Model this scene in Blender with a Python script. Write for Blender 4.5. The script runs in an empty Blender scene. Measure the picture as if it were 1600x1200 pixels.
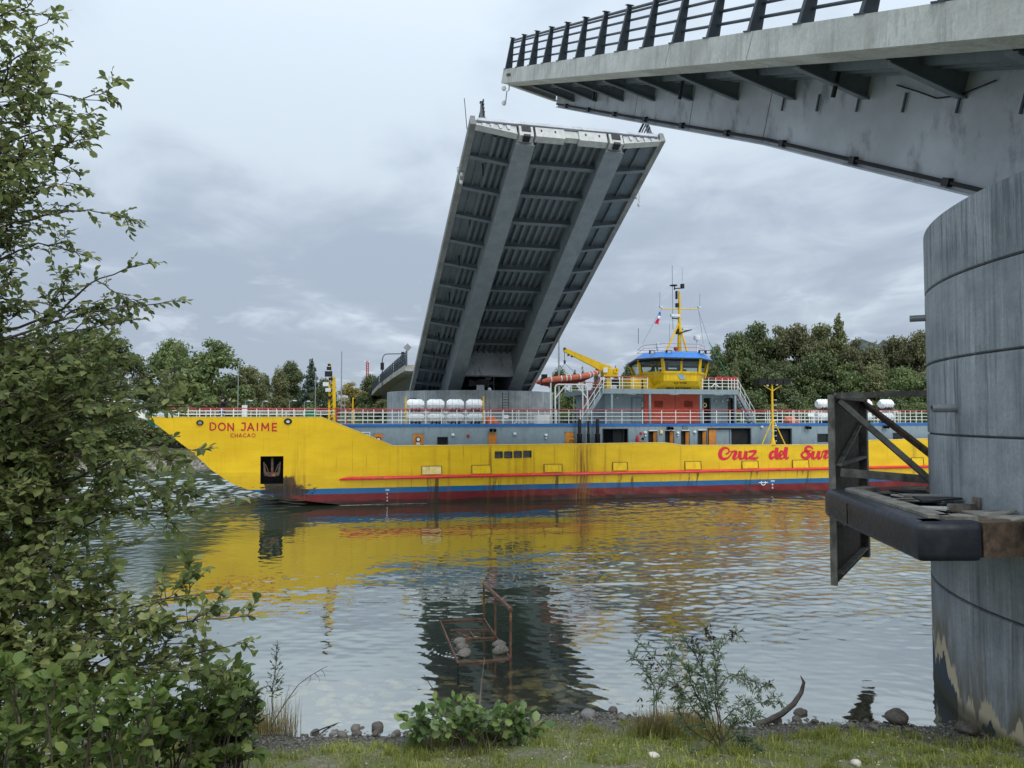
import bpy, bmesh, math, random
import numpy as np
from mathutils import Vector, Matrix, noise as mnoise

# ------------------------------------------------------------------ camera, sky, sun, exposure
SC = bpy.context.scene
COL = SC.collection
F_PX, CAM_H, PITCH = 1200.0, 5.4, math.atan(52 / 1200.0)
cam_d = bpy.data.cameras.new('camera')
cam_d.sensor_width = 36.0
cam_d.lens = 36.0 * F_PX / 1600.0
cam_d.clip_start = 0.1
cam_d.clip_end = 4000
cam = bpy.data.objects.new('camera', cam_d)
cam.location = (0, 0, CAM_H)
cam.rotation_euler = (math.pi / 2 + PITCH, 0, 0)
COL.objects.link(cam)
SC.camera = cam

SUN_EL, SUN_AZ = math.radians(48), math.radians(150)     # azimuth from +Y clockwise: behind the viewer, to the right
sun_d = bpy.data.lights.new('sun', 'SUN')
sun_d.energy = 1.5
sun_d.angle = math.radians(40)
sun_d.color = (1.0, 0.97, 0.92)
sun = bpy.data.objects.new('sun', sun_d)
sdir = Vector((math.sin(SUN_AZ) * math.cos(SUN_EL), math.cos(SUN_AZ) * math.cos(SUN_EL), math.sin(SUN_EL)))
sun.rotation_euler = sdir.to_track_quat('Z', 'Y').to_euler()
sun.location = (0, 0, 60)
COL.objects.link(sun)

W = bpy.data.worlds.new('World')
SC.world = W
W.use_nodes = True
nt = W.node_tree
nt.nodes.clear()


def nd(tree, typ, **kw):
    n = tree.nodes.new(typ)
    for k, v in kw.items():
        if k.startswith('i_'):
            key = k[2:]
            key = int(key) if key.isdigit() else key
            n.inputs[key].default_value = v
        else:
            setattr(n, k, v)
    return n


def mth(tree, op, a, b=None, c=None, clamp=False):
    n = tree.nodes.new('ShaderNodeMath')
    n.operation = op
    n.use_clamp = clamp
    for i, v in enumerate((a, b, c)):
        if v is None:
            continue
        if isinstance(v, (int, float)):
            n.inputs[i].default_value = v
        else:
            tree.links.new(v, n.inputs[i])
    return n.outputs[0]


def maprange(tree, v, a, b, c=0.0, d=1.0, smooth=True):
    n = tree.nodes.new('ShaderNodeMapRange')
    n.interpolation_type = 'SMOOTHSTEP' if smooth else 'LINEAR'
    for i, x in enumerate((v, a, b, c, d)):
        if isinstance(x, (int, float)):
            n.inputs[i].default_value = x
        else:
            tree.links.new(x, n.inputs[i])
    return n.outputs[0]


def mixc(tree, fac, a, b, blend='MIX'):
    n = tree.nodes.new('ShaderNodeMix')
    n.data_type = 'RGBA'
    n.blend_type = blend
    for i, x in ((0, fac), (6, a), (7, b)):
        if isinstance(x, (int, float)):
            n.inputs[i].default_value = x
        elif isinstance(x, tuple):
            n.inputs[i].default_value = (*x[:3], 1)
        else:
            tree.links.new(x, n.inputs[i])
    return n.outputs[2]


def noise(tree, vec, scale, detail=4.0, rough=0.55, dist=0.0):
    n = tree.nodes.new('ShaderNodeTexNoise')
    n.inputs['Scale'].default_value = scale
    n.inputs['Detail'].default_value = detail
    n.inputs['Roughness'].default_value = rough
    n.inputs['Distortion'].default_value = dist
    if vec is not None:
        tree.links.new(vec, n.inputs['Vector'])
    return n.outputs[0]


def vscale(tree, vec, s):
    n = tree.nodes.new('ShaderNodeMapping')
    n.inputs['Scale'].default_value = s
    tree.links.new(vec, n.inputs['Vector'])
    return n.outputs[0]


def make_world():
    tc = nd(nt, 'ShaderNodeTexCoord')
    sep = nd(nt, 'ShaderNodeSeparateXYZ')
    nt.links.new(tc.outputs['Generated'], sep.inputs[0])
    x, y, z = sep.outputs
    zz = mth(nt, 'MAXIMUM', z, 0.0)
    den = mth(nt, 'ADD', zz, 0.16)
    cu = mth(nt, 'DIVIDE', x, den)
    cv = mth(nt, 'DIVIDE', y, den)
    comb = nd(nt, 'ShaderNodeCombineXYZ')
    nt.links.new(cu, comb.inputs[0])
    nt.links.new(cv, comb.inputs[1])
    comb.inputs[2].default_value = 3.7
    vec = comb.outputs[0]
    n1 = noise(nt, vscale(nt, vec, (0.8, 0.9, 1)), 0.9, 5.0, 0.52, 0.5)
    n2 = noise(nt, vscale(nt, vec, (1.3, 1.0, 1)), 2.2, 6.0, 0.55, 0.5)
    m = mth(nt, 'ADD', mth(nt, 'MULTIPLY', n1, 0.66), mth(nt, 'MULTIPLY', n2, 0.34))
    # high bright layer above, greyer bellies of cloud towards the horizon
    el = maprange(nt, z, 0.05, 0.42)
    thr = mth(nt, 'ADD', m, mth(nt, 'MULTIPLY', mth(nt, 'SUBTRACT', el, 0.5), 0.17))
    light = maprange(nt, thr, 0.39, 0.63)
    col = mixc(nt, light, (0.290, 0.342, 0.418), (0.452, 0.518, 0.585))
    # ragged pale breaks low over the land
    brk = mth(nt, 'MULTIPLY', maprange(nt, n2, 0.53, 0.70), maprange(nt, z, 0.30, 0.03))
    col = mixc(nt, mth(nt, 'MULTIPLY', brk, 0.55), col, (0.58, 0.63, 0.71))
    # an overcast sky is brighter overhead than at the horizon
    z2 = mth(nt, 'MULTIPLY', zz, zz)
    gain = mth(nt, 'ADD', mth(nt, 'ADD', 1.1, mth(nt, 'MULTIPLY', zz, 0.1)), mth(nt, 'MULTIPLY', z2, mth(nt, 'ADD', 0.9, mth(nt, 'MULTIPLY', zz, 0.9))))
    sky = nd(nt, 'ShaderNodeTexSky')
    sky.sky_type = 'NISHITA'
    sky.sun_disc = False
    sky.sun_elevation = SUN_EL
    sky.sun_rotation = SUN_AZ
    bg1 = nd(nt, 'ShaderNodeBackground', i_1=0.08)
    nt.links.new(sky.outputs[0], bg1.inputs[0])
    bg2 = nd(nt, 'ShaderNodeBackground')
    nt.links.new(col, bg2.inputs[0])
    nt.links.new(gain, bg2.inputs[1])
    mix = nd(nt, 'ShaderNodeMixShader', i_0=0.93)
    nt.links.new(bg1.outputs[0], mix.inputs[1])
    nt.links.new(bg2.outputs[0], mix.inputs[2])
    out = nd(nt, 'ShaderNodeOutputWorld')
    nt.links.new(mix.outputs[0], out.inputs[0])


make_world()
vs = SC.view_settings
SC.display_settings.display_device = 'sRGB'
vs.view_transform = 'Standard'
vs.look = 'None'
vs.exposure = 0.36
vs.gamma = 1.0
vs.use_curve_mapping = False
SC.render.engine = 'CYCLES'
SC.cycles.use_denoising = True
SC.cycles.max_bounces = 8
SC.cycles.transparent_max_bounces = 12
SC.cycles.caustics_reflective = True
SC.cycles.blur_glossy = 0.6
SC.cycles.sample_clamp_indirect = 6.0
SC.cycles.caustics_refractive = False

# ------------------------------------------------------------------ small tools
rnd = random.Random(7)
RNG = np.random.default_rng(11)
CP, SP = math.cos(PITCH), math.sin(PITCH)
CAM = Vector((0, 0, CAM_H))


def ray(px, py):
    y = (600 - py) / F_PX
    return Vector(((px - 800) / F_PX, CP - y * SP, SP + y * CP))


def at_y(px, py, Y):
    d = ray(px, py)
    return CAM + d * (Y / d.y)


def at_z(px, py, z):
    d = ray(px, py)
    return CAM + d * ((z - CAM_H) / d.z)


class MB:
    """collects shapes; build() links them as one mesh object"""

    def __init__(s):
        s.v, s.f = [], []

    def add(s, vs_, fs):
        b = len(s.v)
        s.v += [tuple(p) for p in vs_]
        s.f += [tuple(i + b for i in f) for f in fs]
        return s

    def box(s, x0, x1, y0, y1, z0, z1):
        return s.add([(x0, y0, z0), (x1, y0, z0), (x1, y1, z0), (x0, y1, z0), (x0, y0, z1), (x1, y0, z1), (x1, y1, z1), (x0, y1, z1)],
                     [(0, 3, 2, 1), (4, 5, 6, 7), (0, 1, 5, 4), (1, 2, 6, 5), (2, 3, 7, 6), (3, 0, 4, 7)])

    def hexa(s, a, b):
        """two matching loops of points joined into a closed solid"""
        n = len(a)
        fs = [tuple(range(n - 1, -1, -1)), tuple(range(n, 2 * n))]
        fs += [(i, (i + 1) % n, n + (i + 1) % n, n + i) for i in range(n)]
        return s.add(list(a) + list(b), fs)

    def prism(s, loop, off):
        off = Vector(off)
        return s.hexa([Vector(p) for p in loop], [Vector(p) + off for p in loop])

    def bar(s, p, q, w, h, up=(0, 0, 1)):
        p, q, up = Vector(p), Vector(q), Vector(up)
        d = (q - p).normalized()
        if abs(d.dot(up)) > 0.98:
            up = Vector((1, 0, 0)) if abs(d.x) < 0.9 else Vector((0, 1, 0))
        sd = d.cross(up).normalized() * (w / 2)
        u = sd.cross(d).normalized() * (h / 2)
        return s.hexa([p - sd - u, p + sd - u, p + sd + u, p - sd + u], [q - sd - u, q + sd - u, q + sd + u, q - sd + u])

    def tube(s, pts, r, n=8, r2=None):
        pts = [Vector(p) for p in pts]
        k = len(pts)
        rs = r if isinstance(r, (list, tuple)) else [r + ((r2 if r2 is not None else r) - r) * i / max(1, k - 1) for i in range(k)]
        ring, prev = [], None
        for i, p in enumerate(pts):
            d = (pts[min(i + 1, k - 1)] - pts[max(i - 1, 0)]).normalized()
            if prev is None:
                a = Vector((0, 0, 1)) if abs(d.z) < 0.9 else Vector((1, 0, 0))
                x = d.cross(a).normalized()
            else:
                x = (prev - d * prev.dot(d)).normalized()
            prev = x
            y = d.cross(x)
            ring += [p + (x * math.cos(2 * math.pi * j / n) + y * math.sin(2 * math.pi * j / n)) * rs[i] for j in range(n)]
        fs = []
        for i in range(k - 1):
            for j in range(n):
                fs.append((i * n + j, i * n + (j + 1) % n, (i + 1) * n + (j + 1) % n, (i + 1) * n + j))
        fs.append(tuple(range(n - 1, -1, -1)))
        fs.append(tuple(range((k - 1) * n, k * n)))
        return s.add(ring, fs)

    def lathe(s, prof, c=(0, 0, 0), n=24, axis='z', a0=0.0, a1=2 * math.pi):
        c = Vector(c)
        full = abs(a1 - a0 - 2 * math.pi) < 1e-6
        m = n if full else n + 1
        vs_ = []
        for r, h in prof:
            for j in range(m):
                t = a0 + (a1 - a0) * j / n
                if axis == 'z':
                    vs_.append(c + Vector((r * math.cos(t), r * math.sin(t), h)))
                elif axis == 'x':
                    vs_.append(c + Vector((h, r * math.cos(t), r * math.sin(t))))
                else:
                    vs_.append(c + Vector((r * math.cos(t), h, r * math.sin(t))))
        fs = []
        for i in range(len(prof) - 1):
            for j in range(n):
                k = (j + 1) % m
                fs.append((i * m + j, i * m + k, (i + 1) * m + k, (i + 1) * m + j))
        return s.add(vs_, fs)

    def ball(s, c, r, n=10, sc=(1, 1, 1)):
        prof = [(max(1e-4, math.sin(math.pi * i / (n // 2))) * r, -math.cos(math.pi * i / (n // 2)) * r) for i in range(n // 2 + 1)]
        b = len(s.v)
        s.lathe(prof, (0, 0, 0), n)
        for i in range(b, len(s.v)):
            p = s.v[i]
            s.v[i] = (p[0] * sc[0] + c[0], p[1] * sc[1] + c[1], p[2] * sc[2] + c[2])
        return s

    def mesh(s, name, mat=None, smooth=False, fix=True):
        me = bpy.data.meshes.new(name)
        me.from_pydata(s.v, [], s.f)
        if fix:
            bm = bmesh.new()
            bm.from_mesh(me)
            bmesh.ops.remove_doubles(bm, verts=bm.verts, dist=1e-5)
            bmesh.ops.recalc_face_normals(bm, faces=bm.faces)
            bm.to_mesh(me)
            bm.free()
        if smooth:
            me.polygons.foreach_set('use_smooth', [True] * len(me.polygons))
            if smooth != 'all':
                try:
                    me.set_sharp_from_angle(angle=math.radians(40))
                except Exception:
                    pass
        if mat:
            me.materials.append(mat)
        me.update()
        return me

    def build(s, name, mat=None, parent=None, smooth=False, fix=True):
        return link(name, s.mesh(name, mat, smooth, fix), parent)


def link(name, data, parent=None):
    o = bpy.data.objects.new(name, data)
    COL.objects.link(o)
    if parent is not None:
        o.parent = parent
    return o


def tag(o, label=None, cat=None, group=None, kind=None):
    if label:
        o['label'] = label
    if cat:
        o['category'] = cat
    if group:
        o['group'] = group
    if kind:
        o['kind'] = kind
    return o


def thing(name, label, cat, loc=(0, 0, 0), rz=0.0, group=None):
    o = bpy.data.objects.new(name, None)
    o.empty_display_size = 0.2
    COL.objects.link(o)
    o.location = loc
    o.rotation_euler = (0, 0, rz)
    return tag(o, label, cat, group)


def wpart(name, mb, mat, root, smooth=False):
    """a part whose shape was collected in world coordinates, under an unrotated root"""
    o = mb.build(name, mat, root, smooth)
    o.location = -Vector(root.location)
    return o


def dup(o, parent=None):
    c = o.copy()
    COL.objects.link(c)
    c.parent = parent
    for ch in list(o.children):
        dup(ch, c)
    return c


def fast_mesh(name, verts, faces, mat, smooth=False):
    """verts (N,3), faces (M,k) as arrays"""
    me = bpy.data.meshes.new(name)
    M_, k = faces.shape
    me.vertices.add(len(verts))
    me.vertices.foreach_set('co', np.ascontiguousarray(verts, dtype=np.float32).ravel())
    me.loops.add(M_ * k)
    me.loops.foreach_set('vertex_index', np.ascontiguousarray(faces, dtype=np.int32).ravel())
    me.polygons.add(M_)
    me.polygons.foreach_set('loop_start', np.arange(0, M_ * k, k, dtype=np.int32))
    try:
        me.polygons.foreach_set('loop_total', np.full(M_, k, dtype=np.int32))
    except Exception:
        pass
    if smooth:
        me.polygons.foreach_set('use_smooth', np.ones(M_, dtype=bool))
    me.update(calc_edges=True)
    me.validate()
    if mat:
        me.materials.append(mat)
    return me


# ------------------------------------------------------------------ materials
def new_mat(name):
    m = bpy.data.materials.new(name)
    m.use_nodes = True
    t = m.node_tree
    t.nodes.clear()
    out = t.nodes.new('ShaderNodeOutputMaterial')
    p = t.nodes.new('ShaderNodeBsdfPrincipled')
    t.links.new(p.outputs[0], out.inputs[0])
    return m, t, p, out


def objco(t):
    return t.nodes.new('ShaderNodeTexCoord').outputs['Object']


def setbump(t, p, h, strength=0.4, dist=0.02):
    b = t.nodes.new('ShaderNodeBump')
    b.inputs['Strength'].default_value = strength
    b.inputs['Distance'].default_value = dist
    t.links.new(h, b.inputs['Height'])
    t.links.new(b.outputs[0], p.inputs['Normal'])


def mat(name, col, rough=0.55, metal=0.0, var=0.2, scale=3.0, stretch=(1, 1, 1), dirt=None, dirt_amt=0.0, dirt_stretch=(4, 4, 0.35),
        bump=0.0, bscale=25.0, spec=0.4):
    m, t, p, out = new_mat(name)
    co = objco(t)
    n1 = noise(t, vscale(t, co, stretch), scale, 6.0, 0.6)
    lo = tuple(c * (1 - var) for c in col)
    hi = tuple(min(1, c * (1 + var)) for c in col)
    c = mixc(t, maprange(t, n1, 0.3, 0.7), lo, hi)
    if dirt:
        n2 = noise(t, vscale(t, co, dirt_stretch), 1.7, 7.0, 0.65)
        c = mixc(t, mth(t, 'MULTIPLY', maprange(t, n2, 0.5, 0.72), dirt_amt), c, dirt)
    t.links.new(c, p.inputs['Base Color'])
    n3 = noise(t, co, bscale, 3.0)
    t.links.new(maprange(t, n3, 0.2, 0.8, max(0.05, rough - 0.12), min(1, rough + 0.12)), p.inputs['Roughness'])
    p.inputs['Metallic'].default_value = metal
    p.inputs['Specular IOR Level'].default_value = spec
    if bump:
        setbump(t, p, n3, bump, 0.01)
    return m


def foliage_mat(name, c1, c2, c3, rough=0.5, transl=0.3, spec=0.35):
    """each leaf (mesh island) gets its own tint"""
    m, t, p, out = new_mat(name)
    geo = t.nodes.new('ShaderNodeNewGeometry')
    oi = t.nodes.new('ShaderNodeObjectInfo')
    r = mth(t, 'FRACT', mth(t, 'ADD', geo.outputs['Random Per Island'], oi.outputs['Random']))
    ramp = t.nodes.new('ShaderNodeValToRGB')
    e = ramp.color_ramp.elements
    e[0].position, e[0].color = 0.0, (*c1, 1)
    e[1].position, e[1].color = 1.0, (*c3, 1)
    k = e.new(0.55)
    k.color = (*c2, 1)
    t.links.new(r, ramp.inputs[0])
    co = objco(t)
    n = noise(t, co, 0.55, 2.0)
    c = mixc(t, maprange(t, n, 0.35, 0.65, 0.0, 0.45), ramp.outputs[0], tuple(x * 0.6 for x in c1))
    t.links.new(c, p.inputs['Base Color'])
    p.inputs['Roughness'].default_value = rough
    p.inputs['Specular IOR Level'].default_value = spec
    tr = t.nodes.new('ShaderNodeBsdfTranslucent')
    hs = t.nodes.new('ShaderNodeHueSaturation')
    hs.inputs['Value'].default_value = 1.5
    t.links.new(c, hs.inputs['Color'])
    t.links.new(hs.outputs[0], tr.inputs[0])
    mx = t.nodes.new('ShaderNodeMixShader')
    mx.inputs[0].default_value = transl
    t.links.new(p.outputs[0], mx.inputs[1])
    t.links.new(tr.outputs[0], mx.inputs[2])
    t.links.new(mx.outputs[0], out.inputs[0])
    return m


YEL = (0.72, 0.46, 0.006)
M = {}
M['white'] = mat('white_paint', (0.72, 0.73, 0.71), 0.4, var=0.06, dirt=(0.35, 0.25, 0.15), dirt_amt=0.3)
M['red'] = mat('red_paint', (0.42, 0.025, 0.03), 0.45, var=0.15, dirt=(0.2, 0.05, 0.03), dirt_amt=0.4)
M['rubred'] = mat('rail_red', (0.62, 0.02, 0.018), 0.35, var=0.15, dirt=(0.1, 0.015, 0.01), dirt_amt=0.7, dirt_stretch=(1.2, 1, 1))
M['yellow'] = mat('yellow_paint', YEL, 0.42, var=0.1, dirt=(0.25, 0.13, 0.01), dirt_amt=0.5)
M['cap'] = mat('bulwark_cap_paint', (0.74, 0.58, 0.22), 0.5, var=0.15, dirt=(0.3, 0.2, 0.05), dirt_amt=0.5)
M['shipgrey'] = mat('ship_grey_paint', (0.235, 0.30, 0.335), 0.45, var=0.06, dirt=(0.12, 0.13, 0.13), dirt_amt=0.5)
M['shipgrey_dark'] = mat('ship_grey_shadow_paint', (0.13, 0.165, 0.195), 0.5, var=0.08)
M['deckgreen'] = mat('deck_paint', (0.12, 0.16, 0.15), 0.7, var=0.15)
M['blue'] = mat('blue_paint', (0.012, 0.17, 0.55), 0.4, var=0.1)
M['bluetrim'] = mat('blue_trim_paint', (0.02, 0.13, 0.42), 0.45, var=0.1)
M['orange'] = mat('orange_door_paint', (0.58, 0.22, 0.035), 0.5, var=0.15, dirt=(0.3, 0.1, 0.02), dirt_amt=0.5)
M['redorange'] = mat('red_orange_paint', (0.52, 0.075, 0.035), 0.5, var=0.1, dirt=(0.3, 0.05, 0.03), dirt_amt=0.4)
M['liferaft'] = mat('raft_canister_white', (0.8, 0.81, 0.82), 0.35, var=0.04)
M['boat_orange'] = mat('rescue_boat_tube', (0.50, 0.12, 0.06), 0.5, var=0.15)
M['boat_dark'] = mat('rescue_boat_hull', (0.16, 0.02, 0.02), 0.5, var=0.15)
M['black'] = mat('black_paint', (0.008, 0.008, 0.01), 0.6, var=0.3)
M['dark'] = mat('dark_interior', (0.012, 0.013, 0.015), 0.8, var=0.3)  # near-black for painted-in shade inside openings and recesses, also dark fittings
M['letter'] = mat('letter_red', (0.42, 0.012, 0.02), 0.5, var=0.1)
M['letter_pink'] = mat('letter_crimson', (0.58, 0.012, 0.035), 0.5, var=0.1)
M['letter_dark'] = mat('letter_black', (0.02, 0.018, 0.01), 0.6)
M['lampglass'] = mat('lamp_glass', (0.6, 0.65, 0.66), 0.2, var=0.1)
M['steel'] = mat('galvanised_steel', (0.30, 0.32, 0.33), 0.45, metal=0.5, var=0.15)
M['winch'] = mat('winch_green', (0.01, 0.15, 0.07), 0.5)
M['skin'] = mat('skin', (0.45, 0.26, 0.19), 0.55, var=0.05)
M['cloth_black'] = mat('black_cloth', (0.012, 0.013, 0.02), 0.85, var=0.2)
M['cloth_blue'] = mat('denim', (0.10, 0.16, 0.26), 0.9, var=0.15)
M['hair'] = mat('dark_hair', (0.012, 0.009, 0.008), 0.6)
M['paper'] = mat('sign_white', (0.75, 0.76, 0.74), 0.6, var=0.05)
M['rope'] = mat('stay_wire', (0.16, 0.17, 0.19), 0.6)
M['bridge_steel'] = mat('bridge_shaded_grey_paint', (0.135, 0.16, 0.178), 0.48, var=0.1, scale=1.2, dirt=(0.05, 0.055, 0.06), dirt_amt=0.35)  # the web's paint darkened, shade of the underside put into the colour
M['bridge_web'] = mat('bridge_web_paint', (0.44, 0.46, 0.50), 0.5, var=0.16, scale=0.55, dirt=(0.12, 0.13, 0.15), dirt_amt=0.7, dirt_stretch=(1.1, 1.1, 0.5))
M['bridge_white'] = mat('bridge_white_paint', (0.46, 0.47, 0.455), 0.5, var=0.1, dirt=(0.3, 0.22, 0.14), dirt_amt=0.5)
M['rail_steel'] = mat('rail_dark_paint', (0.035, 0.047, 0.06), 0.42, var=0.15)
M['pipe_black'] = mat('black_pipe', (0.012, 0.013, 0.016), 0.5)
M['rust'] = mat('rusty_steel', (0.075, 0.035, 0.022), 0.8, var=0.35, scale=9, dirt=(0.35, 0.15, 0.06), dirt_amt=0.7, dirt_stretch=(3, 3, 3), bump=0.4)
M['fender_steel'] = mat('weathered_fender_steel', (0.19, 0.18, 0.155), 0.75, var=0.35, scale=4, dirt=(0.045, 0.035, 0.025), dirt_amt=0.85, dirt_stretch=(2, 2, 0.8), bump=0.3)
M['fender_rust'] = mat('rusted_fender_beam', (0.085, 0.058, 0.040), 0.85, var=0.4, scale=7, dirt=(0.03, 0.02, 0.014), dirt_amt=0.8, dirt_stretch=(3, 3, 1.5), bump=0.5)
M['rubber'] = mat('black_rubber', (0.014, 0.017, 0.025), 0.5, var=0.35, scale=2.0, dirt=(0.045, 0.05, 0.06), dirt_amt=0.35, dirt_stretch=(2, 2, 1.6), bump=0.25, bscale=12)
M['bolt'] = mat('bolt_metal', (0.5, 0.49, 0.46), 0.5, metal=0.3)
M['stone'] = mat('river_stone', (0.11, 0.10, 0.085), 0.7, var=0.35, scale=5, dirt=(0.2, 0.185, 0.16), dirt_amt=0.5, dirt_stretch=(3, 3, 3), bump=0.3)
M['stone_brown'] = mat('brown_boulder', (0.072, 0.060, 0.050), 0.6, var=0.35, scale=5, bump=0.4)
M['stone_grey'] = mat('grey_stone', (0.15, 0.147, 0.14), 0.7, var=0.3, scale=6, dirt=(0.08, 0.075, 0.06), dirt_amt=0.6, dirt_stretch=(3, 3, 3), bump=0.3)
M['stone_pale'] = mat('pale_stone', (0.50, 0.46, 0.40), 0.7, var=0.15, scale=6, bump=0.2)
M['bark'] = mat('bark', (0.07, 0.06, 0.048), 0.85, var=0.35, scale=8, stretch=(1, 1, 0.3), bump=0.6)
M['bark_pale'] = mat('pale_bark', (0.16, 0.145, 0.12), 0.85, var=0.3, scale=8, bump=0.4)
M['twig'] = mat('twig', (0.075, 0.06, 0.045), 0.85, var=0.3)
M['red_mast'] = mat('mast_red', (0.45, 0.06, 0.05), 0.6)


def glass_mat():
    m, t, p, out = new_mat('window_glass')
    g = t.nodes.new('ShaderNodeBsdfGlossy')
    g.inputs['Roughness'].default_value = 0.03
    g.inputs['Color'].default_value = (0.8, 0.85, 0.9, 1)
    tr = t.nodes.new('ShaderNodeBsdfTransparent')
    tr.inputs[0].default_value = (0.72, 0.8, 0.78, 1)
    fr = t.nodes.new('ShaderNodeFresnel')
    fr.inputs[0].default_value = 1.5
    mx = t.nodes.new('ShaderNodeMixShader')
    t.links.new(mth(t, 'ADD', fr.outputs[0], 0.08), mx.inputs[0])
    t.links.new(tr.outputs[0], mx.inputs[1])
    t.links.new(g.outputs[0], mx.inputs[2])
    t.links.new(mx.outputs[0], out.inputs[0])
    return m


M['glass'] = glass_mat()
M['darkglass'] = mat('dark_window', (0.015, 0.018, 0.022), 0.12, var=0.2, spec=0.6)


def concrete_mat(name, c_dark, c_light, streak=0.8, board=False, low_stain=False):
    """weathered concrete: rain streaks down the face, pale runs; near the waterline the old coating peels"""
    m, t, p, out = new_mat(name)
    co = objco(t)
    sep = t.nodes.new('ShaderNodeSeparateXYZ')
    t.links.new(co, sep.inputs[0])
    ang = mth(t, 'ARCTAN2', mth(t, 'MULTIPLY', sep.outputs[1], -1.0), mth(t, 'MULTIPLY', sep.outputs[0], -1.0))
    cmb = t.nodes.new('ShaderNodeCombineXYZ')
    t.links.new(mth(t, 'MULTIPLY', ang, 8.0), cmb.inputs[0])
    t.links.new(sep.outputs[2], cmb.inputs[2])
    cy = cmb.outputs[0] if board else co
    cloud = noise(t, vscale(t, cy, (0.7, 0.7, 0.9)), 0.9, 7.0, 0.62)
    c = mixc(t, maprange(t, cloud, 0.3, 0.72), c_dark, c_light)
    st = noise(t, vscale(t, cy, (5.0, 5.0, 0.30)), 1.0, 7.0, 0.72, 0.15)
    wet = maprange(t, noise(t, vscale(t, cy, (0.5, 0.5, 0.35)), 1.0, 4.0, 0.6), 0.36, 0.62, 0.2, 1.0)
    if board:
        wet = mth(t, 'MINIMUM', 1.0, mth(t, 'ADD', wet, maprange(t, sep.outputs[2], 7.6, 9.3, 0.0, 0.9)))
    c = mixc(t, mth(t, 'MULTIPLY', mth(t, 'MULTIPLY', maprange(t, st, 0.48, 0.62), wet), streak * 0.72), c, tuple(x * 0.45 for x in c_dark))
    st2 = noise(t, vscale(t, cy, (8.0, 8.0, 0.2)), 1.3, 5.0, 0.7, 0.2)
    c = mixc(t, mth(t, 'MULTIPLY', mth(t, 'MULTIPLY', maprange(t, st2, 0.52, 0.68), wet), streak * 0.5), c, tuple(min(1, x * 1.6) for x in c_light))
    fine = noise(t, co, 14.0, 6.0, 0.7)
    c = mixc(t, maprange(t, fine, 0.35, 0.75, 0.0, 0.35), c, tuple(x * 0.6 for x in c_dark))
    if low_stain:
        edge = noise(t, vscale(t, cy, (1.0, 1.0, 0.22)), 0.8, 6.0, 0.62, 0.4)
        lim = mth(t, 'ADD', mth(t, 'ADD', sep.outputs[2], mth(t, 'MULTIPLY', mth(t, 'SUBTRACT', edge, 0.5), 4.2)), mth(t, 'MULTIPLY', mth(t, 'ADD', ang, 0.25), 2.6))
        brown = noise(t, vscale(t, cy, (2.4, 2.4, 0.35)), 1.5, 6.0, 0.65)
        c = mixc(t, mth(t, 'MULTIPLY', maprange(t, lim, 1.9, 0.9), maprange(t, brown, 0.35, 0.6)), c, (0.13, 0.115, 0.09))
        c = mixc(t, maprange(t, lim, 0.88, 0.80), c, (0.42, 0.36, 0.25))
        c = mixc(t, maprange(t, lim, 0.52, 0.49), c, (0.028, 0.042, 0.062))
        pale = noise(t, vscale(t, cy, (6, 6, 1.2)), 1.2, 5.0, 0.7)
        c = mixc(t, mth(t, 'MULTIPLY', maprange(t, lim, -0.7, -0.85), maprange(t, pale, 0.46, 0.5)), c, (0.20, 0.20, 0.19))
        c = mixc(t, mth(t, 'MULTIPLY', maprange(t, sep.outputs[2], 0.35, 0.1), 0.8), c, (0.035, 0.037, 0.022))
    t.links.new(c, p.inputs['Base Color'])
    p.inputs['Roughness'].default_value = 0.72
    p.inputs['Specular IOR Level'].default_value = 0.3
    setbump(t, p, mth(t, 'ADD', mth(t, 'MULTIPLY', cloud, 0.6), fine), 0.35, 0.02)
    return m


M['pier'] = concrete_mat('pier_concrete', (0.185, 0.21, 0.232), (0.345, 0.37, 0.39), 1.0, True, True)
M['far_pier'] = concrete_mat('far_pier_concrete', (0.19, 0.22, 0.24), (0.36, 0.39, 0.40), 1.0, True)
M['fascia'] = concrete_mat('fascia_concrete', (0.42, 0.415, 0.375), (0.64, 0.635, 0.59), 0.6)
M['far_edge'] = concrete_mat('far_edge_concrete', (0.17, 0.175, 0.17), (0.30, 0.30, 0.29), 0.5)
M['joint'] = mat('joint_dark_concrete', (0.05, 0.055, 0.06), 0.9)  # dark concrete seen in the joints between the pier rings
M['far_girder'] = mat('far_girder_shaded_paint', (0.21, 0.24, 0.26), 0.48, var=0.1, scale=1.2, dirt=(0.08, 0.085, 0.09), dirt_amt=0.35)  # same paint as the near web, darkened to paint in its shade
M['approach'] = concrete_mat('approach_concrete', (0.30, 0.29, 0.26), (0.46, 0.45, 0.41), 0.4)

# ------------------------------------------------------------------ bridge: two piers, two raised leaves, the approach span
PIER_C, PIER_R = Vector((16.06, 12.9, 0)), 8.0
FARP_C, FARP_R = Vector((-4.2, 77.5, 0)), 8.3


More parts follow.
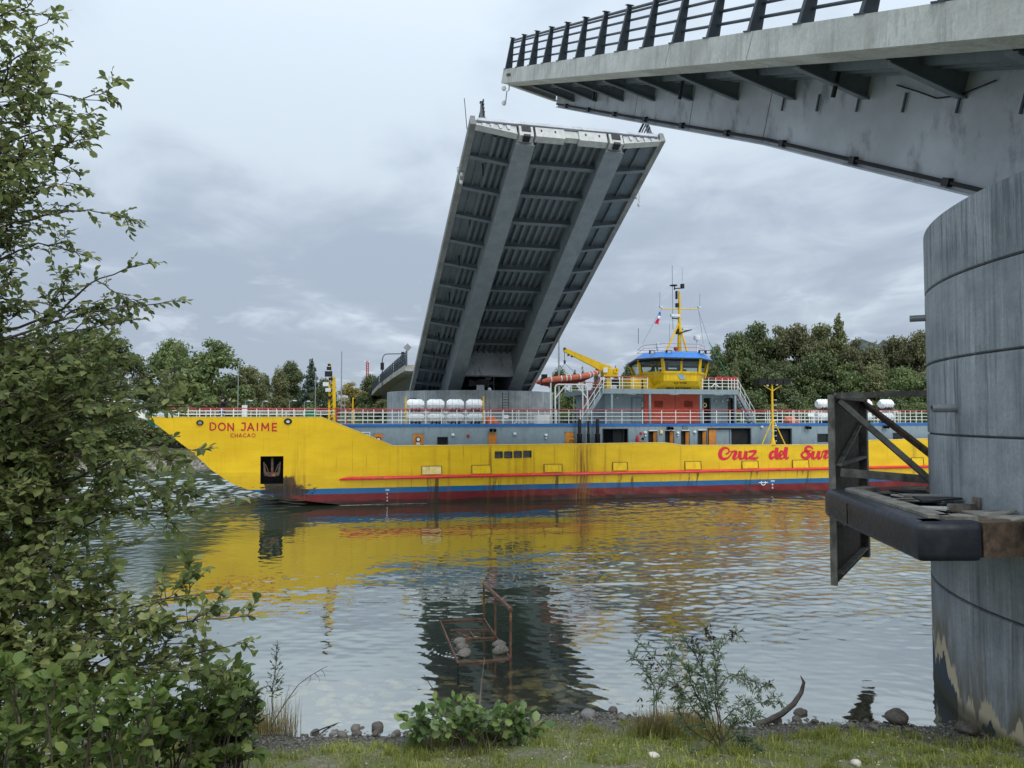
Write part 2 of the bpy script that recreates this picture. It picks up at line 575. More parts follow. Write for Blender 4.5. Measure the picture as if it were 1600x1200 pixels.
def make_pier(name, label, c, R, z_levels, top, material, n):
    root = thing(name, label, 'bridge pier', c)
    zs = [-4.0] + z_levels + [top]
    for a, b in zip(zs[:-1], zs[1:]):
        mb = MB()
        g = 0.035
        lo = a + (0.013 if a > -3.9 else 0)
        hi = b - (0.013 if b < top - 0.01 else 0)
        prof = [(0.01, lo), (R - g, lo), (R - 0.004, lo + 0.02), (R, lo + 0.05), (R, hi - 0.05), (R - 0.004, hi - 0.02), (R - g, hi), (0.01, hi)]
        mb.lathe(prof, n=n)
        mb.build('pier_ring', material, root, smooth=True)
    mb = MB()
    mb.lathe([(0.01, zs[1] - 0.3), (R - 0.045, zs[1] - 0.3), (R - 0.045, zs[-2] + 0.3), (0.01, zs[-2] + 0.3)], n=n)
    mb.build('joint_core', M['joint'], root, smooth=True)
    return root


pier = make_pier('bridge_pier', 'huge round grey concrete pier at the right edge with peeling paint at its foot', PIER_C, PIER_R,
                 [2.1, 3.6, 5.06, 6.5, 8.02], 9.32, M['pier'], 160)


def stub_pipe(px, py, length, r):
    """a drain pipe stub sticking out of the near pier towards the left"""
    d = ray(px, py)
    a = CAM.xy - PIER_C.xy
    dx = d.xy
    A, B, Cc = dx.dot(dx), 2 * a.dot(dx), a.dot(a) - PIER_R ** 2
    disc = max(0.0, B * B - 4 * A * Cc)
    k = (-B - math.sqrt(disc)) / (2 * A)
    p = CAM + d * k
    nrm = Vector((p.x - PIER_C.x, p.y - PIER_C.y, 0)).normalized()
    mb = MB()
    q = p - PIER_C
    e = q + nrm * length
    prof = [(r * 0.82, length - 0.12), (r * 0.82, length), (r, length), (r, -0.1)]
    # oriented lathe
    x = nrm.cross(Vector((0, 0, 1)))
    vs_, fs = [], []
    n = 16
    for rr, h in prof:
        for j in range(n):
            t = 2 * math.pi * j / n
            vs_.append(q + nrm * h + x * (rr * math.cos(t)) + Vector((0, 0, 1)) * (rr * math.sin(t)))
    for i in range(3):
        for j in range(n):
            fs.append((i * n + j, i * n + (j + 1) % n, (i + 1) * n + (j + 1) % n, (i + 1) * n + j))
    fs.append(tuple(range(n)))
    mb.add(vs_, fs)
    o = mb.build('drain_pipe', M['steel'], pier, smooth=True)
    inner = MB()
    inner.add([q + nrm * (length - 0.1) + x * (r * 0.8 * math.cos(2 * math.pi * j / n)) + Vector((0, 0, 1)) * (r * 0.8 * math.sin(2 * math.pi * j / n)) for j in range(n)], [tuple(range(n))])
    inner.build('pipe_bore', M['dark'], o)


stub_pipe(1494, 638, 0.42, 0.075)
stub_pipe(1446, 497, 0.30, 0.07)

farpier = make_pier('bridge_pier', 'round concrete pier across the river standing behind the yellow ferry', FARP_C, FARP_R,
                    [2.0, 4.1, 5.9], 7.85, M['far_pier'], 96)
# ladder rungs and small fittings on the far pier
mb = MB()
p0 = at_y(790, 615, 69.3) - FARP_C
for s in (-0.28, 0.28):
    mb.bar(p0 + Vector((s, -0.12, 0.1)), p0 + Vector((s, -0.12, -2.2)), 0.06, 0.06)
for i in range(9):
    mb.bar(p0 + Vector((-0.28, -0.12, -0.05 - i * 0.25)), p0 + Vector((0.28, -0.12, -0.05 - i * 0.25)), 0.045, 0.045)
mb.build('ladder', M['rail_steel'], farpier)
for px in (668, 685, 645, 735):
    q = at_y(px, 622 + (px % 7), 70.5) - FARP_C
    MB().box(q.x - 0.25, q.x + 0.25, q.y - 0.2, q.y + 0.5, q.z - 0.06, q.z + 0.06).build('wall_bracket', M['rail_steel'], farpier)
for px in (751, 957):
    q = at_y(px, 611, 71.5) - FARP_C
    mb = MB().box(q.x - 0.35, q.x + 0.35, q.y - 0.4, q.y + 0.4, q.z - 0.1, q.z + 0.55)
    mb.build('bearing_block', M['bridge_white'], farpier)
    mb = MB()
    for k in range(7):
        a = k * 0.9
        mb.bar(q + Vector((math.cos(a) * 1.2, 0, 0.75 + 0.25 * math.sin(a * 2))), q + Vector((-math.cos(a) * 0.5, 0.3, 0.6 + 0.4 * math.sin(a))), 0.2, 0.28)
    mb.build('hinge_gear', M['black'], farpier)
# lamp post and cable on the far pier rim
q = at_y(763, 611, 70.2) - FARP_C
mb = MB().tube([q, q + Vector((0, 0, 1.3))], 0.05).tube([q + Vector((0.5, 0, 0)), q + Vector((0.5, 0, 1.25))], 0.05)
mb.box(q.x - 0.25, q.x + 0.25, q.y - 0.1, q.y + 0.1, q.z + 1.0, q.z + 1.35)
post = mb.build('rim_post', M['pipe_black'], farpier)
MB().ball((q.x + 0.12, q.y - 0.15, q.z + 0.15), 0.17).build('floodlight', M['paper'], post, smooth=True)


def girder_h(u):
    ks = [(0, 0.75), (-10.5, 1.31), (-19.4, 1.76), (-23.7, 2.14), (-27, 2.42), (-33.6, 3.05)]
    for (a, ha), (b, hb) in zip(ks[:-1], ks[1:]):
        if u >= b:
            return ha + (hb - ha) * (u - a) / (b - a)
    return ks[-1][1]


LEAF_W = 12.86


def make_leaf(name, label, T, d, r, n, near):
    """bascule leaf: u runs back from the tip to the hinge, v across, w up from the fascia's lower edge"""
    L = 33.6 if near else 38.4
    lip, rin = (0.45, 0.12) if near else (0.06, 0.75)
    root = thing(name, label, 'bridge leaf', T - d * L)
    o0 = Vector(root.location)

    def P(u, v, w):
        return T + d * u + r * v + n * w - o0

    def part(nm, mb, m, parent=root, smooth=False):
        return mb.build(nm, m, parent, smooth)

    def slab(mb, u0, u1, v0, v1, w0, w1):
        return mb.hexa([P(u0, v0, w0), P(u1, v0, w0), P(u1, v1, w0), P(u0, v1, w0)], [P(u0, v0, w1), P(u1, v0, w1), P(u1, v1, w1), P(u0, v1, w1)])

    # concrete edge beams, cast in lengths with open joints
    for v0, v1, inn in ((0, 0.34, 1), (LEAF_W - 0.34, LEAF_W, -1)):
        cuts = [0, -9.0, -18.0, -22.3, -L]
        for a, b in zip(cuts[:-1], cuts[1:]):
            mb = MB()
            out, inner = (v0, v1) if inn > 0 else (v1, v0)
            loop = [(out, 0.0), (inner + inn * lip, -0.05), (inner + inn * lip, 0.2), (inner, 0.25), (inner, 0.66), (out + inn * 0.05, 0.66)]
            ua, ub = a - (0.015 if a < 0 else 0), b + 0.015
            mb.hexa([P(ua, v, w) for v, w in loop], [P(ub, v, w) for v, w in loop])
            part('edge_beam', mb, M['fascia'] if near else M['far_edge'])
    mb = MB()
    slab(mb, -0.15, -L, 0.345, LEAF_W - 0.345, 0.205, 0.5)
    part('deck_plate', mb, M['bridge_steel'])
    # trough stiffeners under the deck
    troughs = [1.75, 2.2, 2.65] + [4.55 + 0.55 * k for k in range(8)]
    for v in troughs:
        mb = MB()
        mb.hexa([P(-0.9, v - 0.17, 0.2), P(-0.9, v + 0.17, 0.2), P(-0.9, v + 0.09, -0.06), P(-0.9, v - 0.09, -0.06)],
                [P(-L + 1, v - 0.17, 0.2), P(-L + 1, v + 0.17, 0.2), P(-L + 1, v + 0.09, -0.06), P(-L + 1, v - 0.09, -0.06)])
        part('deck_trough', mb, M['bridge_steel'])
    for v in (1.05, 10.55, 11.4):
        mb = MB()
        slab(mb, -0.9, -L + 1, v - 0.03, v + 0.03, 0.0, 0.2)
        part('deck_stiffener', mb, M['bridge_steel'])
    # main box girders
    gv = ((2.95, 4.05), (8.85, 9.95))
    us = [-0.55, -4, -8, -12, -16, -19.4, -23.7, -27, -30, -33.5, -L]
    for gi, (v0, v1) in enumerate(gv):
        mb = MB()
        for a, b in zip(us[:-1], us[1:]):
            mb.hexa([P(a, v0, 0.2), P(a, v1, 0.2), P(a, v1, -girder_h(a)), P(a, v0, -girder_h(a))],
                    [P(b, v0, 0.2), P(b, v1, 0.2), P(b, v1, -girder_h(b)), P(b, v0, -girder_h(b))])
        g = part('girder', mb, M['bridge_web'] if near else M['far_girder'])
        mb = MB()
        for a, b in zip(us[:-1], us[1:]):
            ha, hb = girder_h(a), girder_h(b)
            mb.hexa([P(a, v0 - 0.09, -ha - 0.05), P(a, v1 + 0.09, -ha - 0.05), P(a, v1 + 0.09, -ha - 0.002), P(a, v0 - 0.09, -ha - 0.002)],
                    [P(b, v0 - 0.09, -hb - 0.05), P(b, v1 + 0.09, -hb - 0.05), P(b, v1 + 0.09, -hb - 0.002), P(b, v0 - 0.09, -hb - 0.002)])
        part('bottom_flange', mb, M['bridge_web'] if near else M['far_girder'], g)
        # white nose of the girder with its bearing
        mb = MB()
        slab(mb, -0.55, 0.02, v0 + 0.1, v1 - 0.1, -0.62, 0.15)
        nose = part('girder_nose', mb, M['bridge_white'] if not near else M['bridge_web'], g)
        mb = MB()
        slab(mb, -0.32, 0.07, v0 + 0.26, v1 - 0.26, -0.28, 0.12)
        slab(mb, -0.4, 0.1, v0 + 0.34, v1 - 0.34, -0.74, -0.56)
        part('bearing', mb, M['black'], nose)
        if near and gi == 0:
            # service pipe with clamps along the foot of the web, vertical web seams
            mb = MB()
            mb.tube([P(u, v0 - 0.06, -girder_h(u) + 0.12) for u in us[:-1]], 0.045)
            part('service_pipe', mb, M['pipe_black'], g)
            for k in range(9):
                u = -2.0 - k * 3.05
                mb = MB()
                slab(mb, u - 0.09, u + 0.09, v0 - 0.13, v0 + 0.0, -girder_h(u) + 0.03, -girder_h(u) + 0.21)
                part('pipe_clamp', mb, M['pipe_black'], g)
            for u in (-5.6, -10.0, -14.6, -19.2):
                mb = MB()
                slab(mb, u - 0.012, u + 0.012, v0 - 0.008, v0 + 0.01, -girder_h(u), 0.18)
                part('web_seam', mb, M['bridge_steel'], g)
            mb = MB()
            slab(mb, -1.6, -0.56, v0 - 0.02, v0 + 0.0, -0.72, 0.12)
            part('end_plate', mb, M['bridge_white'], g)
            for k in range(6):
                u = -19.9 - k * 1.55
                mb = MB()
                mb.bar(P(u, v0 - 0.05, -0.42), P(u - 0.02, v0 - 0.05, -0.85), 0.035, 0.05)
                part('hanger', mb, M['rail_steel'], g)
            mb = MB()
            mb.tube([P(-24.2, v0 - 0.06, -0.25), P(-24.9, v0 - 0.08, -0.4), P(-25.5, v0 - 0.08, -0.55), P(-26.1, v0 - 0.08, -0.5), P(-26.9, v0 - 0.06, -0.22)], 0.018)
            part('loose_cable', mb, M['pipe_black'], g)
    # cross beams with brackets out to the edges
    for k in range(13):
        u = -2.75 - 2.92 * k
        if u < -L + 1:
            break
        mb = MB()
        slab(mb, u - 0.025, u + 0.025, 4.05, 8.85, -0.42, 0.2)
        slab(mb, u - 0.16, u + 0.16, 4.05, 8.85, -0.47, -0.43)
        part('cross_beam', mb, M['bridge_steel'])
        for ve, vg in ((0.36 + lip, 2.95), (LEAF_W - 0.36 - lip, 9.95)):
            mb = MB()
            s = 1 if ve < vg else -1
            mb.hexa([P(u - 0.025, ve, 0.2), P(u - 0.025, vg, 0.2), P(u - 0.025, vg, -0.52), P(u - 0.025, ve, -0.08)],
                    [P(u + 0.025, ve, 0.2), P(u + 0.025, vg, 0.2), P(u + 0.025, vg, -0.52), P(u + 0.025, ve, -0.08)])
            mb.hexa([P(u - 0.14, ve, -0.08), P(u - 0.14, vg, -0.52), P(u - 0.14, vg, -0.56), P(u - 0.14, ve, -0.12)],
                    [P(u + 0.14, ve, -0.08), P(u + 0.14, vg, -0.52), P(u + 0.14, vg, -0.56), P(u + 0.14, ve, -0.12)])
            br = part('bracket', mb, M['bridge_steel'])
            if near and ve < vg:
                mb = MB()
                for q in range(4):
                    vv = ve + 0.35 + q * 0.5
                    slab(mb, u + 0.027, u + 0.032, vv - 0.1, vv + 0.1, 0.02, 0.09)
                part('slot_plate', mb, M['bridge_white'], br)
    # hinge bulkhead
    mb = MB()
    slab(mb, -28.6, -28.9, 4.06, 8.84, -2.4, 0.18)
    part('bulkhead', mb, M['bridge_web'])
    # black drain pipes hanging under the walkway
    for u in ((-7.7, -15.4, -23.2, -28.6) if near else (-3.6, -8.8, -13.7, -18.9, -25.4, -29)):
        mb = MB()
        v = 2.0 if near else 1.45
        mb.tube([P(u, v, 0.2), P(u, v, -0.2), P(u - (0.0 if near else 0.25), v, -0.62)], 0.06 if near else 0.05)
        part('drain_pipe', mb, M['pipe_black'], smooth=True)
    # end beam at the tip
    mb = MB()
    slab(mb, -0.55, -0.02, 4.12, 6.0, -0.55, 0.2)
    slab(mb, -0.55, -0.02, 6.95, 8.8, -0.55, 0.2)
    slab(mb, -0.55, -0.12, 6.0, 6.95, -0.36, 0.2)
    eb = part('end_beam', mb, M['bridge_white'])
    for v in (4.5, 5.4, 7.4, 8.3):
        mb = MB()
        slab(mb, -0.04, -0.006, v - 0.05, v + 0.05, -0.16, 0.02)
        part('bolt_slot', mb, M['black'], eb)
    for v0, v1, a, b in ((0.36, 2.93, 0.0, -0.48), (9.97, LEAF_W - 0.36, -0.48, 0.0)):
        mb = MB()
        mb.hexa([P(-0.1, v0, 0.2), P(-0.1, v1, 0.2), P(-0.1, v1, b), P(-0.1, v0, a)], [P(-0.2, v0, 0.2), P(-0.2, v1, 0.2), P(-0.2, v1, b), P(-0.2, v0, a)])
        mb.hexa([P(0.02, v0, a), P(0.02, v1, b), P(0.02, v1, b - 0.06), P(0.02, v0, a - 0.06)], [P(-0.45, v0, a), P(-0.45, v1, b), P(-0.45, v1, b - 0.06), P(-0.45, v0, a - 0.06)])
        ep = part('end_plate', mb, M['bridge_white'])
        mb = MB()
        for k in range(4):
            v = v0 + (v1 - v0) * (0.2 + 0.2 * k)
            mb.hexa([P(-0.1, v - 0.14, 0.16), P(-0.1, v + 0.14, 0.16), P(-0.1, v + 0.06, -0.14), P(-0.1, v - 0.06, -0.14)],
                    [P(-0.02, v - 0.14, 0.16), P(-0.02, v + 0.14, 0.16), P(-0.02, v + 0.06, -0.14), P(-0.02, v - 0.06, -0.14)])
        part('rib_end', mb, M['bridge_web'], ep)
    mb = MB()
    slab(mb, -0.3, 0.05, 0.5, LEAF_W - 0.5, 0.28, 0.5)
    part('joint_plate', mb, M['bridge_web'])
    # railings
    for v0, inn in ((rin, 1), (LEAF_W - rin, -1)):
        mb = MB()
        hts = (0.36, 0.68, 1.0, 1.25, 1.36)
        for h in hts[:1]:
            mb.tube([P(0.1, v0 + inn * 0.2, 0.66 + h), P(-L, v0 + inn * 0.2, 0.66 + h)], 0.042)
        rail = part('railing', mb, M['rail_steel'])
        for h in hts[1:]:
            mb = MB().tube([P(0.1, v0 + inn * (0.19 + 0.02 * h), 0.66 + h), P(-L, v0 + inn * (0.19 + 0.02 * h), 0.66 + h)], 0.042 if h < 1.3 else 0.05)
            part('handrail', mb, M['rail_steel'], rail)
        for k in range(16):
            u = -0.25 - 1.98 * k
            mb = MB()
            prof = [(-0.06, 0.0), (0.3, 0.0), (0.24, 1.45), (0.1, 1.45)]
            mb.hexa([P(u - 0.06, v0 + inn * a, 0.66 + h) for a, h in prof], [P(u + 0.05, v0 + inn * a, 0.66 + h) for a, h in prof])
            slab(mb, u - 0.16, u + 0.15, v0 - 0.1 if inn > 0 else v0 - 0.36, v0 + 0.36 if inn > 0 else v0 + 0.1, 0.66, 0.69)
            slab(mb, u - 0.1, u + 0.09, v0 + inn * 0.17 - 0.12, v0 + inn * 0.17 + 0.12, 2.11, 2.14)
            part('rail_post', mb, M['rail_steel'], rail)

    # hanging navigation lamps
    def lamp(u, v, side):
        mb = MB()
        mb.tube([P(u, v, 0.3), P(u, v - 0.12 * side, 0.3), P(u, v - 0.12 * side, -0.35), P(u, v - 0.02 * side, -0.4), P(u, v - 0.02 * side, -0.95)], 0.03, 6)
        lm = part('lamp_bracket', mb, M['bridge_white'])
        c1, c2 = P(u, v + 0.14 * side, -0.28), P(u, v + 0.06 * side, -0.95)
        for c in (c1, c2):
            MB().ball(c, 0.12, 8, (1, 1, 1.2)).build('navigation_lamp', M['lampglass'], lm, smooth=True)

    if near:
        lamp(-1.2, -0.02, -1)
        mb = MB()
        slab(mb, -1.5, -0.9, -0.02, 0.0, 0.3, 0.42)
        part('rust_plate', mb, M['rust'])
    else:
        lamp(-4.2, -0.02, 1)
        lamp(-5.2, LEAF_W + 0.02, -1)
        mb = MB().tube([P(-0.8, -0.05, 0.3), P(-0.5, -0.1, 2.6)], 0.025, 5)
        part('aerial', mb, M['pipe_black'])
    return root


_d = ray(430, 163).normalized()
_r = Vector((_d.y, -_d.x, 0)).normalized()
near_leaf = make_leaf('bridge_leaf', 'near half of the drawbridge tilted up at top right, pale edge beam and dark railing',
                      at_y(783, 130, 38.0), _d, _r, _r.cross(_d), True)
_az, _el = math.radians(13.609), math.radians(24.242)
_d = Vector((math.sin(_az) * math.cos(_el), -math.cos(_az) * math.cos(_el), math.sin(_el)))
_r = Vector((math.cos(_az), math.sin(_az), 0))
far_leaf = make_leaf('bridge_leaf', 'far half of the drawbridge rising behind the ferry, its dark ribbed underside facing us',
                     Vector((-2.54, 46.0, 23.27)), _d, _r, _d.cross(_r), False)

# fixed approach span falling away behind the far pier
apr = thing('bridge_approach', 'curving concrete approach span with a dark railing running off left of the far pier', 'bridge approach', (-12, 84, 0))
secs = []
for px, py, Y in ((633, 579, 82.0), (612, 592, 100.0), (590, 608, 123.0), (573, 626, 155.0), (556, 645, 205.0), (548, 650, 260.0)):
    secs.append(at_y(px, py, Y))
rgt = Vector((0.97, 0.24, 0))
mb, mb2 = MB(), MB()
for a, b in zip(secs[:-1], secs[1:]):
    lp = [(0, 0), (0, 0.62), (LEAF_W, 0.62), (LEAF_W, 0.0), (LEAF_W - 0.6, -0.05), (0.6, -0.05)]
    mb.hexa([a + rgt * v + Vector((0, 0, w)) for v, w in lp], [b + rgt * v + Vector((0, 0, w)) for v, w in lp])
    lp = [(1.6, -0.06), (LEAF_W - 1.6, -0.06), (LEAF_W - 3.0, -1.7), (3.0, -1.7)]
    mb2.hexa([a + rgt * v + Vector((0, 0, w)) for v, w in lp], [b + rgt * v + Vector((0, 0, w)) for v, w in lp])
wpart('deck_slab', mb, M['approach'], apr)
wpart('box_girder', mb2, M['bridge_steel'], apr)
mb = MB()
for h in (0.4, 0.75, 1.05, 1.35):
    mb.tube([s + Vector((0.15, 0, 0.62 + h)) for s in secs], 0.07, 6)
rail = wpart('railing', mb, M['rail_steel'], apr)
for i in range(len(secs) - 1):
    L_ = (secs[i + 1] - secs[i]).length
    for k in range(int(L_ / 2.2)):
        q = secs[i].lerp(secs[i + 1], (k * 2.2) / L_) + Vector((0.1, 0, 0.62))
        MB().hexa([q + Vector((-.1, -.16, 0)), q + Vector((.1, -.16, 0)), q + Vector((.1, .16, 0)), q + Vector((-.1, .16, 0))],
                  [q + Vector((-.06, -.05, 1.5)), q + Vector((.06, -.05, 1.5)), q + Vector((.06, .05, 1.5)), q + Vector((-.06, .05, 1.5))]).build('rail_post', M['rail_steel'], rail)
mb = MB()
for Y0, X0 in ((118, -11), (170, -20)):
    mb.box(X0 - 1.2, X0 + 1.2, Y0 - 1, Y0 + 1, 0, 7.5)
wpart('column', mb, M['approach'], apr)

# ---- fender works round the near pier
fw = thing('pier_fender', 'rusted steel fender platform bolted round the near pier behind the black rubber bumper', 'fender platform', (8.0, 14.0, 3.2))
zb, zt = 3.25, 3.84
outer = [(7.6, 17.5), (6.78, 16.6), (6.42, 14.2), (6.02, 11.5), (6.99, 11.52), (7.92, 11.72)]


def fender_loop(x, y, nx, ny, depth=0.5):
    """rounded-square section, outer face at (x,y), nx,ny pointing outward"""
    pts = []
    h, r = (zt - zb) / 2, 0.12
    zc = (zt + zb) / 2
    for cx, cz, a0 in ((-r, h - r, 0), (-depth + r * 0.4, h - r * 0.4, 90), (-depth + r * 0.4, -h + r * 0.4, 180), (-r, -h + r, 270)):
        rr = r if cx == -r else r * 0.4
        for k in range(4):
            t = math.radians(a0 + k * 30)
            o_ = cx + rr * math.cos(t)
            pts.append(Vector((x + nx * o_, y + ny * o_, zc + cz + rr * math.sin(t))))
    return pts


path = [(7.62, 17.05, .55, .83), (7.0, 16.98, -.25, .97), (6.78, 16.72, -.8, .6), (6.72, 16.4, -.98, .2), (6.6, 15.6, -.99, .14), (6.49, 14.86, -.99, .14), (6.47, 14.8, -.99, .14),
        (6.3, 13.6, -.99, .14), (6.15, 12.5, -.99, .13), (6.03, 11.66, -.99, .1), (6.04, 11.53, -.75, -.66), (6.16, 11.47, -.15, -.99), (6.55, 11.48, -.02, -1), (6.93, 11.49, .0, -1), (6.99, 11.53, .02, -1)]
loops = [fender_loop(*p) for p in path]
mb = MB()
vs_ = [p for l in loops for p in l]
m_ = len(loops[0])
fs = []
for i in range(len(loops) - 1):
    for j in range(m_):
        fs.append((i * m_ + j, i * m_ + (j + 1) % m_, (i + 1) * m_ + (j + 1) % m_, (i + 1) * m_ + j))
fs += [tuple(range(m_)), tuple(range((len(loops) - 1) * m_, len(loops) * m_))]
mb.add(vs_, fs)
rb = thing('rubber_fender', 'long black rubber bumper bent round the platform on the near pier', 'rubber fender', (6.4, 13.5, 3.2))
wpart('bumper', mb, M['rubber'], rb, smooth=True)
for (x, y) in ((6.52, 14.86),):
    mb = MB().bar((x - 0.075, y, zb + 0.1), (x - 0.075, y + 0.01, zt - 0.1), 0.02, 0.02)
    wpart('bumper_joint', mb, M['black'], rb)
# steel behind the rubber
mb = MB()
mb.bar((7.0, 11.80, (zb + zt) / 2 + 0.02), (8.3, 12.0, (zb + zt) / 2 + 0.02), 0.5, 0.52)
edge_beam = wpart('edge_channel', mb, M['fender_rust'], fw)
for k in range(4):
    c = Vector((7.35 + 0.2 * (k % 2), 11.585 + 0.03 * (k % 2), zb + 0.2 + 0.2 * (k // 2))) - Vector(fw.location)
    MB().ball(c, 0.03, 8).build('bolt', M['bolt'], edge_beam, smooth=True)
mb = MB()
ring = [(7.9, 16.9), (7.25, 16.4), (6.95, 14.5), (6.62, 11.95), (7.1, 11.93)]
for a, b in zip(ring[:-1], ring[1:]):
    mb.bar((*a, zt - 0.1), (*b, zt - 0.1), 0.34, 0.3)
wpart('ring_beam', mb, M['fender_steel'], fw)


def pier_pt(ang, z, off=0.0):
    a = math.radians(ang)
    return Vector((PIER_C.x + (PIER_R + off) * math.cos(a), PIER_C.y + (PIER_R + off) * math.sin(a), z))


mb = MB()
inn = [(7.5, 16.75), (7.1, 16.3), (6.85, 14.5), (6.5, 11.9), (7.0, 11.85), (8.2, 11.95)]
plan = [Vector((x_, y_, zt - .16)) for x_, y_ in inn] + [pier_pt(a_, zt - .16, -.1) for a_ in (186, 178, 170, 162, 154, 148)]
mb.prism(plan, (0, 0, .03))
wpart('platform_plate', mb, M['fender_steel'], fw)
for (x, y), ang in (((7.2, 16.5), 150), ((7.05, 15.2), 161), ((6.85, 13.7), 170), ((6.7, 12.5), 178), ((7.1, 12.1), 186)):
    mb = MB()
    q = pier_pt(ang, zt - 0.06, -0.2)
    p = Vector((x, y, zt - 0.06))
    mb.bar(p, q, 0.2, 0.03)
    mb.bar(p - Vector((0, 0, .2)), q - Vector((0, 0, .2)), 0.03, 0.38)
    wpart('radial_beam', mb, M['fender_steel'], fw)
for i in range(11):
    ang = 148 + i * 3.6
    a, b = pier_pt(ang, 0), pier_pt(ang + 3.9, 0)
    tilt = rnd.uniform(-0.05, 0.1)
    mb = MB()
    w = rnd.uniform(0.5, 1.0)
    na = (a - PIER_C).normalized()
    na.z = 0
    z0 = zt + rnd.uniform(-0.12, 0.06)
    mb.hexa([a + na * 0.05 + Vector((0, 0, z0)), b + na * 0.05 + Vector((0, 0, z0 + tilt)), b + na * w + Vector((0, 0, z0 - tilt)), a + na * w + Vector((0, 0, z0))],
            [a + na * 0.05 + Vector((0, 0, z0 + .03)), b + na * 0.05 + Vector((0, 0, z0 + tilt + .03)), b + na * w + Vector((0, 0, z0 - tilt + .03)), a + na * w + Vector((0, 0, z0 + .03))])
    wpart('deck_plate', mb, [M['fender_steel'], M['fender_rust'], M['black'], M['fender_steel'], M['bridge_white']][(i * 2) % 5], fw)
mb = MB()
q = pier_pt(176.5, 3.95, 0.02)
mb.box(q.x - 0.5, q.x, q.y - 0.03, q.y + 0.03, 3.45, 3.9).box(q.x - 0.03, q.x + 0.1, q.y - 0.12, q.y + 0.12, 3.5, 4.02)
wpart('bracket_plate', mb, M['fender_steel'], fw)
mb = MB()
q = pier_pt(191, 3.95, 0.0)
mb.box(q.x - 0.5, q.x + 0.1, q.y - 0.25, q.y + 0.25, 3.86, 3.92)
mb.box(q.x - 0.05, q.x + 0.02, q.y - 0.25, q.y + 0.25, 3.92, 4.08)
wpart('bracket_plate', mb, M['bridge_white'], fw)
# vertical fender panel with its frame and braces
A, B = Vector((7.08, 17.0, 0)), Vector((9.35, 20.6, 0))
zp0, zp1 = 1.72, 5.9
along = (B - A).normalized()
outn = Vector((-along.y, along.x, 0))
pn = thing('fender_panel', 'tall weathered steel fender panel on edge, braced back to the near pier', 'fender panel', (8.2, 18.8, 1.7))


def pp(s, o, z):
    q = A.lerp(B, s) + outn * o
    return Vector((q.x, q.y, z))


mb = MB().hexa([pp(0, 0.0, zp0), pp(1, 0.0, zp0), pp(1, 0.08, zp0), pp(0, 0.08, zp0)], [pp(0, 0.0, zp1), pp(1, 0.0, zp1), pp(1, 0.08, zp1), pp(0, 0.08, zp1)])
wpart('plate', mb, M['fender_rust'], pn)
mb = MB().hexa([pp(-.003, -0.05, zp0), pp(.014, -0.05, zp0), pp(.014, 0.09, zp0), pp(-.003, 0.09, zp0)], [pp(-.003, -0.05, zp1), pp(.014, -0.05, zp1), pp(.014, 0.09, zp1), pp(-.003, 0.09, zp1)])
wpart('frame_post', mb, M['fender_steel'], pn)
mb = MB().hexa([pp(.95, -0.16, zp0), pp(1.02, -0.16, zp0), pp(1.02, 0.1, zp0), pp(.95, 0.1, zp0)], [pp(.95, -0.16, zp1), pp(1.02, -0.16, zp1), pp(1.02, 0.1, zp1), pp(.95, 0.1, zp1)])
wpart('frame_post', mb, M['fender_steel'], pn)
for z in (zp0 + 0.25, 3.0, 4.35, zp1 - 0.06):
    wpart('stiffener', MB().bar(pp(0.04, -0.08, z), pp(0.95, -0.08, z), 0.14, 0.06), M['fender_steel'], pn)
wpart('diagonal', MB().bar(pp(0.06, -0.06, 4.3), pp(0.93, -0.06, zp1 - 0.6), 0.1, 0.05), M['fender_steel'], pn)
wpart('top_beam', MB().bar(pp(0.02, -0.05, zp1 - 0.02), pier_pt(146, zp1 + 0.05, -0.3), 0.11, 0.13), M['fender_steel'], pn)
wpart('brace', MB().bar(pp(0.05, -0.1, zp1 - 0.12), pier_pt(149.5, 3.95, -0.1), 0.12, 0.12), M['fender_steel'], pn)
wpart('brace', MB().bar(pp(0.9, -0.1, zp1 - 0.1), pier_pt(144, 4.45, -0.1), 0.12, 0.12), M['fender_rust'], pn)
wpart('lower_beam', MB().bar(pp(0.05, -0.1, 4.18), pier_pt(149, 4.02, -0.1), 0.12, 0.18), M['fender_steel'], pn)

# ------------------------------------------------------------------ the ferry (s along the hull from bow to stern, t away from us, z up)
SH_A = math.radians(13.87)
SH_O = Vector((-9.4, 47.28, 0))
SE = Vector((math.cos(SH_A), math.sin(SH_A), 0))
ST = Vector((-math.sin(SH_A), math.cos(SH_A), 0))
BEAM = 11.5


def shp(px, py, t=0.0):
    d = ray(px, py)
    k = ((SH_O - CAM).dot(ST) + t) / d.dot(ST)
    p = CAM + d * k
    return (p - SH_O).dot(SE), p.z


def S3(px, py, t=0.0):
    s, z = shp(px, py, t)
    return Vector((s, t, z))


def ship_world(s, t, z):
    return SH_O + SE * s + ST * t + Vector((0, 0, z))


ship = thing('ferry', 'long yellow and grey car ferry with red and blue stripes passing under the open bridge', 'ferry', SH_O, SH_A)


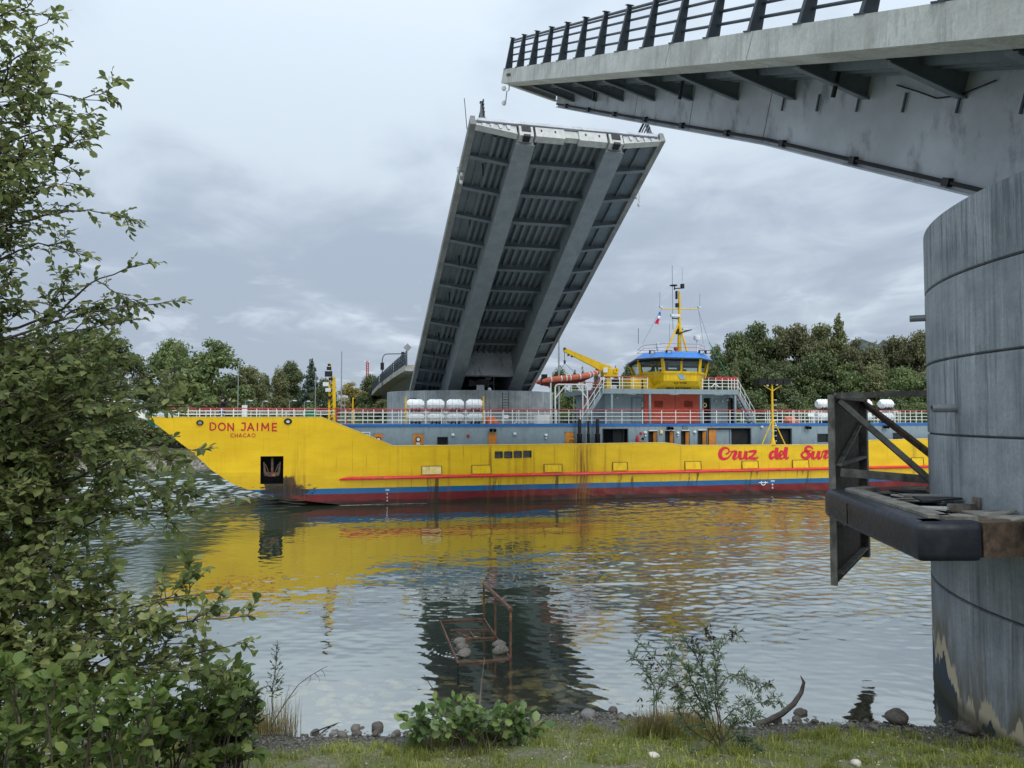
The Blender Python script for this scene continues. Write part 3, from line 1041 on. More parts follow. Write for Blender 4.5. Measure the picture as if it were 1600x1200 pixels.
def hull_mat():
    m, t, p, out = new_mat('hull_paint')
    co = objco(t)
    sep = t.nodes.new('ShaderNodeSeparateXYZ')
    t.links.new(co, sep.inputs[0])
    s, tt, z = sep.outputs
    n1 = noise(t, vscale(t, co, (0.5, 1, 1.2)), 1.0, 5.0, 0.6)
    c = mixc(t, maprange(t, n1, 0.3, 0.7), (0.64, 0.39, 0.003), (0.74, 0.475, 0.007))
    # repainted plates: slightly different shades by strake and frame
    br = t.nodes.new('ShaderNodeTexBrick')
    br.inputs['Scale'].default_value = 1.0
    br.inputs['Brick Width'].default_value = 5.2
    br.inputs['Row Height'].default_value = 1.15
    br.inputs['Mortar Size'].default_value = 0.012
    br.inputs['Mortar Smooth'].default_value = 0.4
    br.inputs['Color1'].default_value = (0.96, 0.96, 0.96, 1)
    br.inputs['Color2'].default_value = (1.03, 1.03, 1.03, 1)
    br.inputs['Mortar'].default_value = (0.95, 0.95, 0.95, 1)
    cmb = t.nodes.new('ShaderNodeCombineXYZ')
    t.links.new(s, cmb.inputs[0])
    t.links.new(z, cmb.inputs[1])
    t.links.new(cmb.outputs[0], br.inputs['Vector'])
    c = mixc(t, 1.0, c, br.outputs['Color'], 'MULTIPLY')
    # stripe and boot topping
    edge = mth(t, 'MULTIPLY', mth(t, 'SUBTRACT', noise(t, co, 2.0, 3.0), 0.5), 0.03)
    ze = mth(t, 'ADD', z, edge)
    above_blue = maprange(t, ze, 1.055, 1.07)
    above_red = maprange(t, ze, 0.715, 0.73)
    nb = noise(t, vscale(t, co, (0.8, 1, 0.8)), 1.3, 5.0, 0.6)
    blue = mixc(t, nb, (0.004, 0.085, 0.22), (0.008, 0.13, 0.32))
    red = mixc(t, nb, (0.10, 0.004, 0.006), (0.20, 0.009, 0.011))
    c = mixc(t, above_blue, blue, c)
    c = mixc(t, above_red, red, c)
    # algae band at the waterline
    wl = noise(t, vscale(t, co, (0.35, 1, 1)), 1.6, 5.0, 0.6)
    band = maprange(t, mth(t, 'ADD', z, mth(t, 'MULTIPLY', mth(t, 'SUBTRACT', wl, 0.5), 0.7)), 0.34, 0.2)
    c = mixc(t, mth(t, 'MULTIPLY', band, 0.85), c, (0.022, 0.008, 0.007))
    # long rust runs at the discharges, with ragged edges
    rag = noise(t, vscale(t, co, (7.0, 1, 0.22)), 1.0, 6.0, 0.7)
    tot = None
    for s0, wd, amt in ((14.5, 0.75, 1.0), (8.25, 0.12, 0.75), (16.0, 0.15, 0.5), (10.0, 0.22, 0.5), (10.55, 0.16, 0.5), (11.1, 0.16, 0.45), (9.5, 0.14, 0.45), (2.4, 0.1, 0.3), (4.6, 0.25, 0.4), (21.5, 0.1, 0.35), (27.2, .1, .3), (40.3, 0.2, 0.5), (5.6, 0.12, 0.4), (17.1, .12, .4), (12.6, .2, .35), (-3.55, 0.35, 0.35)):
        dd = mth(t, 'ABSOLUTE', mth(t, 'SUBTRACT', s, s0))
        g = maprange(t, dd, 0.0, wd * 1.6, amt, 0.0)
        tot = g if tot is None else mth(t, 'MAXIMUM', tot, g)
    fade = maprange(t, z, 3.75, 3.0, 0.35, 1.0)
    rust = mth(t, 'MULTIPLY', mth(t, 'MULTIPLY', tot, maprange(t, rag, 0.36, 0.62)), fade)
    wide = mth(t, 'MULTIPLY', maprange(t, mth(t, 'ABSOLUTE', mth(t, 'SUBTRACT', s, 14.55)), 0.0, 0.85, 0.62, 0.0), mth(t, 'MULTIPLY', above_red, maprange(t, noise(t, vscale(t, co, (2.2, 1, .5)), 1.2, 5.0, .65), .3, .62)))
    rust = mth(t, 'MAXIMUM', rust, wide)
    gen = mth(t, 'MULTIPLY', maprange(t, rag, 0.57, 0.72), 0.6)
    rust = mth(t, 'MAXIMUM', rust, mth(t, 'MULTIPLY', gen, above_red))
    c = mixc(t, rust, c, (0.20, 0.075, 0.008))
    # black rubs under the fender pads
    pads = None
    for s0 in (4.6, 8.2, 13.0, 17.5, 22.4, 27.0, 30.9):
        dd = mth(t, 'ABSOLUTE', mth(t, 'SUBTRACT', s, s0 + 0.1))
        g = maprange(t, dd, 0.45, 0.8, 1.0, 0.0)
        pads = g if pads is None else mth(t, 'MAXIMUM', pads, g)
    rub = mth(t, 'MULTIPLY', mth(t, 'MULTIPLY', pads, maprange(t, noise(t, vscale(t, co, (3.5, 1, 0.4)), 1.1, 4.0), 0.48, 0.62)), maprange(t, z, 1.72, 1.66))
    c = mixc(t, mth(t, 'MULTIPLY', rub, 0.8), c, (0.02, 0.018, 0.014))
    # black scraping round the anchor and along the forefoot
    fx = mth(t, 'SUBTRACT', s, -4.3)
    fz = mth(t, 'SUBTRACT', z, 1.0)
    rr = mth(t, 'SQRT', mth(t, 'ADD', mth(t, 'POWER', mth(t, 'DIVIDE', fx, 3.4), 2.0), mth(t, 'POWER', fz, 2.0)))
    sc = mth(t, 'MULTIPLY', maprange(t, mth(t, 'ADD', rr, mth(t, 'MULTIPLY', noise(t, vscale(t, co, (1, 1, 2)), 2.6, 7.0, 0.72), 1.6)), 1.28, 1.14), maprange(t, z, 1.9, 1.5))
    c = mixc(t, mth(t, 'MULTIPLY', sc, 0.92), c, (0.016, 0.013, 0.010))
    # black chafe trailing below the anchor pocket
    jag = mth(t, 'MULTIPLY', mth(t, 'SUBTRACT', noise(t, vscale(t, co, (3, 1, 1)), 1.5, 6.0, .7), .5), 0.9)
    inx = mth(t, 'MULTIPLY', maprange(t, mth(t, 'ADD', mth(t, 'ADD', s, jag), mth(t, 'MULTIPLY', z, .35)), -5.15, -5.05), maprange(t, mth(t, 'ADD', mth(t, 'ADD', s, jag), mth(t, 'MULTIPLY', z, .5)), -2.9, -3.1))
    chafe = mth(t, 'MULTIPLY', mth(t, 'MULTIPLY', inx, maprange(t, z, 0.72, 0.95)), maprange(t, mth(t, 'ADD', z, jag), 1.9, 1.75))
    c = mixc(t, mth(t, 'MULTIPLY', chafe, 0.93), c, (0.018, 0.012, 0.009))
    rustg = mth(t, 'MULTIPLY', maprange(t, mth(t, 'ABSOLUTE', mth(t, 'ADD', s, 3.75)), 1.2, .2), mth(t, 'MULTIPLY', maprange(t, z, 2.2, 1.6), maprange(t, rag, .45, .62)))
    c = mixc(t, mth(t, 'MULTIPLY', rustg, 0.5), c, (0.12, 0.045, 0.012))
    t.links.new(c, p.inputs['Base Color'])
    t.links.new(maprange(t, noise(t, co, 3.0, 4.0), 0.2, 0.8, 0.33, 0.5), p.inputs['Roughness'])
    p.inputs['Specular IOR Level'].default_value = 0.4
    frm = mth(t, 'MULTIPLY', mth(t, 'ABSOLUTE', mth(t, 'SINE', mth(t, 'MULTIPLY', s, 4.4))), 0.22)
    bmp = mth(t, 'ADD', mth(t, 'ADD', frm, noise(t, vscale(t, co, (1.0, 1, 1.0)), 1.1, 2.0)), mth(t, 'MULTIPLY', br.outputs['Fac'], -0.05))
    setbump(t, p, bmp, 0.25, 0.06)
    return m


M['hull'] = hull_mat()

top_px = [(230, 652), (503, 652), (615, 697), (900, 694), (1000, 692.3), (1040, 692), (1068, 696), (1300, 695), (1318, 695), (1350, 688.5), (1440, 686), (1600, 686)]
bot_px = [(230, 652), (266, 680), (300, 706), (330, 734), (360, 755), (390, 767), (420, 774), (450, 779), (490, 785), (545, 791)]


def bow_sz(px, py):
    s, z = shp(px, py)
    for _ in range(4):
        f = max(0.0, min(1.0, (-1.5 - s) / 8.0))
        s, z = shp(px, py, f * f * (0.25 + 0.10 * max(0.0, 5.4 - z)))
    return s, z


TOP = [bow_sz(*p) for p in top_px]
BOT = [bow_sz(*p) for p in bot_px]
BOT[-1] = (BOT[-1][0], -0.02)
BOT += [(1.2, -0.5), (6.0, -0.9), (46.0, -0.9)]
BOW_S = TOP[0][0]
STERN_S = 47.5


def lerp_tab(tab, s):
    if s <= tab[0][0]:
        return tab[0][1]
    for (a, za), (b, zb_) in zip(tab[:-1], tab[1:]):
        if s <= b:
            return za + (zb_ - za) * (s - a) / (b - a)
    return tab[-1][1]


def ztop(s):
    return lerp_tab(TOP, s)


def zbot(s):
    return lerp_tab(BOT, s)


def zknk(s):
    return 1.67 + max(0.0, min(1.0, (-1.0 - s) / 6.0)) * 0.45


def hull_t(s, z):
    k = zknk(s)
    t = max(0.0, k - z) * 0.2
    f = max(0.0, min(1.0, (-1.5 - s) / 8.0))
    t += f * f * (0.25 + 0.10 * max(0.0, 5.4 - z))
    return t


def hp(px, py, off=0.0):
    """pixel -> point on the hull side, off metres proud"""
    t = 0.0
    for _ in range(4):
        s, z = shp(px, py, t)
        t = hull_t(s, z)
    return Vector((s, t - off, z))


PORTS = [(774, 706, 784.5, 715), (788.5, 706, 799.5, 715), (803.5, 705.5, 814.5, 714.5), (818.5, 705, 829.5, 714)]
holes = []
for x0, y0, x1, y1 in PORTS:
    a, b = shp(x0, y1), shp(x1, y0)
    holes.append((a[0], b[0], a[1], b[1]))
ANCH = (hp(407, 713), hp(443, 713), hp(447, 756), hp(412, 752))
ah = (ANCH[0].x, ANCH[1].x, ANCH[2].z, ANCH[0].z)
holes.append(ah)
cols = sorted(set([round(x, 3) for x in [p[0] for p in TOP if p[0] < STERN_S] + [p[0] for p in BOT if p[0] < STERN_S] + [STERN_S] + [BOW_S + 0.4 * i for i in range(1, 28)] + list(np.arange(0, 47, 2.0)) + [h[0] for h in holes] + [h[1] for h in holes]]))
zs_ = sorted(set([-0.9, -0.4, 0.0, 0.3, 0.7, 1.05, 1.35, 1.67, 1.9, 2.12, 2.5, 3.3, 3.75, 4.3, 4.9, 5.5] + [h[2] for h in holes] + [h[3] for h in holes]))


def hull_side(far=False):
    mb = MB()
    g = {}
    for i, s in enumerate(cols):
        lo, hi = zbot(s), ztop(s)
        for j, z in enumerate(zs_):
            zz = min(max(z, lo), hi)
            t = hull_t(s, zz)
            g[i, j] = len(mb.v)
            mb.v.append((s, BEAM - t if far else t, zz))
    for i in range(len(cols) - 1):
        for j in range(len(zs_) - 1):
            sm, zm = (cols[i] + cols[i + 1]) / 2, (zs_[j] + zs_[j + 1]) / 2
            if not far and any(h[0] < sm < h[1] and h[2] < zm < h[3] for h in holes):
                continue
            q = [g[i, j], g[i + 1, j], g[i + 1, j + 1], g[i, j + 1]]
            zz = [mb.v[k][2] for k in q]
            if max(zz) - min(zz) < 1e-6 and abs(mb.v[q[0]][1] - mb.v[q[2]][1]) < 1e-6:
                continue
            mb.f.append(tuple(q))
    return mb


mb = hull_side()
far_mb = hull_side(True)
mb.add(far_mb.v, far_mb.f)
# raked bottom and bow plate between the sides, and the transom
b = []
for s in cols:
    z = zbot(s)
    t = hull_t(s, z)
    b.append([(s, t, z), (s, BEAM - t, z)])
for a, c in zip(b[:-1], b[1:]):
    mb.add([a[0], c[0], c[1], a[1]], [(0, 1, 2, 3)])
s = cols[-1]
mb.add([(s, hull_t(s, -0.9), -0.9), (s, 0, ztop(s)), (s, BEAM, ztop(s)), (s, BEAM - hull_t(s, -0.9), -0.9)], [(0, 1, 2, 3)])
hull = mb.build('hull', M['hull'], ship)
# inner faces of the bulwark, its capping and the car deck
mb = MB()
for a, c in zip(cols[1:-1], cols[2:]):
    for t0 in (0.14, BEAM - 0.14):
        f = max(0.0, min(1.0, (-1.5 - a) / 8.0)) ** 2 * 0.25
        f = f if t0 < 1 else -f
        zl_ = 1.9 if a > -1.5 else 4.8
        mb.add([(a, t0 + f, zl_), (c, t0 + f, zl_), (c, t0 + f, ztop(c)), (a, t0 + f, ztop(a))], [(0, 1, 2, 3)])
mb.build('bulwark_inner', M['shipgrey'], ship)
mb = MB()
for a, c in zip(cols[:-1], cols[1:]):
    ta, tc = hull_t(a, ztop(a)), hull_t(c, ztop(c))
    for k in (0, 1):
        ya0, yc0 = (ta - 0.02, tc - 0.02) if k == 0 else (BEAM - ta - 0.18, BEAM - tc - 0.18)
        za, zc = ztop(a), ztop(c)
        mb.hexa([(a, ya0, za), (a, ya0 + 0.2, za), (a, ya0 + 0.2, za + 0.035), (a, ya0, za + 0.035)], [(c, yc0, zc), (c, yc0 + 0.2, zc), (c, yc0 + 0.2, zc + 0.035), (c, yc0, zc + 0.035)])
mb.build('bulwark_cap', M['cap'], ship)
MB().box(-1.5, STERN_S - 0.2, 0.16, BEAM - 0.16, 2.15, 2.2).build('car_deck', M['deckgreen'], ship)
mb = MB().box(BOW_S + 0.6, -1.7, 0.75, 2.4, 4.75, 4.82).box(BOW_S + 0.6, -1.7, BEAM - 2.4, BEAM - 0.75, 4.75, 4.82)
mb.build('forecastle_walkway', M['deckgreen'], ship)
# freeing ports and the anchor pocket
for h in holes[:4]:
    mb = MB()
    s0, s1, z0, z1 = h
    mb.add([(s0, 0, z0), (s1, 0, z0), (s1, 0, z1), (s0, 0, z1), (s0, .35, z0), (s1, .35, z0), (s1, .35, z1), (s0, .35, z1)],
           [(4, 5, 6, 7), (0, 1, 5, 4), (1, 2, 6, 5), (2, 3, 7, 6), (3, 0, 4, 7)])
    fp = mb.build('freeing_port', M['dark'], ship)
    mb = MB()
    zm = (z0 + z1) / 2
    for k in range(4):
        x = s0 + (s1 - s0) * (0.2 + 0.2 * k)
        mb.box(x - 0.02, x + 0.02, 0.02, 0.05, z0 + 0.05, z1 - 0.05)
    mb.box(s0 - .03, s1 + .03, -0.03, 0.0, z1, z1 + 0.04).box(s0 - .03, s1 + .03, -0.03, 0.0, z0 - 0.04, z0).box(s0 - .04, s0, -0.03, 0, z0, z1).box(s1, s1 + .04, -0.03, 0, z0, z1)
    mb.build('port_frame', M['fender_rust'], fp)
s0, s1, z0, z1 = ah
tb0, tb1 = hull_t(s0, z0), hull_t(s1, z0)
mb = MB()
mb.add([(s0, hull_t(s0, z0), z0), (s1, hull_t(s1, z0), z0), (s1, hull_t(s1, z1), z1), (s0, hull_t(s0, z1), z1),
        (s0, 1.6, z0), (s1, 1.6, z0), (s1, 1.6, z1), (s0, 1.6, z1)], [(4, 5, 6, 7), (0, 1, 5, 4), (1, 2, 6, 5), (2, 3, 7, 6), (3, 0, 4, 7)])
pocket = mb.build('anchor_pocket', M['dark'], ship)
sm = (s0 + s1) / 2
t0 = hull_t(sm, 2.3) + 0.12
mb = MB()
mb.bar((sm, t0 + 0.2, 2.95), (sm + 0.02, t0, 1.95), 0.13, 0.13)
mb.bar((sm - 0.42, t0, 2.0), (sm + 0.42, t0, 2.0), 0.24, 0.2)
for q in (-1, 1):
    mb.hexa([(sm + q * .30, t0 - .06, 2.0), (sm + q * .46, t0 - .06, 2.0), (sm + q * .46, t0 + .06, 2.0), (sm + q * .30, t0 + .06, 2.0)],
            [(sm + q * .44, t0 - .02, 2.72), (sm + q * .50, t0 - .02, 2.72), (sm + q * .50, t0 + .02, 2.72), (sm + q * .44, t0 + .02, 2.72)])
    mb.bar((sm + q * .2, t0 - 0.05, 2.15), (sm + q * .38, t0 - 0.05, 2.6), 0.07, 0.05)
mb.build('anchor', M['fender_rust'], pocket)
MB().box(sm - 0.25, sm + 0.25, t0 - 0.16, t0 - 0.05, 1.86, 2.12).build('anchor_crown', M['rust'], pocket)
# rub rail along the side
mb = MB()
ss = [-1.15, -0.6, 0.2] + list(np.arange(2, 47, 3.0)) + [47]
prof = [(-0.02, 0.12), (0.1, 0.11), (0.17, 0.06), (0.19, 0.0), (0.17, -0.06), (0.1, -0.12), (-0.02, -0.13)]
rings = []
for i, s in enumerate(ss):
    k = (0.12, 0.75, 1.0)[i] if i < 3 else 1.0
    zc = 1.66 + 0.0022 * s - (0.05 if i == 0 else 0)
    rings.append([(s, -o * k, zc + h * (0.85 if i else 0.45)) for o, h in prof])
n = len(prof)
vs_ = [p for r_ in rings for p in r_]
fs = [(i * n + j, i * n + j + 1, (i + 1) * n + j + 1, (i + 1) * n + j) for i in range(len(rings) - 1) for j in range(n - 1)]
fs.append(tuple(range(n)))
mb.add(vs_, fs)
mb.build('rub_rail', M['rubred'], ship, smooth=True)
for x0, x1, y0, y1 in ((659, 690, 728, 741), (737, 767, 726.5, 740), (850, 878, 725, 737.5), (957, 980, 722, 735), (1070, 1095, 720.5, 733.5), (1159, 1184, 720, 732), (1238, 1263, 718.5, 731), (1424, 1442, 715, 729)):
    a, b_ = shp(x0, y1), shp(x1, y0)
    mb = MB().hexa([(a[0], -0.02, a[1]), (b_[0], -0.02, a[1]), (b_[0], -0.0, b_[1]), (a[0], -0.0, b_[1])], [(a[0], -0.07, a[1]), (b_[0], -0.07, a[1]), (b_[0], -0.02, b_[1]), (a[0], -0.02, b_[1])])
    st = mb.build('boarding_step', M['yellow'] if x0 not in (659,) else M['cap'], ship)
    mb = MB()
    for s_ in (a[0], b_[0]):
        mb.bar((s_, -0.08, a[1]), (s_, -0.025, b_[1]), 0.035, 0.04)
    mb.bar((a[0], -0.025, b_[1]), (b_[0], -0.025, b_[1]), 0.025, 0.025)
    mb.build('step_frame', M['fender_rust'], st)
# fairleads
for px, py, mt, nm in ((312.5, 660.5, M['steel'], 'fairlead'), (450, 658.5, M['winch'], 'fairlead')):
    c = hp(px, py, 0.02)
    mb = MB()
    r0, r1 = (0.15, 0.115) if px < 400 else (0.18, 0.11)
    n = 18
    vs_ = []
    for rr, o in ((r0 + .03, 0.0), (r0, 0.06), (r1, 0.05), (r1 - 0.02, -0.03)):
        for j in range(n):
            a = 2 * math.pi * j / n
            vs_.append((c.x + rr * 1.15 * math.cos(a), c.y - o, c.z + rr * 0.9 * math.sin(a)))
    fs = [(i * n + j, i * n + (j + 1) % n, (i + 1) * n + (j + 1) % n, (i + 1) * n + j) for i in range(3) for j in range(n)]
    mb.add(vs_, fs)
    fl = mb.build(nm, M['black'], ship, smooth=True)
    MB().add([(c.x + r1 * math.cos(2 * math.pi * j / n), c.y + 0.0, c.z + r1 * 0.85 * math.sin(2 * math.pi * j / n)) for j in range(n)], [tuple(range(n))]).build('fairlead_bore', M['lampglass'] if px > 400 else M['steel'], fl)


# lettering: text is laid on the hull side, 1 cm proud
def text_pts(body, off=0.0, spacing=1.0):
    cu = bpy.data.curves.new('lettering', 'FONT')
    cu.body = body
    cu.offset = off
    cu.space_character = spacing
    cu.resolution_u = 3
    o = bpy.data.objects.new('lettering', cu)
    COL.objects.link(o)
    dg = bpy.context.evaluated_depsgraph_get()
    dg.update()
    me = bpy.data.meshes.new_from_object(o.evaluated_get(dg))
    v = [tuple(p.co) for p in me.vertices]
    f = [tuple(p.vertices) for p in me.polygons]
    bpy.data.objects.remove(o)
    bpy.data.meshes.remove(me)
    xs, ys = [p[0] for p in v], [p[1] for p in v]
    x0, x1, y0, y1 = min(xs), max(xs), min(ys), max(ys)
    return [((x - x0) / (x1 - x0), (y - y0) / (y1 - y0)) for x, y, _ in v], f


def lettering(body, rect, name, m, fn, parent, off=0.02, spacing=1.1):
    pts, f = text_pts(body, off, spacing)
    x0, y0, x1, y1 = rect
    mb = MB()
    mb.add([fn(x0 + u * (x1 - x0), y1 + (y0 - y1) * v) for u, v in pts], f)
    return mb.build(name, m, parent, fix=False)


def stroke(mb, pts, fn):
    """a brush stroke: pts (x, y, width) splined and laid as a ribbon"""
    P_ = []
    n = len(pts)
    for i in range(n - 1):
        p0, p1, p2, p3 = (np.array(pts[max(0, min(n - 1, k))], float) for k in (i - 1, i, i + 1, i + 2))
        for t in np.linspace(0, 1, 7)[:-1]:
            P_.append(0.5 * (2 * p1 + (p2 - p0) * t + (2 * p0 - 5 * p1 + 4 * p2 - p3) * t * t + (3 * p1 - p0 - 3 * p2 + p3) * t ** 3))
    P_.append(np.array(pts[-1], float))
    L_, R_ = [], []
    for i, p in enumerate(P_):
        d = P_[min(i + 1, len(P_) - 1)][:2] - P_[max(i - 1, 0)][:2]
        d /= max(1e-6, np.hypot(*d))
        w = max(2.5, p[2] * 1.5) / 2
        L_.append((p[0] - d[1] * w, p[1] + d[0] * w))
        R_.append((p[0] + d[1] * w, p[1] - d[0] * w))
    pts_ = [fn(*q) for q in L_ + R_]
    k = len(L_)
    mb.add(pts_, [(i, i + 1, k + i + 1, k + i) for i in range(k - 1)])



GLYPH = {
    'D': [[(0, 0), (0, 1), (.35, 1), (.72, .84), (.85, .5), (.72, .16), (.35, 0), (0, 0)]],
    'O': [[(.5 + .5 * math.cos(a), .5 + .5 * math.sin(a)) for a in np.linspace(1.57, 7.86, 17)]],
    'N': [[(0, 0), (0, 1)], [(0, 1), (.8, 0)], [(.8, 0), (.8, 1)]],
    'J': [[(.15, 1), (.62, 1)], [(.62, 1), (.62, .28), (.5, .05), (.25, 0), (0, .12)]],
    'A': [[(0, 0), (.45, 1)], [(.45, 1), (.9, 0)], [(.17, .32), (.73, .32)]],
    'I': [[(0, 0), (0, 1)]],
    'M': [[(0, 0), (.05, 1)], [(.05, 1), (.5, .3)], [(.5, .3), (.95, 1)], [(.95, 1), (1, 0)]],
    'E': [[(0, 0), (0, 1)], [(0, 1), (.6, 1)], [(0, .5), (.55, .5)], [(0, 0), (.6, 0)]],
    'C': [[(.9, .85), (.72, .97), (.5, 1), (.2, .87), (.03, .6), (.03, .4), (.2, .13), (.5, 0), (.72, .03), (.9, .15)]],
    'H': [[(0, 0), (0, 1)], [(.75, 0), (.75, 1)], [(0, .5), (.75, .5)]],
}


def sign_word(letters, h, wd, fn, m, parent, aspect):
    """block capitals from flat strokes: letters = (char, x of its left edge, baseline y)"""
    for ch, x0, yb in letters:
        mb = MB()
        for k, st in enumerate(GLYPH[ch]):
            off = .012 + .0008 * k
            pts = [(x0 + u * h * aspect, yb - v * h) for u, v in st]
            n_ = len(pts)
            L_, R_ = [], []
            for i, p in enumerate(pts):
                a, b = pts[max(0, i - 1)], pts[min(n_ - 1, i + 1)]
                if n_ > 2 and pts[0] == pts[-1] and i in (0, n_ - 1):
                    a, b = pts[0], pts[1] if i == 0 else pts[0]
                    if i:
                        a = pts[-2]
                dx, dy = b[0] - a[0], b[1] - a[1]
                q = max(1e-6, math.hypot(dx, dy))
                ex, ey = (dx / q * wd * .35, dy / q * wd * .35) if n_ == 2 else (0, 0)
                sg = -1 if i == 0 else 1
                L_.append((p[0] - dy / q * wd / 2 + ex * sg, p[1] + dx / q * wd / 2 + ey * sg))
                R_.append((p[0] + dy / q * wd / 2 + ex * sg, p[1] - dx / q * wd / 2 + ey * sg))
            mb.add([fn(x, y, off) for x, y in L_ + R_], [(i, i + 1, n_ + i + 1, n_ + i) for i in range(n_ - 1)])
        mb.build('painted_letter', m, parent, fix=False)


sign_word([('D', 328.5, 672), ('O', 341.5, 672.4), ('N', 356.3, 672.8), ('J', 376.5, 672.4), ('A', 387, 672.6), ('I', 402.3, 672.6), ('M', 409.2, 672.8), ('E', 425.8, 673)], 11.2, 2.3, hp, M['letter'], hull, .93)
sign_word([('C', 360.5, 683), ('H', 367.3, 683), ('A', 373.3, 683), ('C', 380.2, 683), ('A', 386.4, 683), ('O', 393.6, 683)], 5.4, 1.15, hp, M['letter'], hull, .95)




STROKES = [
    [(172, 212, 14), (196, 206, 14), (212, 184, 12), (202, 156, 13), (165, 144, 18), (125, 168, 26), (108, 212, 30), (118, 254, 28), (152, 270, 22), (200, 256, 14), (236, 214, 10), (254, 186, 8)],
    [(222, 190, 8), (262, 184, 16), (290, 190, 22), (276, 228, 26), (264, 262, 24), (282, 272, 14), (304, 256, 9), (328, 220, 7)],
    [(340, 180, 26), (332, 225, 28), (338, 262, 24), (364, 266, 15), (392, 232, 9)], [(408, 180, 26), (398, 230, 28), (404, 264, 24), (430, 262, 14), (452, 236, 7)],
    [(430, 188, 10), (462, 184, 20), (524, 180, 18)], [(524, 184, 12), (486, 224, 15), (444, 262, 15)], [(440, 266, 14), (480, 264, 22), (520, 264, 16), (544, 244, 6)],
    [(742, 204, 12), (716, 184, 16), (688, 204, 22), (678, 240, 24), (692, 264, 22), (726, 244, 12)], [(756, 140, 26), (746, 210, 28), (748, 256, 24), (770, 266, 14), (788, 246, 8)],
    [(786, 238, 10), (816, 218, 12), (826, 192, 12), (804, 182, 14), (784, 214, 20), (788, 254, 20), (812, 266, 14), (842, 242, 8)],
    [(862, 134, 28), (852, 200, 30), (852, 250, 24), (868, 264, 16), (890, 246, 7)],
    [(1162, 156, 12), (1132, 130, 14), (1094, 136, 18), (1080, 162, 22), (1102, 192, 26), (1122, 222, 28), (1104, 254, 24), (1072, 260, 20), (1044, 244, 18), (1036, 216, 16), (1064, 190, 14), (1108, 180, 10), (1140, 172, 8)],
    [(1172, 180, 24), (1158, 226, 26), (1162, 260, 22), (1188, 262, 14), (1214, 226, 9)], [(1236, 178, 24), (1222, 230, 26), (1228, 262, 22), (1254, 254, 12), (1272, 200, 8)],
    [(1262, 190, 8), (1294, 184, 18), (1328, 184, 22), (1308, 220, 24), (1294, 250, 22), (1312, 262, 14), (1334, 246, 9), (1352, 220, 6)],
]
for idx in ((0,), (1,), (2, 3), (4, 5, 6), (7, 8), (9,), (10,), (11,), (12, 13), (14,)):
    mb = MB()
    for i in idx:
        off = 0.012 + 0.0012 * i
        stroke(mb, STROKES[i], lambda x, y, o=off: S3(1110 + x / 7.27, 680 + y / 7.27, 0.0) - Vector((0, o, 0)))
    mb.build('painted_letter', M['letter_pink'], hull, fix=False)
# load line and draught marks
mb = MB()
c = hp(1192.5, 754, 0.02)
n = 20
for k in range(n):
    a0, a1 = 2 * math.pi * k / n, 2 * math.pi * (k + 1) / n
    mb.add([(c.x + r_ * math.cos(a), c.y, c.z + r_ * math.sin(a)) for r_, a in ((.15, a0), (.15, a1), (.2, a1), (.2, a0))], [(0, 1, 2, 3)])
mb.add([(c.x + a, c.y - .002, c.z + b_) for a, b_ in ((-.36, -.02), (.36, -.02), (.36, .03), (-.36, .03))], [(0, 1, 2, 3)])
mb.build('load_line', M['paper'], hull, fix=False)
for x, y in ((605, 765.5), (605, 771.5), (605, 777), (605, 782), (1207, 751.5), (1207, 757), (1207, 762)):
    lettering('2M' if y in (765.5, 751.5) else ('8' if y < 775 else '6'), (x - (3 if y in (765.5, 751.5) else 1.0), y - 1.4, x + (3 if y in (765.5, 751.5) else 1.0), y + 1.4), 'draught_mark', M['paper'], lambda a, b_: hp(a, b_, 0.012), hull)

# ------------------------------------------------------------------ casing: grey side wall with doors and openings
CT = 1.2
DECK_Z = 4.95
z_lo = 2.2


def srect(x0, y0, x1, y1, t=CT):
    a, b_ = shp(x0, y1, t), shp(x1, y0, t)
    return a[0], b_[0], a[1], b_[1]


openings = []
for x0, y0, x1, y1 in ((684, 683.5, 699, 699), (942, 670, 981, None), (1014, 674.5, 1026, None), (1040, 674, 1052, None), (1065, 674, 1076.5, None), (1091, 673.5, 1103, None),
                       (1106, 669, 1173, None), (1210, 669.5, 1236.5, None), (1278, 678.5, 1293, 691), (1396, 677, 1409, 689)):
    r_ = list(srect(x0, y0, x1, y1 or 700))
    if y1 is None:
        r_[2] = 2.25
    openings.append(tuple(r_))


def holed_wall(s0, s1, z0, z1, t, hs, depth):
    mb = MB()
    xs = sorted(set([s0, s1] + [h[0] for h in hs] + [h[1] for h in hs]))
    zz = sorted(set([z0, z1] + [h[2] for h in hs] + [h[3] for h in hs]))
    for a, b_ in zip(xs[:-1], xs[1:]):
        for c_, d in zip(zz[:-1], zz[1:]):
            m, q = (a + b_) / 2, (c_ + d) / 2
            if any(h[0] < m < h[1] and h[2] < q < h[3] for h in hs):
                continue
            mb.add([(a, t, c_), (b_, t, c_), (b_, t, d), (a, t, d)], [(0, 1, 2, 3)])
    for h in hs:
        a, b_, c_, d = h
        mb.add([(a, t, c_), (b_, t, c_), (b_, t, d), (a, t, d), (a, t + depth, c_), (b_, t + depth, c_), (b_, t + depth, d), (a, t + depth, d)],
               [(0, 1, 5, 4), (1, 2, 6, 5), (2, 3, 7, 6), (3, 0, 4, 7)])
    return mb


wall = holed_wall(-1.6, 46.0, z_lo, DECK_Z - 0.001, CT, openings, 0.12).build('casing_wall', M['shipgrey'], ship)
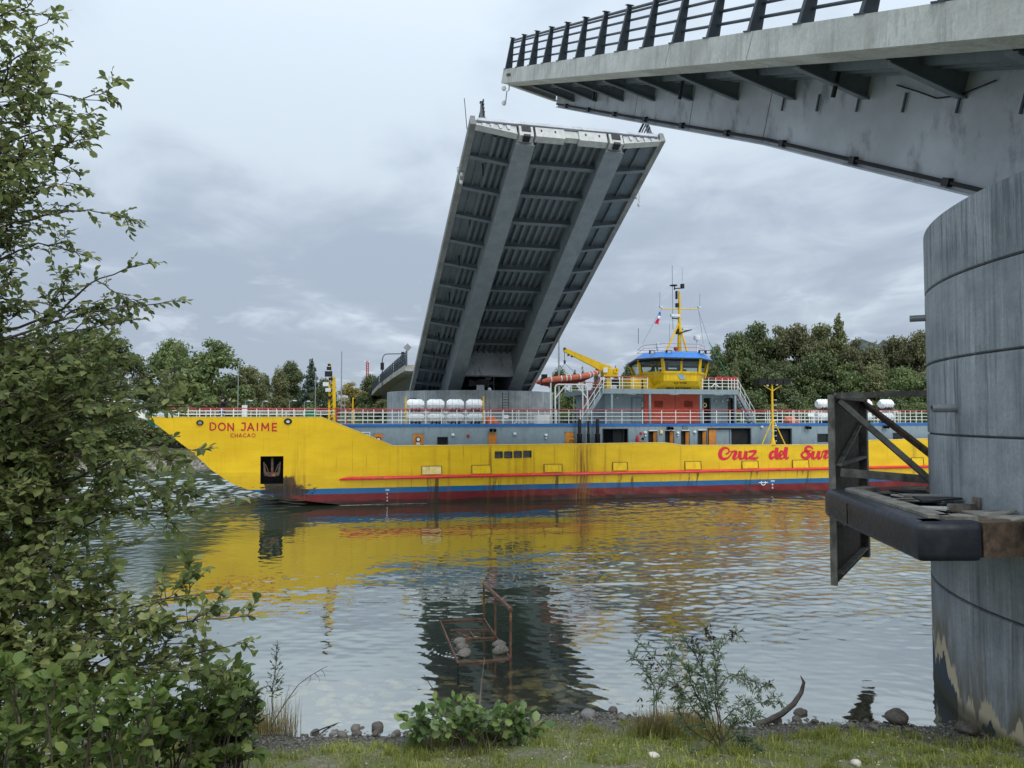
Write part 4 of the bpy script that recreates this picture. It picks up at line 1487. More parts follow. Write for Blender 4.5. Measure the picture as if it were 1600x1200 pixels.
# what stands behind the openings: a passage, its dimness painted in darker grey
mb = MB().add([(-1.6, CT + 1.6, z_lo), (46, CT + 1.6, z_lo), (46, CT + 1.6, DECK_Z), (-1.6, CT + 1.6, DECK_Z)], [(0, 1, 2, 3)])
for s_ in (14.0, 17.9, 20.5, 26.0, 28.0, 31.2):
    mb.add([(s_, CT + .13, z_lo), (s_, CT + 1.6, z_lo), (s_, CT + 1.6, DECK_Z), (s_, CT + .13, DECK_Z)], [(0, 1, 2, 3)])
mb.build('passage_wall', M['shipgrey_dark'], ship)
for h in openings:
    fr = MB()
    a, b_, c_, d = h
    w = 0.045
    fr.box(a - w, a, CT - .03, CT + .02, c_, d + w).box(b_, b_ + w, CT - .03, CT + .02, c_, d + w).box(a, b_, CT - .03, CT + .02, d, d + w)
    big = b_ - a > 1.0
    fr.build('opening_frame', M['shipgrey_dark'] if big else M['rail_steel'], wall)
for i in (0, 8, 9):
    a, b_, c_, d = openings[i]
    MB().box(a, b_, CT + .05, CT + .07, c_, d).build('window_pane', M['darkglass'], wall)
# near-black panels that paint in the shade inside the big openings
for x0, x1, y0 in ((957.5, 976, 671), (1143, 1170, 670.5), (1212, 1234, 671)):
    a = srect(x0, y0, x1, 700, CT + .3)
    MB().box(a[0], a[1], CT + .28, CT + .34, 2.25, a[3]).build('doorway_shade', M['dark'], wall)
a = srect(1118.5, 671, 1142, 700, CT + .25)
MB().box(a[0], a[1], CT + .2, CT + .24, 2.25, a[3]).build('inner_panel', M['shipgrey'], wall)


def door(x0, y0, x1, t, m=None, port=False, label=None):
    a = srect(x0, y0, x1, 700, t)
    d = MB().box(a[0], a[1], t - 0.05, t - 0.005, 2.3, a[3]).build('door', m or M['orange'], wall)
    if label:
        d['label'] = label
    mb = MB().box(a[0] - .04, a[1] + .04, t - .07, t - .03, a[3], a[3] + .05)
    mb.build('drip_ledge', M['shipgrey'], d)
    mb = MB().box(a[1] - 0.1, a[1] - 0.04, t - .1, t - .05, 3.3, 3.36)
    mb.build('handle', M['steel'], d)
    return d, a


for x0, y0, x1 in ((584.5, 677.5, 598), (645.5, 677.5, 661.5), (763, 676, 775.5), (883, 675, 896)):
    d, a = door(x0, y0, x1, CT)
    if x0 < 700:
        c = ((a[0] + a[1]) / 2, CT - .06, shp(x0, 686.5, CT)[1])
        mb = MB().lathe([(0.17, 0.0), (0.17, -0.03), (0.115, -0.03), (0.115, 0.0)], c, 18, 'y')
        mb.build('porthole_ring', M['black'], d, smooth=True)
        MB().lathe([(0.115, -0.012), (0.001, -0.012)], c, 18, 'y').build('porthole_glass', M['paper'], d)
        MB().box(c[0] - .12, c[0] + .1, CT - .062, CT - .051, c[2] - .34, c[2] - .2).build('door_notice', M['paper'], d)
    if x0 > 880:
        mb = MB().tube([(a[0] + .1, CT - .12, 3.7), (a[0] + .25, CT - .14, 3.95), (a[1] - .05, CT - .14, 3.95), (a[1] + .1, CT - .12, 3.7)], 0.03, 6)
        mb.build('lever', M['brass'] if 'brass' in M else M['yellow'], d)
for i in (2, 3, 4, 5):
    a, b_, c_, d_ = openings[i]
    MB().box(a + .02, b_ - .22, CT + .2, CT + .22, 2.25, d_).build('doorway_shade', M['dark'], wall)  # near-black panel painting the shade within each doorway
    dd = MB().hexa([(b_ - .22, CT + .1, 2.3), (b_ - .02, CT - .05, 2.3), (b_ - .02, CT - .01, 2.3), (b_ - .22, CT + .14, 2.3)],
                   [(b_ - .22, CT + .1, d_ - .02), (b_ - .02, CT - .05, d_ - .02), (b_ - .02, CT - .01, d_ - .02), (b_ - .22, CT + .14, d_ - .02)]).build('open_door', M['orange'], wall)
    MB().box(a - .02, b_ + .02, CT - .08, CT - .0, d_ + .05, d_ + .1).build('drip_ledge', M['white'], dd)
a = srect(1107.5, 671, 1118, 700, CT + .15)
MB().box(a[0], a[1], CT + .12, CT + .16, 2.25, a[3]).build('inner_door', M['orange'], wall)
# notice in a white frame beside the first door
a = srect(565, 675, 578.5, 690)
mb = MB()
mb.box(a[0], a[1], CT - .02, CT - .002, a[3] - .05, a[3]).box(a[0], a[0] + .05, CT - .02, CT - .002, a[2], a[3] - .05).box(a[1] - .05, a[1], CT - .02, CT - .002, a[2], a[3] - .05)
mb.bar((a[0] + .15, CT - .01, a[3] - .3), (a[1] - .12, CT - .01, a[3] - .16), 0.015, 0.06)
mb.build('notice_board', M['paper'], wall)
# bulkhead lamps, alarm bells, extinguisher, small gear on the wall
for px, py in ((707.5, 680), (804.5, 678.5), (853, 680.5), (1008, 676.5), (1059, 677), (1085, 675.5), (1190, 667.5), (1083, 676)):
    s_, z_ = shp(px, py, CT)
    if px == 1083:
        continue
    MB().ball((s_, CT - .06, z_), 0.115, 10, (1, .8, .75)).box(s_ - .1, s_ + .1, CT - .04, CT, z_ + .03, z_ + .12).build('bulkhead_lamp', M['lampglass'], wall, smooth=True)
for px, py in ((853, 684.5), (1008, 681), (1059, 680.5)):
    s_, z_ = shp(px, py, CT)
    MB().ball((s_, CT - .05, z_), 0.07, 8).build('bulkhead_bulb', M['paper'], wall, smooth=True)
for px, py in ((731.5, 681), (1001.5, 677), (1351, 673)):
    s_, z_ = shp(px, py, CT)
    MB().lathe([(0.001, -.09), (0.09, -.07), (0.11, 0.0)], (s_, CT, z_), 14, 'y').build('alarm_bell', M['red'], wall, smooth=True)
s_, z_ = shp(995.6, 687, CT)
MB().lathe([(.001, -.32), (.085, -.32), (.085, .2), (.04, .27), (.03, .33), (.001, .33)], (s_, CT - .1, z_), 12).build('fire_extinguisher', M['letter_pink'], wall, smooth=True)
s_, z_ = shp(1032.5, 675, CT)
MB().box(s_ - .09, s_ + .09, CT - .14, CT, z_ - .1, z_ + .12).build('speaker_box', M['cap'], wall)
for px, py in ((769, 672.5), (1045.5, 669.5), (1260.5, 668.5), (1382, 667.5)):
    s_, z_ = shp(px, py, CT)
    mb = MB()
    for q in (-.13, .13):
        mb.lathe([(.11, -.26), (.08, -.1), (.03, 0)], (s_ + q, CT, z_), 10, 'y')
    mb.bar((s_ - .2, CT - .08, z_ + .09), (s_ + .2, CT - .08, z_ + .09), .05, .05)
    mb.build('twin_lamp', M['pipe_black'], wall, smooth=True)
a = srect(1066, 666, 1074.5, 671.5)
MB().box(a[0], a[1], CT - .05, CT - .002, a[2], a[3]).build('wall_plate', M['shipgrey_dark'], wall)
# exhaust stacks between bulwark and wall
for px, r0, top in ((905.5, 0.125, 655.5), (919.3, 0.075, 657), (933.5, 0.13, 655)):
    s_, zt_ = shp(px, top, 0.8)
    mb = MB().lathe([(.001, 2.2), (r0 * 1.38, 2.2), (r0 * 1.38, 4.18), (r0 * 1.5, 4.2), (r0 * 1.5, 4.28), (r0, 4.32), (r0, zt_ - .1), (r0 * .7, zt_), (.001, zt_)], (s_, 0.8, 0), 14)
    mb.build('exhaust_stack', M['black'], ship, smooth=True)
# boat deck with its blue edge
MB().box(-1.6, 46, CT - .02, BEAM - CT, DECK_Z - .06, DECK_Z).build('boat_deck', M['deckgreen'], ship)
MB().box(-1.6, 46.02, CT - .05, CT - .021, DECK_Z - .15, DECK_Z + .02).build('deck_edge', M['bluetrim'], ship)


# ------------------------------------------------------------------ railings
def railing(name, s0, s1, t, z0, h, n_mid, posts, top_m=None, skew=0.0):
    """top rail with its middle rails and posts as sub-parts"""
    r_ = MB().tube([(s0, t, z0 + h), (s1, t, z0 + h)], 0.032, 6).build(name, top_m or M['red'], ship)
    for k in range(n_mid):
        zz = z0 + h * (k + 0.9) / (n_mid + 0.65)
        MB().tube([(s0, t, zz), (s1, t, zz)], 0.02, 5).build('mid_rail', M['white'], r_)
    me = MB().box(-.022, .022, -.022, .022, 0, h).mesh('rail_post', M['white'])
    for s_ in posts:
        o = link('rail_post', me, r_)
        o.location = (s_, t, z0)
        o.rotation_euler = (0, rnd.uniform(-.01, .01) + skew, 0)
    return r_


z_bow = ztop(-5)
bow_posts = [shp(px, 645, .3)[0] for px in (238, 247, 263, 279, 294, 312, 329, 346, 365, 384, 401, 419, 432, 441, 459, 476, 492)]
railing('bow_railing', BOW_S + .2, shp(525, 640, .3)[0], 0.33, z_bow + .03, 0.5, 2, bow_posts)
railing('bow_railing', BOW_S + .2, -1.6, BEAM - .33, z_bow + .03, 0.5, 2, list(np.arange(-11, -2, 0.62)))
mb = MB().tube([S3(525, 638, .3), S3(525.5, 662, .3)], .05, 6).tube([S3(525, 638, .3), S3(530, 641, CT)], .035, 6).tube([S3(541.5, 656, .35), S3(541, 668, .3)], .04, 6)
mb.build('rail_end_post', M['red'], ship)
posts1 = [shp(px, 652, CT)[0] for px in (540, 553, 567, 584, 598, 613, 627, 640, 665, 690, 714, 728, 740, 757, 767, 787, 801, 811, 824, 842, 870, 889, 907, 925, 947)]
railing('deck_railing', shp(528, 640, CT)[0], shp(946, 640, CT)[0], CT + .04, DECK_Z + .02, 0.94, 3, posts1)
posts2 = [shp(px, 652, CT)[0] for px in (972, 1004, 1034, 1056, 1079, 1099, 1120, 1141, 1162, 1180, 1200, 1203, 1223, 1239)]
railing('deck_railing', shp(947, 640, CT)[0], shp(1240, 640, CT)[0], CT + .04, DECK_Z + .02, 0.94, 3, posts2)
posts3 = [shp(px, 652, CT)[0] for px in (1241, 1249, 1258, 1265, 1272, 1279, 1284, 1296, 1312, 1330, 1352, 1372, 1390, 1399, 1407, 1415, 1423, 1432, 1441, 1455, 1470)]
railing('deck_railing', shp(1240, 640, CT)[0], 45.8, CT + .04, DECK_Z + .02, 0.94, 3, posts3)
railing('deck_railing', -1.5, 45.8, BEAM - CT - .05, DECK_Z + .02, 0.94, 3, list(np.arange(-1.2, 45, 1.15)))
# yellow light posts on the boat deck
for px, py in ((551.5, 621), (634, 620), (755.5, 619)):
    a = S3(px, py, CT + .3)
    MB().box(a.x - .04, a.x + .04, a.y - .04, a.y + .04, DECK_Z, a.z).build('yellow_post', M['yellow'], ship)
# bow ramp raised at the stem
r0 = Vector((BOW_S - .05, 0, 5.25))
mb = MB()
mb.hexa([(BOW_S - .1, 1.6, 5.2), (BOW_S - .1, BEAM - 1.6, 5.2), (BOW_S + .1, BEAM - 1.6, 5.45), (BOW_S + .1, 1.6, 5.45)],
        [(BOW_S - 2.6, 1.6, 6.35), (BOW_S - 2.6, BEAM - 1.6, 6.35), (BOW_S - 2.4, BEAM - 1.6, 6.6), (BOW_S - 2.4, 1.6, 6.6)])
ramp = mb.build('bow_ramp', M['shipgrey'], ship)
for k in range(6):
    f = k / 5
    mb = MB().bar((BOW_S - .12 - 2.5 * f, 1.45, 5.25 + 1.15 * f), (BOW_S - .12 - 2.5 * f, BEAM - 1.45, 5.25 + 1.15 * f), .16, .22)
    mb.build('ramp_rib', M['yellow'] if k in (0, 3, 5) else M['white'], ramp)
MB().bar((BOW_S - .05, 1.5, 5.3), (BOW_S - 2.6, 1.5, 6.45), .14, .3).build('ramp_side', M['white'], ramp)
mb = MB().hexa([(BOW_S, .9, 4.9), (BOW_S + .5, .9, 4.9), (BOW_S + .5, 1.3, 4.9), (BOW_S, 1.3, 4.9)], [(BOW_S - .25, .9, 5.7), (BOW_S + .1, .9, 5.7), (BOW_S + .1, 1.3, 5.7), (BOW_S - .25, 1.3, 5.7)])
mb.build('ramp_hinge', M['winch'], ramp)
# winch, locker and bow light mast
c = S3(485.5, 645, 1.6)
mb = MB().lathe([(.001, -.35), (.34, -.35), (.34, -.27), (.22, -.25), (.22, .25), (.34, .27), (.34, .35), (.001, .35)], c, 16, 'y')
wn = mb.build('winch', M['winch'], ship, smooth=True)
MB().box(c.x - .5, c.x + .5, c.y - .3, c.y + .3, 4.83, c.z - .2).build('winch_bed', M['winch'], wn)
c = S3(382.5, 637, 1.8)
MB().box(c.x - .15, c.x + .15, c.y - .2, c.y + .2, 4.83, c.z + .15).build('deck_box', M['white'], ship)
base = [S3(px, 655, t) for px, t in ((514, 2.2), (523, 2.2))]
mb = MB()
tp = [S3(514.5, 596, 2.2), S3(521.5, 589, 2.2)]
for k in (0, 1):
    mb.bar(Vector((base[k].x, 2.2, 4.8)), tp[k], .12 if k == 0 else .2, .12 if k == 0 else .2)
for k in range(7):
    f, g_ = k / 7, (k + 1) / 7
    a, b_ = base[0].lerp(tp[0], f), base[1].lerp(tp[1], g_)
    mb.bar(a, b_, .05, .05)
mm = mb.build('bow_mast', M['yellow'], ship)
for px, py, sz, mt in ((514.5, 570, .10, 'black'), (514.5, 575.5, .16, 'black'), (514, 584, .26, 'black'), (509.5, 600, .2, 'lampglass'), (517, 592, .14, 'black'), (513, 609, .18, 'lampglass'), (515.5, 621, .14, 'black')):
    c = S3(px, py, 2.0)
    MB().box(c.x - sz, c.x + sz * .8, c.y - .12, c.y + .12, c.z - sz * .7, c.z + sz * .6).build('mast_lamp', M[mt], mm)
MB().tube([S3(517, 568, 2.2), S3(518, 596, 2.2)], .03, 5).build('lamp_pole', M['yellow'], mm)
# lifeboat gear boxes on deck
for px0, px1, y0, y1 in ((839, 859, 648, 663.0),):
    a = srect(px0, y0, px1, y1, CT + .4)
    MB().box(a[0], a[1], CT + .4, CT + 1.1, DECK_Z, a[3]).build('deck_locker', M['white'], ship)
s_, z_ = shp(791, 651, CT)
MB().box(s_ - .16, s_ + .16, CT - .01, CT + .0, z_ - .1, z_ + .1).build('rail_notice', M['paper'], ship)
s_, z_ = shp(1267, 648, CT)
MB().box(s_ - .25, s_ + .25, CT - .01, CT + .0, z_ - .15, z_ + .15).build('rail_notice', M['paper'], ship)
for px in (811, 1119):
    s_ = shp(px, 655, CT)[0]
    zb_ = DECK_Z if px < 900 else shp(px, 606, 1.4)[1]
    mb = MB()
    for q in (-.32, 0, .32):
        mb.bar((s_ + q, CT + .1, zb_ + .04 + (.18 if q == 0 else 0)), (s_, CT + .1, zb_ + .32), .05, .05)
    mb.build('rail_bracket', M['white'], ship)

# ------------------------------------------------------------------ deckhouse and wheelhouse
BT = 1.4
zb1 = shp(1050, 615, BT)[1]
zb2 = shp(1050, 608.5, BT)[1]
sA, sB = shp(941, 611, BT)[0], shp(1153, 611, BT)[0]
WT = 2.6
wl_s0, wl_s1 = shp(945, 640, WT)[0], shp(1149, 640, WT)[0]
dark_holes = [srect(1100, 622, 1110.5, 662, WT), srect(1137.5, 622, 1147.5, 662, WT)]
dark_holes = [(a, b, DECK_Z + .02, d) for a, b, c_, d in dark_holes]
dh = holed_wall(wl_s0, wl_s1, DECK_Z, zb1, WT, dark_holes, 0.3)
dh.add([(wl_s0, WT, DECK_Z), (wl_s0, BEAM - WT, DECK_Z), (wl_s0, BEAM - WT, zb1), (wl_s0, WT, zb1)], [(0, 1, 2, 3)])
dh.add([(wl_s1, WT, DECK_Z), (wl_s1, BEAM - WT, DECK_Z), (wl_s1, BEAM - WT, zb1), (wl_s1, WT, zb1)], [(0, 1, 2, 3)])
dh.add([(wl_s0, BEAM - WT, DECK_Z), (wl_s1, BEAM - WT, DECK_Z), (wl_s1, BEAM - WT, zb1), (wl_s0, BEAM - WT, zb1)], [(0, 1, 2, 3)])
house = dh.build('deckhouse', M['shipgrey'], ship)
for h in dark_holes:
    MB().box(h[0], h[1], WT + .29, WT + .33, h[2], h[3]).build('doorway_shade', M['dark'], house)  # near-black backing, the doorway's shade as colour
h = dark_holes[1]
MB().box(h[0] + .05, h[0] + .3, WT + .1, WT + .14, h[2], h[3] - .02).build('open_door', M['fender_rust'], house)
a = srect(1110.5, 630, 1113, 637, WT)
c = S3(1100.6, 633, WT)
MB().lathe([(.10, -.07), (.17, -.07), (.17, -.01), (.10, -.01), (.10, -.07)], c, 16, 'y').build('lifebuoy', M['cap'], house, smooth=True)
MB().box(sA, sB, BT, BEAM - BT, zb1, zb2).build('bridge_deck', M['shipgrey'], house)
MB().box(sA, sB, BT - .03, BT - .002, zb1 - .03, zb2 + .02).build('deck_edge', M['shipgrey'], house)
# red shutter doors under the wheelhouse
r0 = srect(1006, 616.5, 1094.5, 662, WT)
mids = shp(1054.5, 640, WT)[0]
for a, b in ((r0[0], shp(1012.5, 640, WT)[0]), (shp(1013.2, 640, WT)[0], mids - .015), (mids + .015, r0[1])):
    d = MB().box(a, b, WT - .06, WT - .005, DECK_Z + .05, r0[3]).build('shutter_door', M['redorange'], house)
for x0, x1 in ((1022, 1035.5), (1068.5, 1081.5)):
    v = srect(x0, 626.5, x1, 637, WT)
    mb = MB()
    for k in range(6):
        zz = v[2] + (v[3] - v[2]) * (k + .5) / 6
        mb.hexa([(v[0], WT - .06, zz - .03), (v[1], WT - .06, zz - .03), (v[1], WT - .09, zz - .02), (v[0], WT - .09, zz - .02)], [(v[0], WT - .06, zz + .02), (v[1], WT - .06, zz + .02), (v[1], WT - .07, zz + .02), (v[0], WT - .07, zz + .02)])
    mb.build('louvre', M['redorange'], house)
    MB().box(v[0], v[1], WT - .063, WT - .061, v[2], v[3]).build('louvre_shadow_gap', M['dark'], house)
a = srect(988, 622, 1001.5, 662, WT)
MB().box(a[0], a[1], WT - .04, WT - .004, DECK_Z + .08, a[3]).build('door', M['shipgrey'], house)
mb = MB().box(a[0] - .05, a[0], WT - .05, WT - .004, DECK_Z + .05, a[3] + .05).box(a[1], a[1] + .05, WT - .05, WT - .004, DECK_Z + .05, a[3] + .05).box(a[0], a[1], WT - .05, WT - .004, a[3], a[3] + .05)
mb.build('door_frame', M['shipgrey_dark'], house)
for px in (956.5, 1016, 1095.5, 1149.5):
    s_ = shp(px, 640, BT)[0]
    MB().box(s_ - .07, s_ + .07, BT + .02, BT + .16, DECK_Z, zb1).build('support_post', M['shipgrey'], house)
for px0, px1 in ((980, 993), (1046, 1060), (1116, 1130)):
    a = srect(px0, 616, px1, 618, BT + .6)
    MB().box(a[0], a[1], BT + .5, BT + .7, zb1 - .07, zb1 - .005).build('deckhead_light', M['white'], house)
for px, py in ((1118, 627), (1128, 627), (1003, 630), (1003, 634), (964, 621), (1136, 625), (1003, 643)):
    s_, z_ = shp(px, py, WT)
    MB().ball((s_, WT - .07, z_), .085, 8).build('bulkhead_lamp', M['lampglass'], house, smooth=True)


# stairs either side
def stairs(p_low, p_high, t0, t1, n):
    (sl, zl), (sh, zh) = shp(*p_low, t0), shp(*p_high, t0)
    zl, zh = DECK_Z, zb2
    st = MB().bar((sl, t0, zl), (sh, t0, zh), .04, .26).build('stairs', M['shipgrey'], house)
    MB().bar((sl, t1, zl), (sh, t1, zh), .04, .26).build('stringer', M['shipgrey'], st)
    for k in range(n):
        f = (k + .5) / n
        s_, z_ = sl + (sh - sl) * f, zl + (zh - zl) * f
        MB().box(s_ - .12, s_ + .12, t0 + .03, t1 - .03, z_ - .02, z_ + .01).build('step', M['shipgrey_dark'], st)
    for t, m in ((t0 - .02, 'white'), (t1 + .02, 'red')):
        mb = MB()
        for hgt in (.45, .9):
            mb.tube([(sl, t, zl + hgt), (sh, t, zh + hgt)], .024, 6)
        for f in (.02, .3, .55, .8, .98):
            s_, z_ = sl + (sh - sl) * f, zl + (zh - zl) * f
            mb.tube([(s_, t, z_), (s_, t, z_ + .9)], .022, 5)
        mb.build('handrail', M[m], st)


stairs((909, 660), (944, 611), 1.55, 2.3, 11)
stairs((1180, 660), (1151, 611), 1.55, 2.3, 11)
# bridge deck railing
zr = zb2 + .02
hr = shp(970, 588.5, BT)[1] - zr
for a, b, posts in ((943, 1013, (943.5, 955, 968.5, 973, 990, 1012)), (1097, 1154, (1098, 1108, 1119, 1129, 1138.5, 1143.5, 1148, 1153.5))):
    railing('bridge_railing', shp(a, 600, BT)[0], shp(b, 600, BT)[0], BT + .05, zr, hr, 3, [shp(p, 600, BT)[0] for p in posts])
    railing('bridge_railing', shp(a, 600, BT)[0], shp(b, 600, BT)[0], BEAM - BT - .05, zr, hr, 3, [shp(p, 600, BT)[0] for p in posts])
a = srect(1118.5, 589, 1153, 596, BT + .2)
MB().box(a[0], a[1], BT + .25, BT + .3, a[2] + .1, a[3]).build('bridge_screen', M['red'], house)


def wring(py, pts, tz=1.2):
    z = shp(1060, py, tz)[1]
    return [Vector((shp(px, 585, t)[0], t, z)) for px, t in pts]


R_base = wring(610.5, [(988, 7.6), (1003, 3.6), (1020, 1.95), (1094, 1.95), (1098, 3.6), (1096, 7.6)])
R_low = wring(595, [(992, 7.4), (1000, 3.3), (1037, 1.25), (1091, 1.25), (1099, 3.3), (1098, 7.4)])
R_sill = wring(583, [(991, 7.4), (1002, 3.2), (1037, 1.2), (1092, 1.2), (1101, 3.2), (1100, 7.4)])
R_top = wring(560, [(984, 7.6), (998, 2.9), (1035.5, 1.0), (1094, 1.0), (1106, 2.9), (1106, 7.6)])
mb = MB()
for A_, B_ in ((R_base, R_low), (R_low, R_sill)):
    for i in range(6):
        j = (i + 1) % 6
        mb.add([A_[i], A_[j], B_[j], B_[i]], [(0, 1, 2, 3)])
mb.add(R_base, [(0, 1, 2, 3, 4, 5)])
wh = mb.build('wheelhouse', M['yellow'], ship)
MB().add([v + Vector((0, 0, -.12)) for v in R_sill], [(0, 1, 2, 3, 4, 5)]).build('wheelhouse_floor', M['dark'], wh)


def lerpv(a, b, f):
    return a + (b - a) * f


facets = [(0, 1, []), (1, 2, []), (2, 3, [0.5]), (3, 4, []), (4, 5, [.5]), (5, 0, [.33, .66])]
for i, j, mids_ in facets:
    fs_ = [0.0] + mids_ + [1.0]
    for f in mids_:
        MB().bar(lerpv(R_sill[i], R_sill[j], f), lerpv(R_top[i], R_top[j], f), .14, .12).build('window_pillar', M['yellow'], wh)
    MB().bar(R_sill[i] + Vector((0, 0, .06)), R_sill[j] + Vector((0, 0, .06)), .1, .16).build('window_sill', M['yellow'], wh)
    MB().bar(R_top[i] - Vector((0, 0, .1)), R_top[j] - Vector((0, 0, .1)), .1, .22).build('window_header', M['dark'], wh)  # near-black header, the shade under the roof put into its colour
    for a, b in zip(fs_[:-1], fs_[1:]):
        MB().add([lerpv(R_sill[i], R_sill[j], a), lerpv(R_sill[i], R_sill[j], b), lerpv(R_top[i], R_top[j], b), lerpv(R_top[i], R_top[j], a)], [(0, 1, 2, 3)]).build('window_pane', M['glass'], wh)
for i in range(6):
    MB().bar(R_sill[i], R_top[i], .2 if i in (2, 3, 1) else .16, .2).build('corner_pillar', M['yellow'], wh)
# console and chair inside
c0 = (R_sill[2] + R_sill[3]) / 2
MB().box(c0.x - .9, c0.x + 1.0, c0.y + 1.2, c0.y + 1.7, c0.z - .1, c0.z + .35).box(c0.x + .15, c0.x + .5, c0.y + .7, c0.y + 1.0, c0.z - .1, c0.z + .62).build('console', M['dark'], wh)
MB().box(c0.x + .0, c0.x + .06, c0.y + 2.2, c0.y + 2.6, c0.z, c0.z + 1.0).build('cabin_post', M['dark'], wh)
# roof
B_r = wring(558.5, [(979, 7.9), (994, 2.4), (1034, .55), (1096, .55), (1114, 2.4), (1113, 7.9)], .55)
B_r[0].z -= .0
T_r = wring(549.3, [(996, 7.0), (1006, 3.2), (1040, 1.5), (1092, 1.5), (1102, 3.2), (1100, 7.0)], 1.5)
mb = MB()
mb.hexa(B_r, T_r)
roof = mb.build('roof', M['blue'], wh)
mb = MB()
mb.hexa([v - Vector((0, 0, .07)) for v in B_r], [v - Vector((0, 0, .003)) for v in B_r])
mb.build('roof_soffit', M['rail_steel'], roof)
zt = T_r[0].z
for px, t in ((1019, 1.3), (1045, 1.3), (1096, 1.35), (1106, 2.6)):
    a = S3(px, 550.5, t)
    mb = MB().hexa([(a.x - .17, t - .02, a.z - .13), (a.x + .17, t - .02, a.z - .13), (a.x + .17, t + .16, a.z - .1), (a.x - .17, t + .16, a.z - .1)], [(a.x - .2, t - .12, a.z + .13), (a.x + .2, t - .12, a.z + .13), (a.x + .17, t + .12, a.z + .17), (a.x - .17, t + .12, a.z + .17)])
    fl = mb.build('floodlight', M['pipe_black'], roof)
    MB().add([(a.x - .13, t - .045, a.z - .09), (a.x + .13, t - .045, a.z - .09), (a.x + .15, t - .125, a.z + .1), (a.x - .15, t - .125, a.z + .1)], [(0, 1, 2, 3)]).build('lamp_glass', M['lampglass'], fl)
# monkey island rails and fittings
mb = MB()
pr = [Vector((v.x, v.y, zt)) for v in T_r]
for h_, m_ in ((.55, 0), (.3, 0)):
    mb.tube([p + Vector((0, 0, h_)) for p in pr[:4]], .014, 5)
    mb.tube([p + Vector((0, 0, h_)) for p in pr[3:] + pr[:1]], .014, 5)
tr = mb.build('roof_railing', M['red'], roof)
for i in range(6):
    for f in (0, .5):
        p = lerpv(pr[i], pr[(i + 1) % 6], f)
        MB().tube([p, p + Vector((0, 0, .55))], .015, 5).build('rail_post', M['white'], tr)
for px, py, r_, hh, nm, m_ in ((1027.5, 541, .12, .5, 'compass', 'lampglass'), (1089, 528, .26, .32, 'radome', 'white'), (1056, 545, .16, .22, 'search_light', 'red')):
    a = S3(px, py, 3.5)
    mb = MB().lathe([(.001, -hh / 2), (r_ * .9, -hh / 2), (r_, 0), (r_ * .9, hh / 2), (.001, hh / 2 + .04)], a, 14)
    mb.tube([(a.x, a.y, zt - .1), (a.x, a.y, a.z - hh / 2)], .05, 6)
    mb.build(nm, M[m_], roof, smooth=True)
# cabin block beside the wheelhouse
a = srect(985.5, 590, 1012, 611, 2.3)
MB().box(a[0], a[1] + .6, 2.3, 4.5, zb2, a[3]).build('side_cabin', M['yellow'], wh)
b = srect(1002.5, 592, 1005, 611, 2.3)
MB().box(b[0], b[1], 2.28, 2.299, zb2 + .03, b[3]).build('cabin_seam', M['dark'], wh)
# emblem and call sign
mb = MB()
e = [S3(px, py, 1.21) for px, py in ((1058, 585.2), (1066, 585.2), (1071.5, 592.3), (1063, 592.3))]
mb.add([v - Vector((0, .03, 0)) for v in e], [(0, 1, 2, 3)])
mb.build('emblem', mat('emblem_blue', (0.22, 0.40, 0.52), .4), wh, fix=False)


def on_slope(px, py, off=.02):
    """on the overhanging face under the wheelhouse"""
    z0, z1, t0, t1 = R_base[2].z, R_low[2].z, R_base[2].y, R_low[2].y
    t = 1.6
    for _ in range(5):
        s_, z_ = shp(px, py, t)
        t = t0 + (t1 - t0) * (z_ - z0) / (z1 - z0)
    return Vector((s_, t - off, z_))


lettering('CA 9708', (1053, 597.0, 1072.5, 600.3), 'call_sign', M['letter_dark'], on_slope, wh, .02, 1.1)
lettering('IMO 9623847', (1040.5, 605.0, 1079.5, 608.6), 'registry_number', M['letter_dark'], on_slope, wh, .02, 1.1)

# ------------------------------------------------------------------ masts, crane, boat cradle
mt_ = 4.2
mb = MB().tube([S3(1061.5, 550, mt_), S3(1061.5, 455, mt_)], .15, 10, .075)
mast = mb.build('signal_mast', M['yellow'], ship, smooth=True)
for a, b in (((1041, 549), (1060.5, 505)), ((1073.5, 549), (1063, 512))):
    MB().tube([S3(*a, mt_ - .6), S3(*b, mt_)], .07, 8).build('mast_leg', M['yellow'], mast, smooth=True)
MB().tube([S3(1033, 482.5, mt_), S3(1091.5, 483, mt_)], .04, 6).build('yard', M['yellow'], mast)
for px, py0, py1, r_ in ((1051.5, 515, 415, .02), (1066, 440, 418, .012), (1031, 480, 456, .015), (1093.5, 481, 459, .015), (997.5, 537, 513, .025), (1046, 540, 505, .012)):
    MB().tube([S3(px, py0, mt_), S3(px - (1.2 if px == 1051.5 else 0), py1, mt_)], r_, 5).build('aerial', M['rope'], mast)
mb = MB()
c = S3(1052.5, 446, mt_)
mb.lathe([(.001, -.06), (.28, -.03), (.28, .03), (.001, .07)], c, 14)
mb.bar(S3(1053, 451, mt_), S3(1069, 450, mt_), .07, .07).bar(S3(1054, 446, mt_), S3(1054, 453, mt_), .06, .06)
mb.box(c.x + .6, c.x + .82, mt_ - .12, mt_ + .12, c.z - .16, c.z + .14)
mb.build('masthead_gear', M['black'], mast)
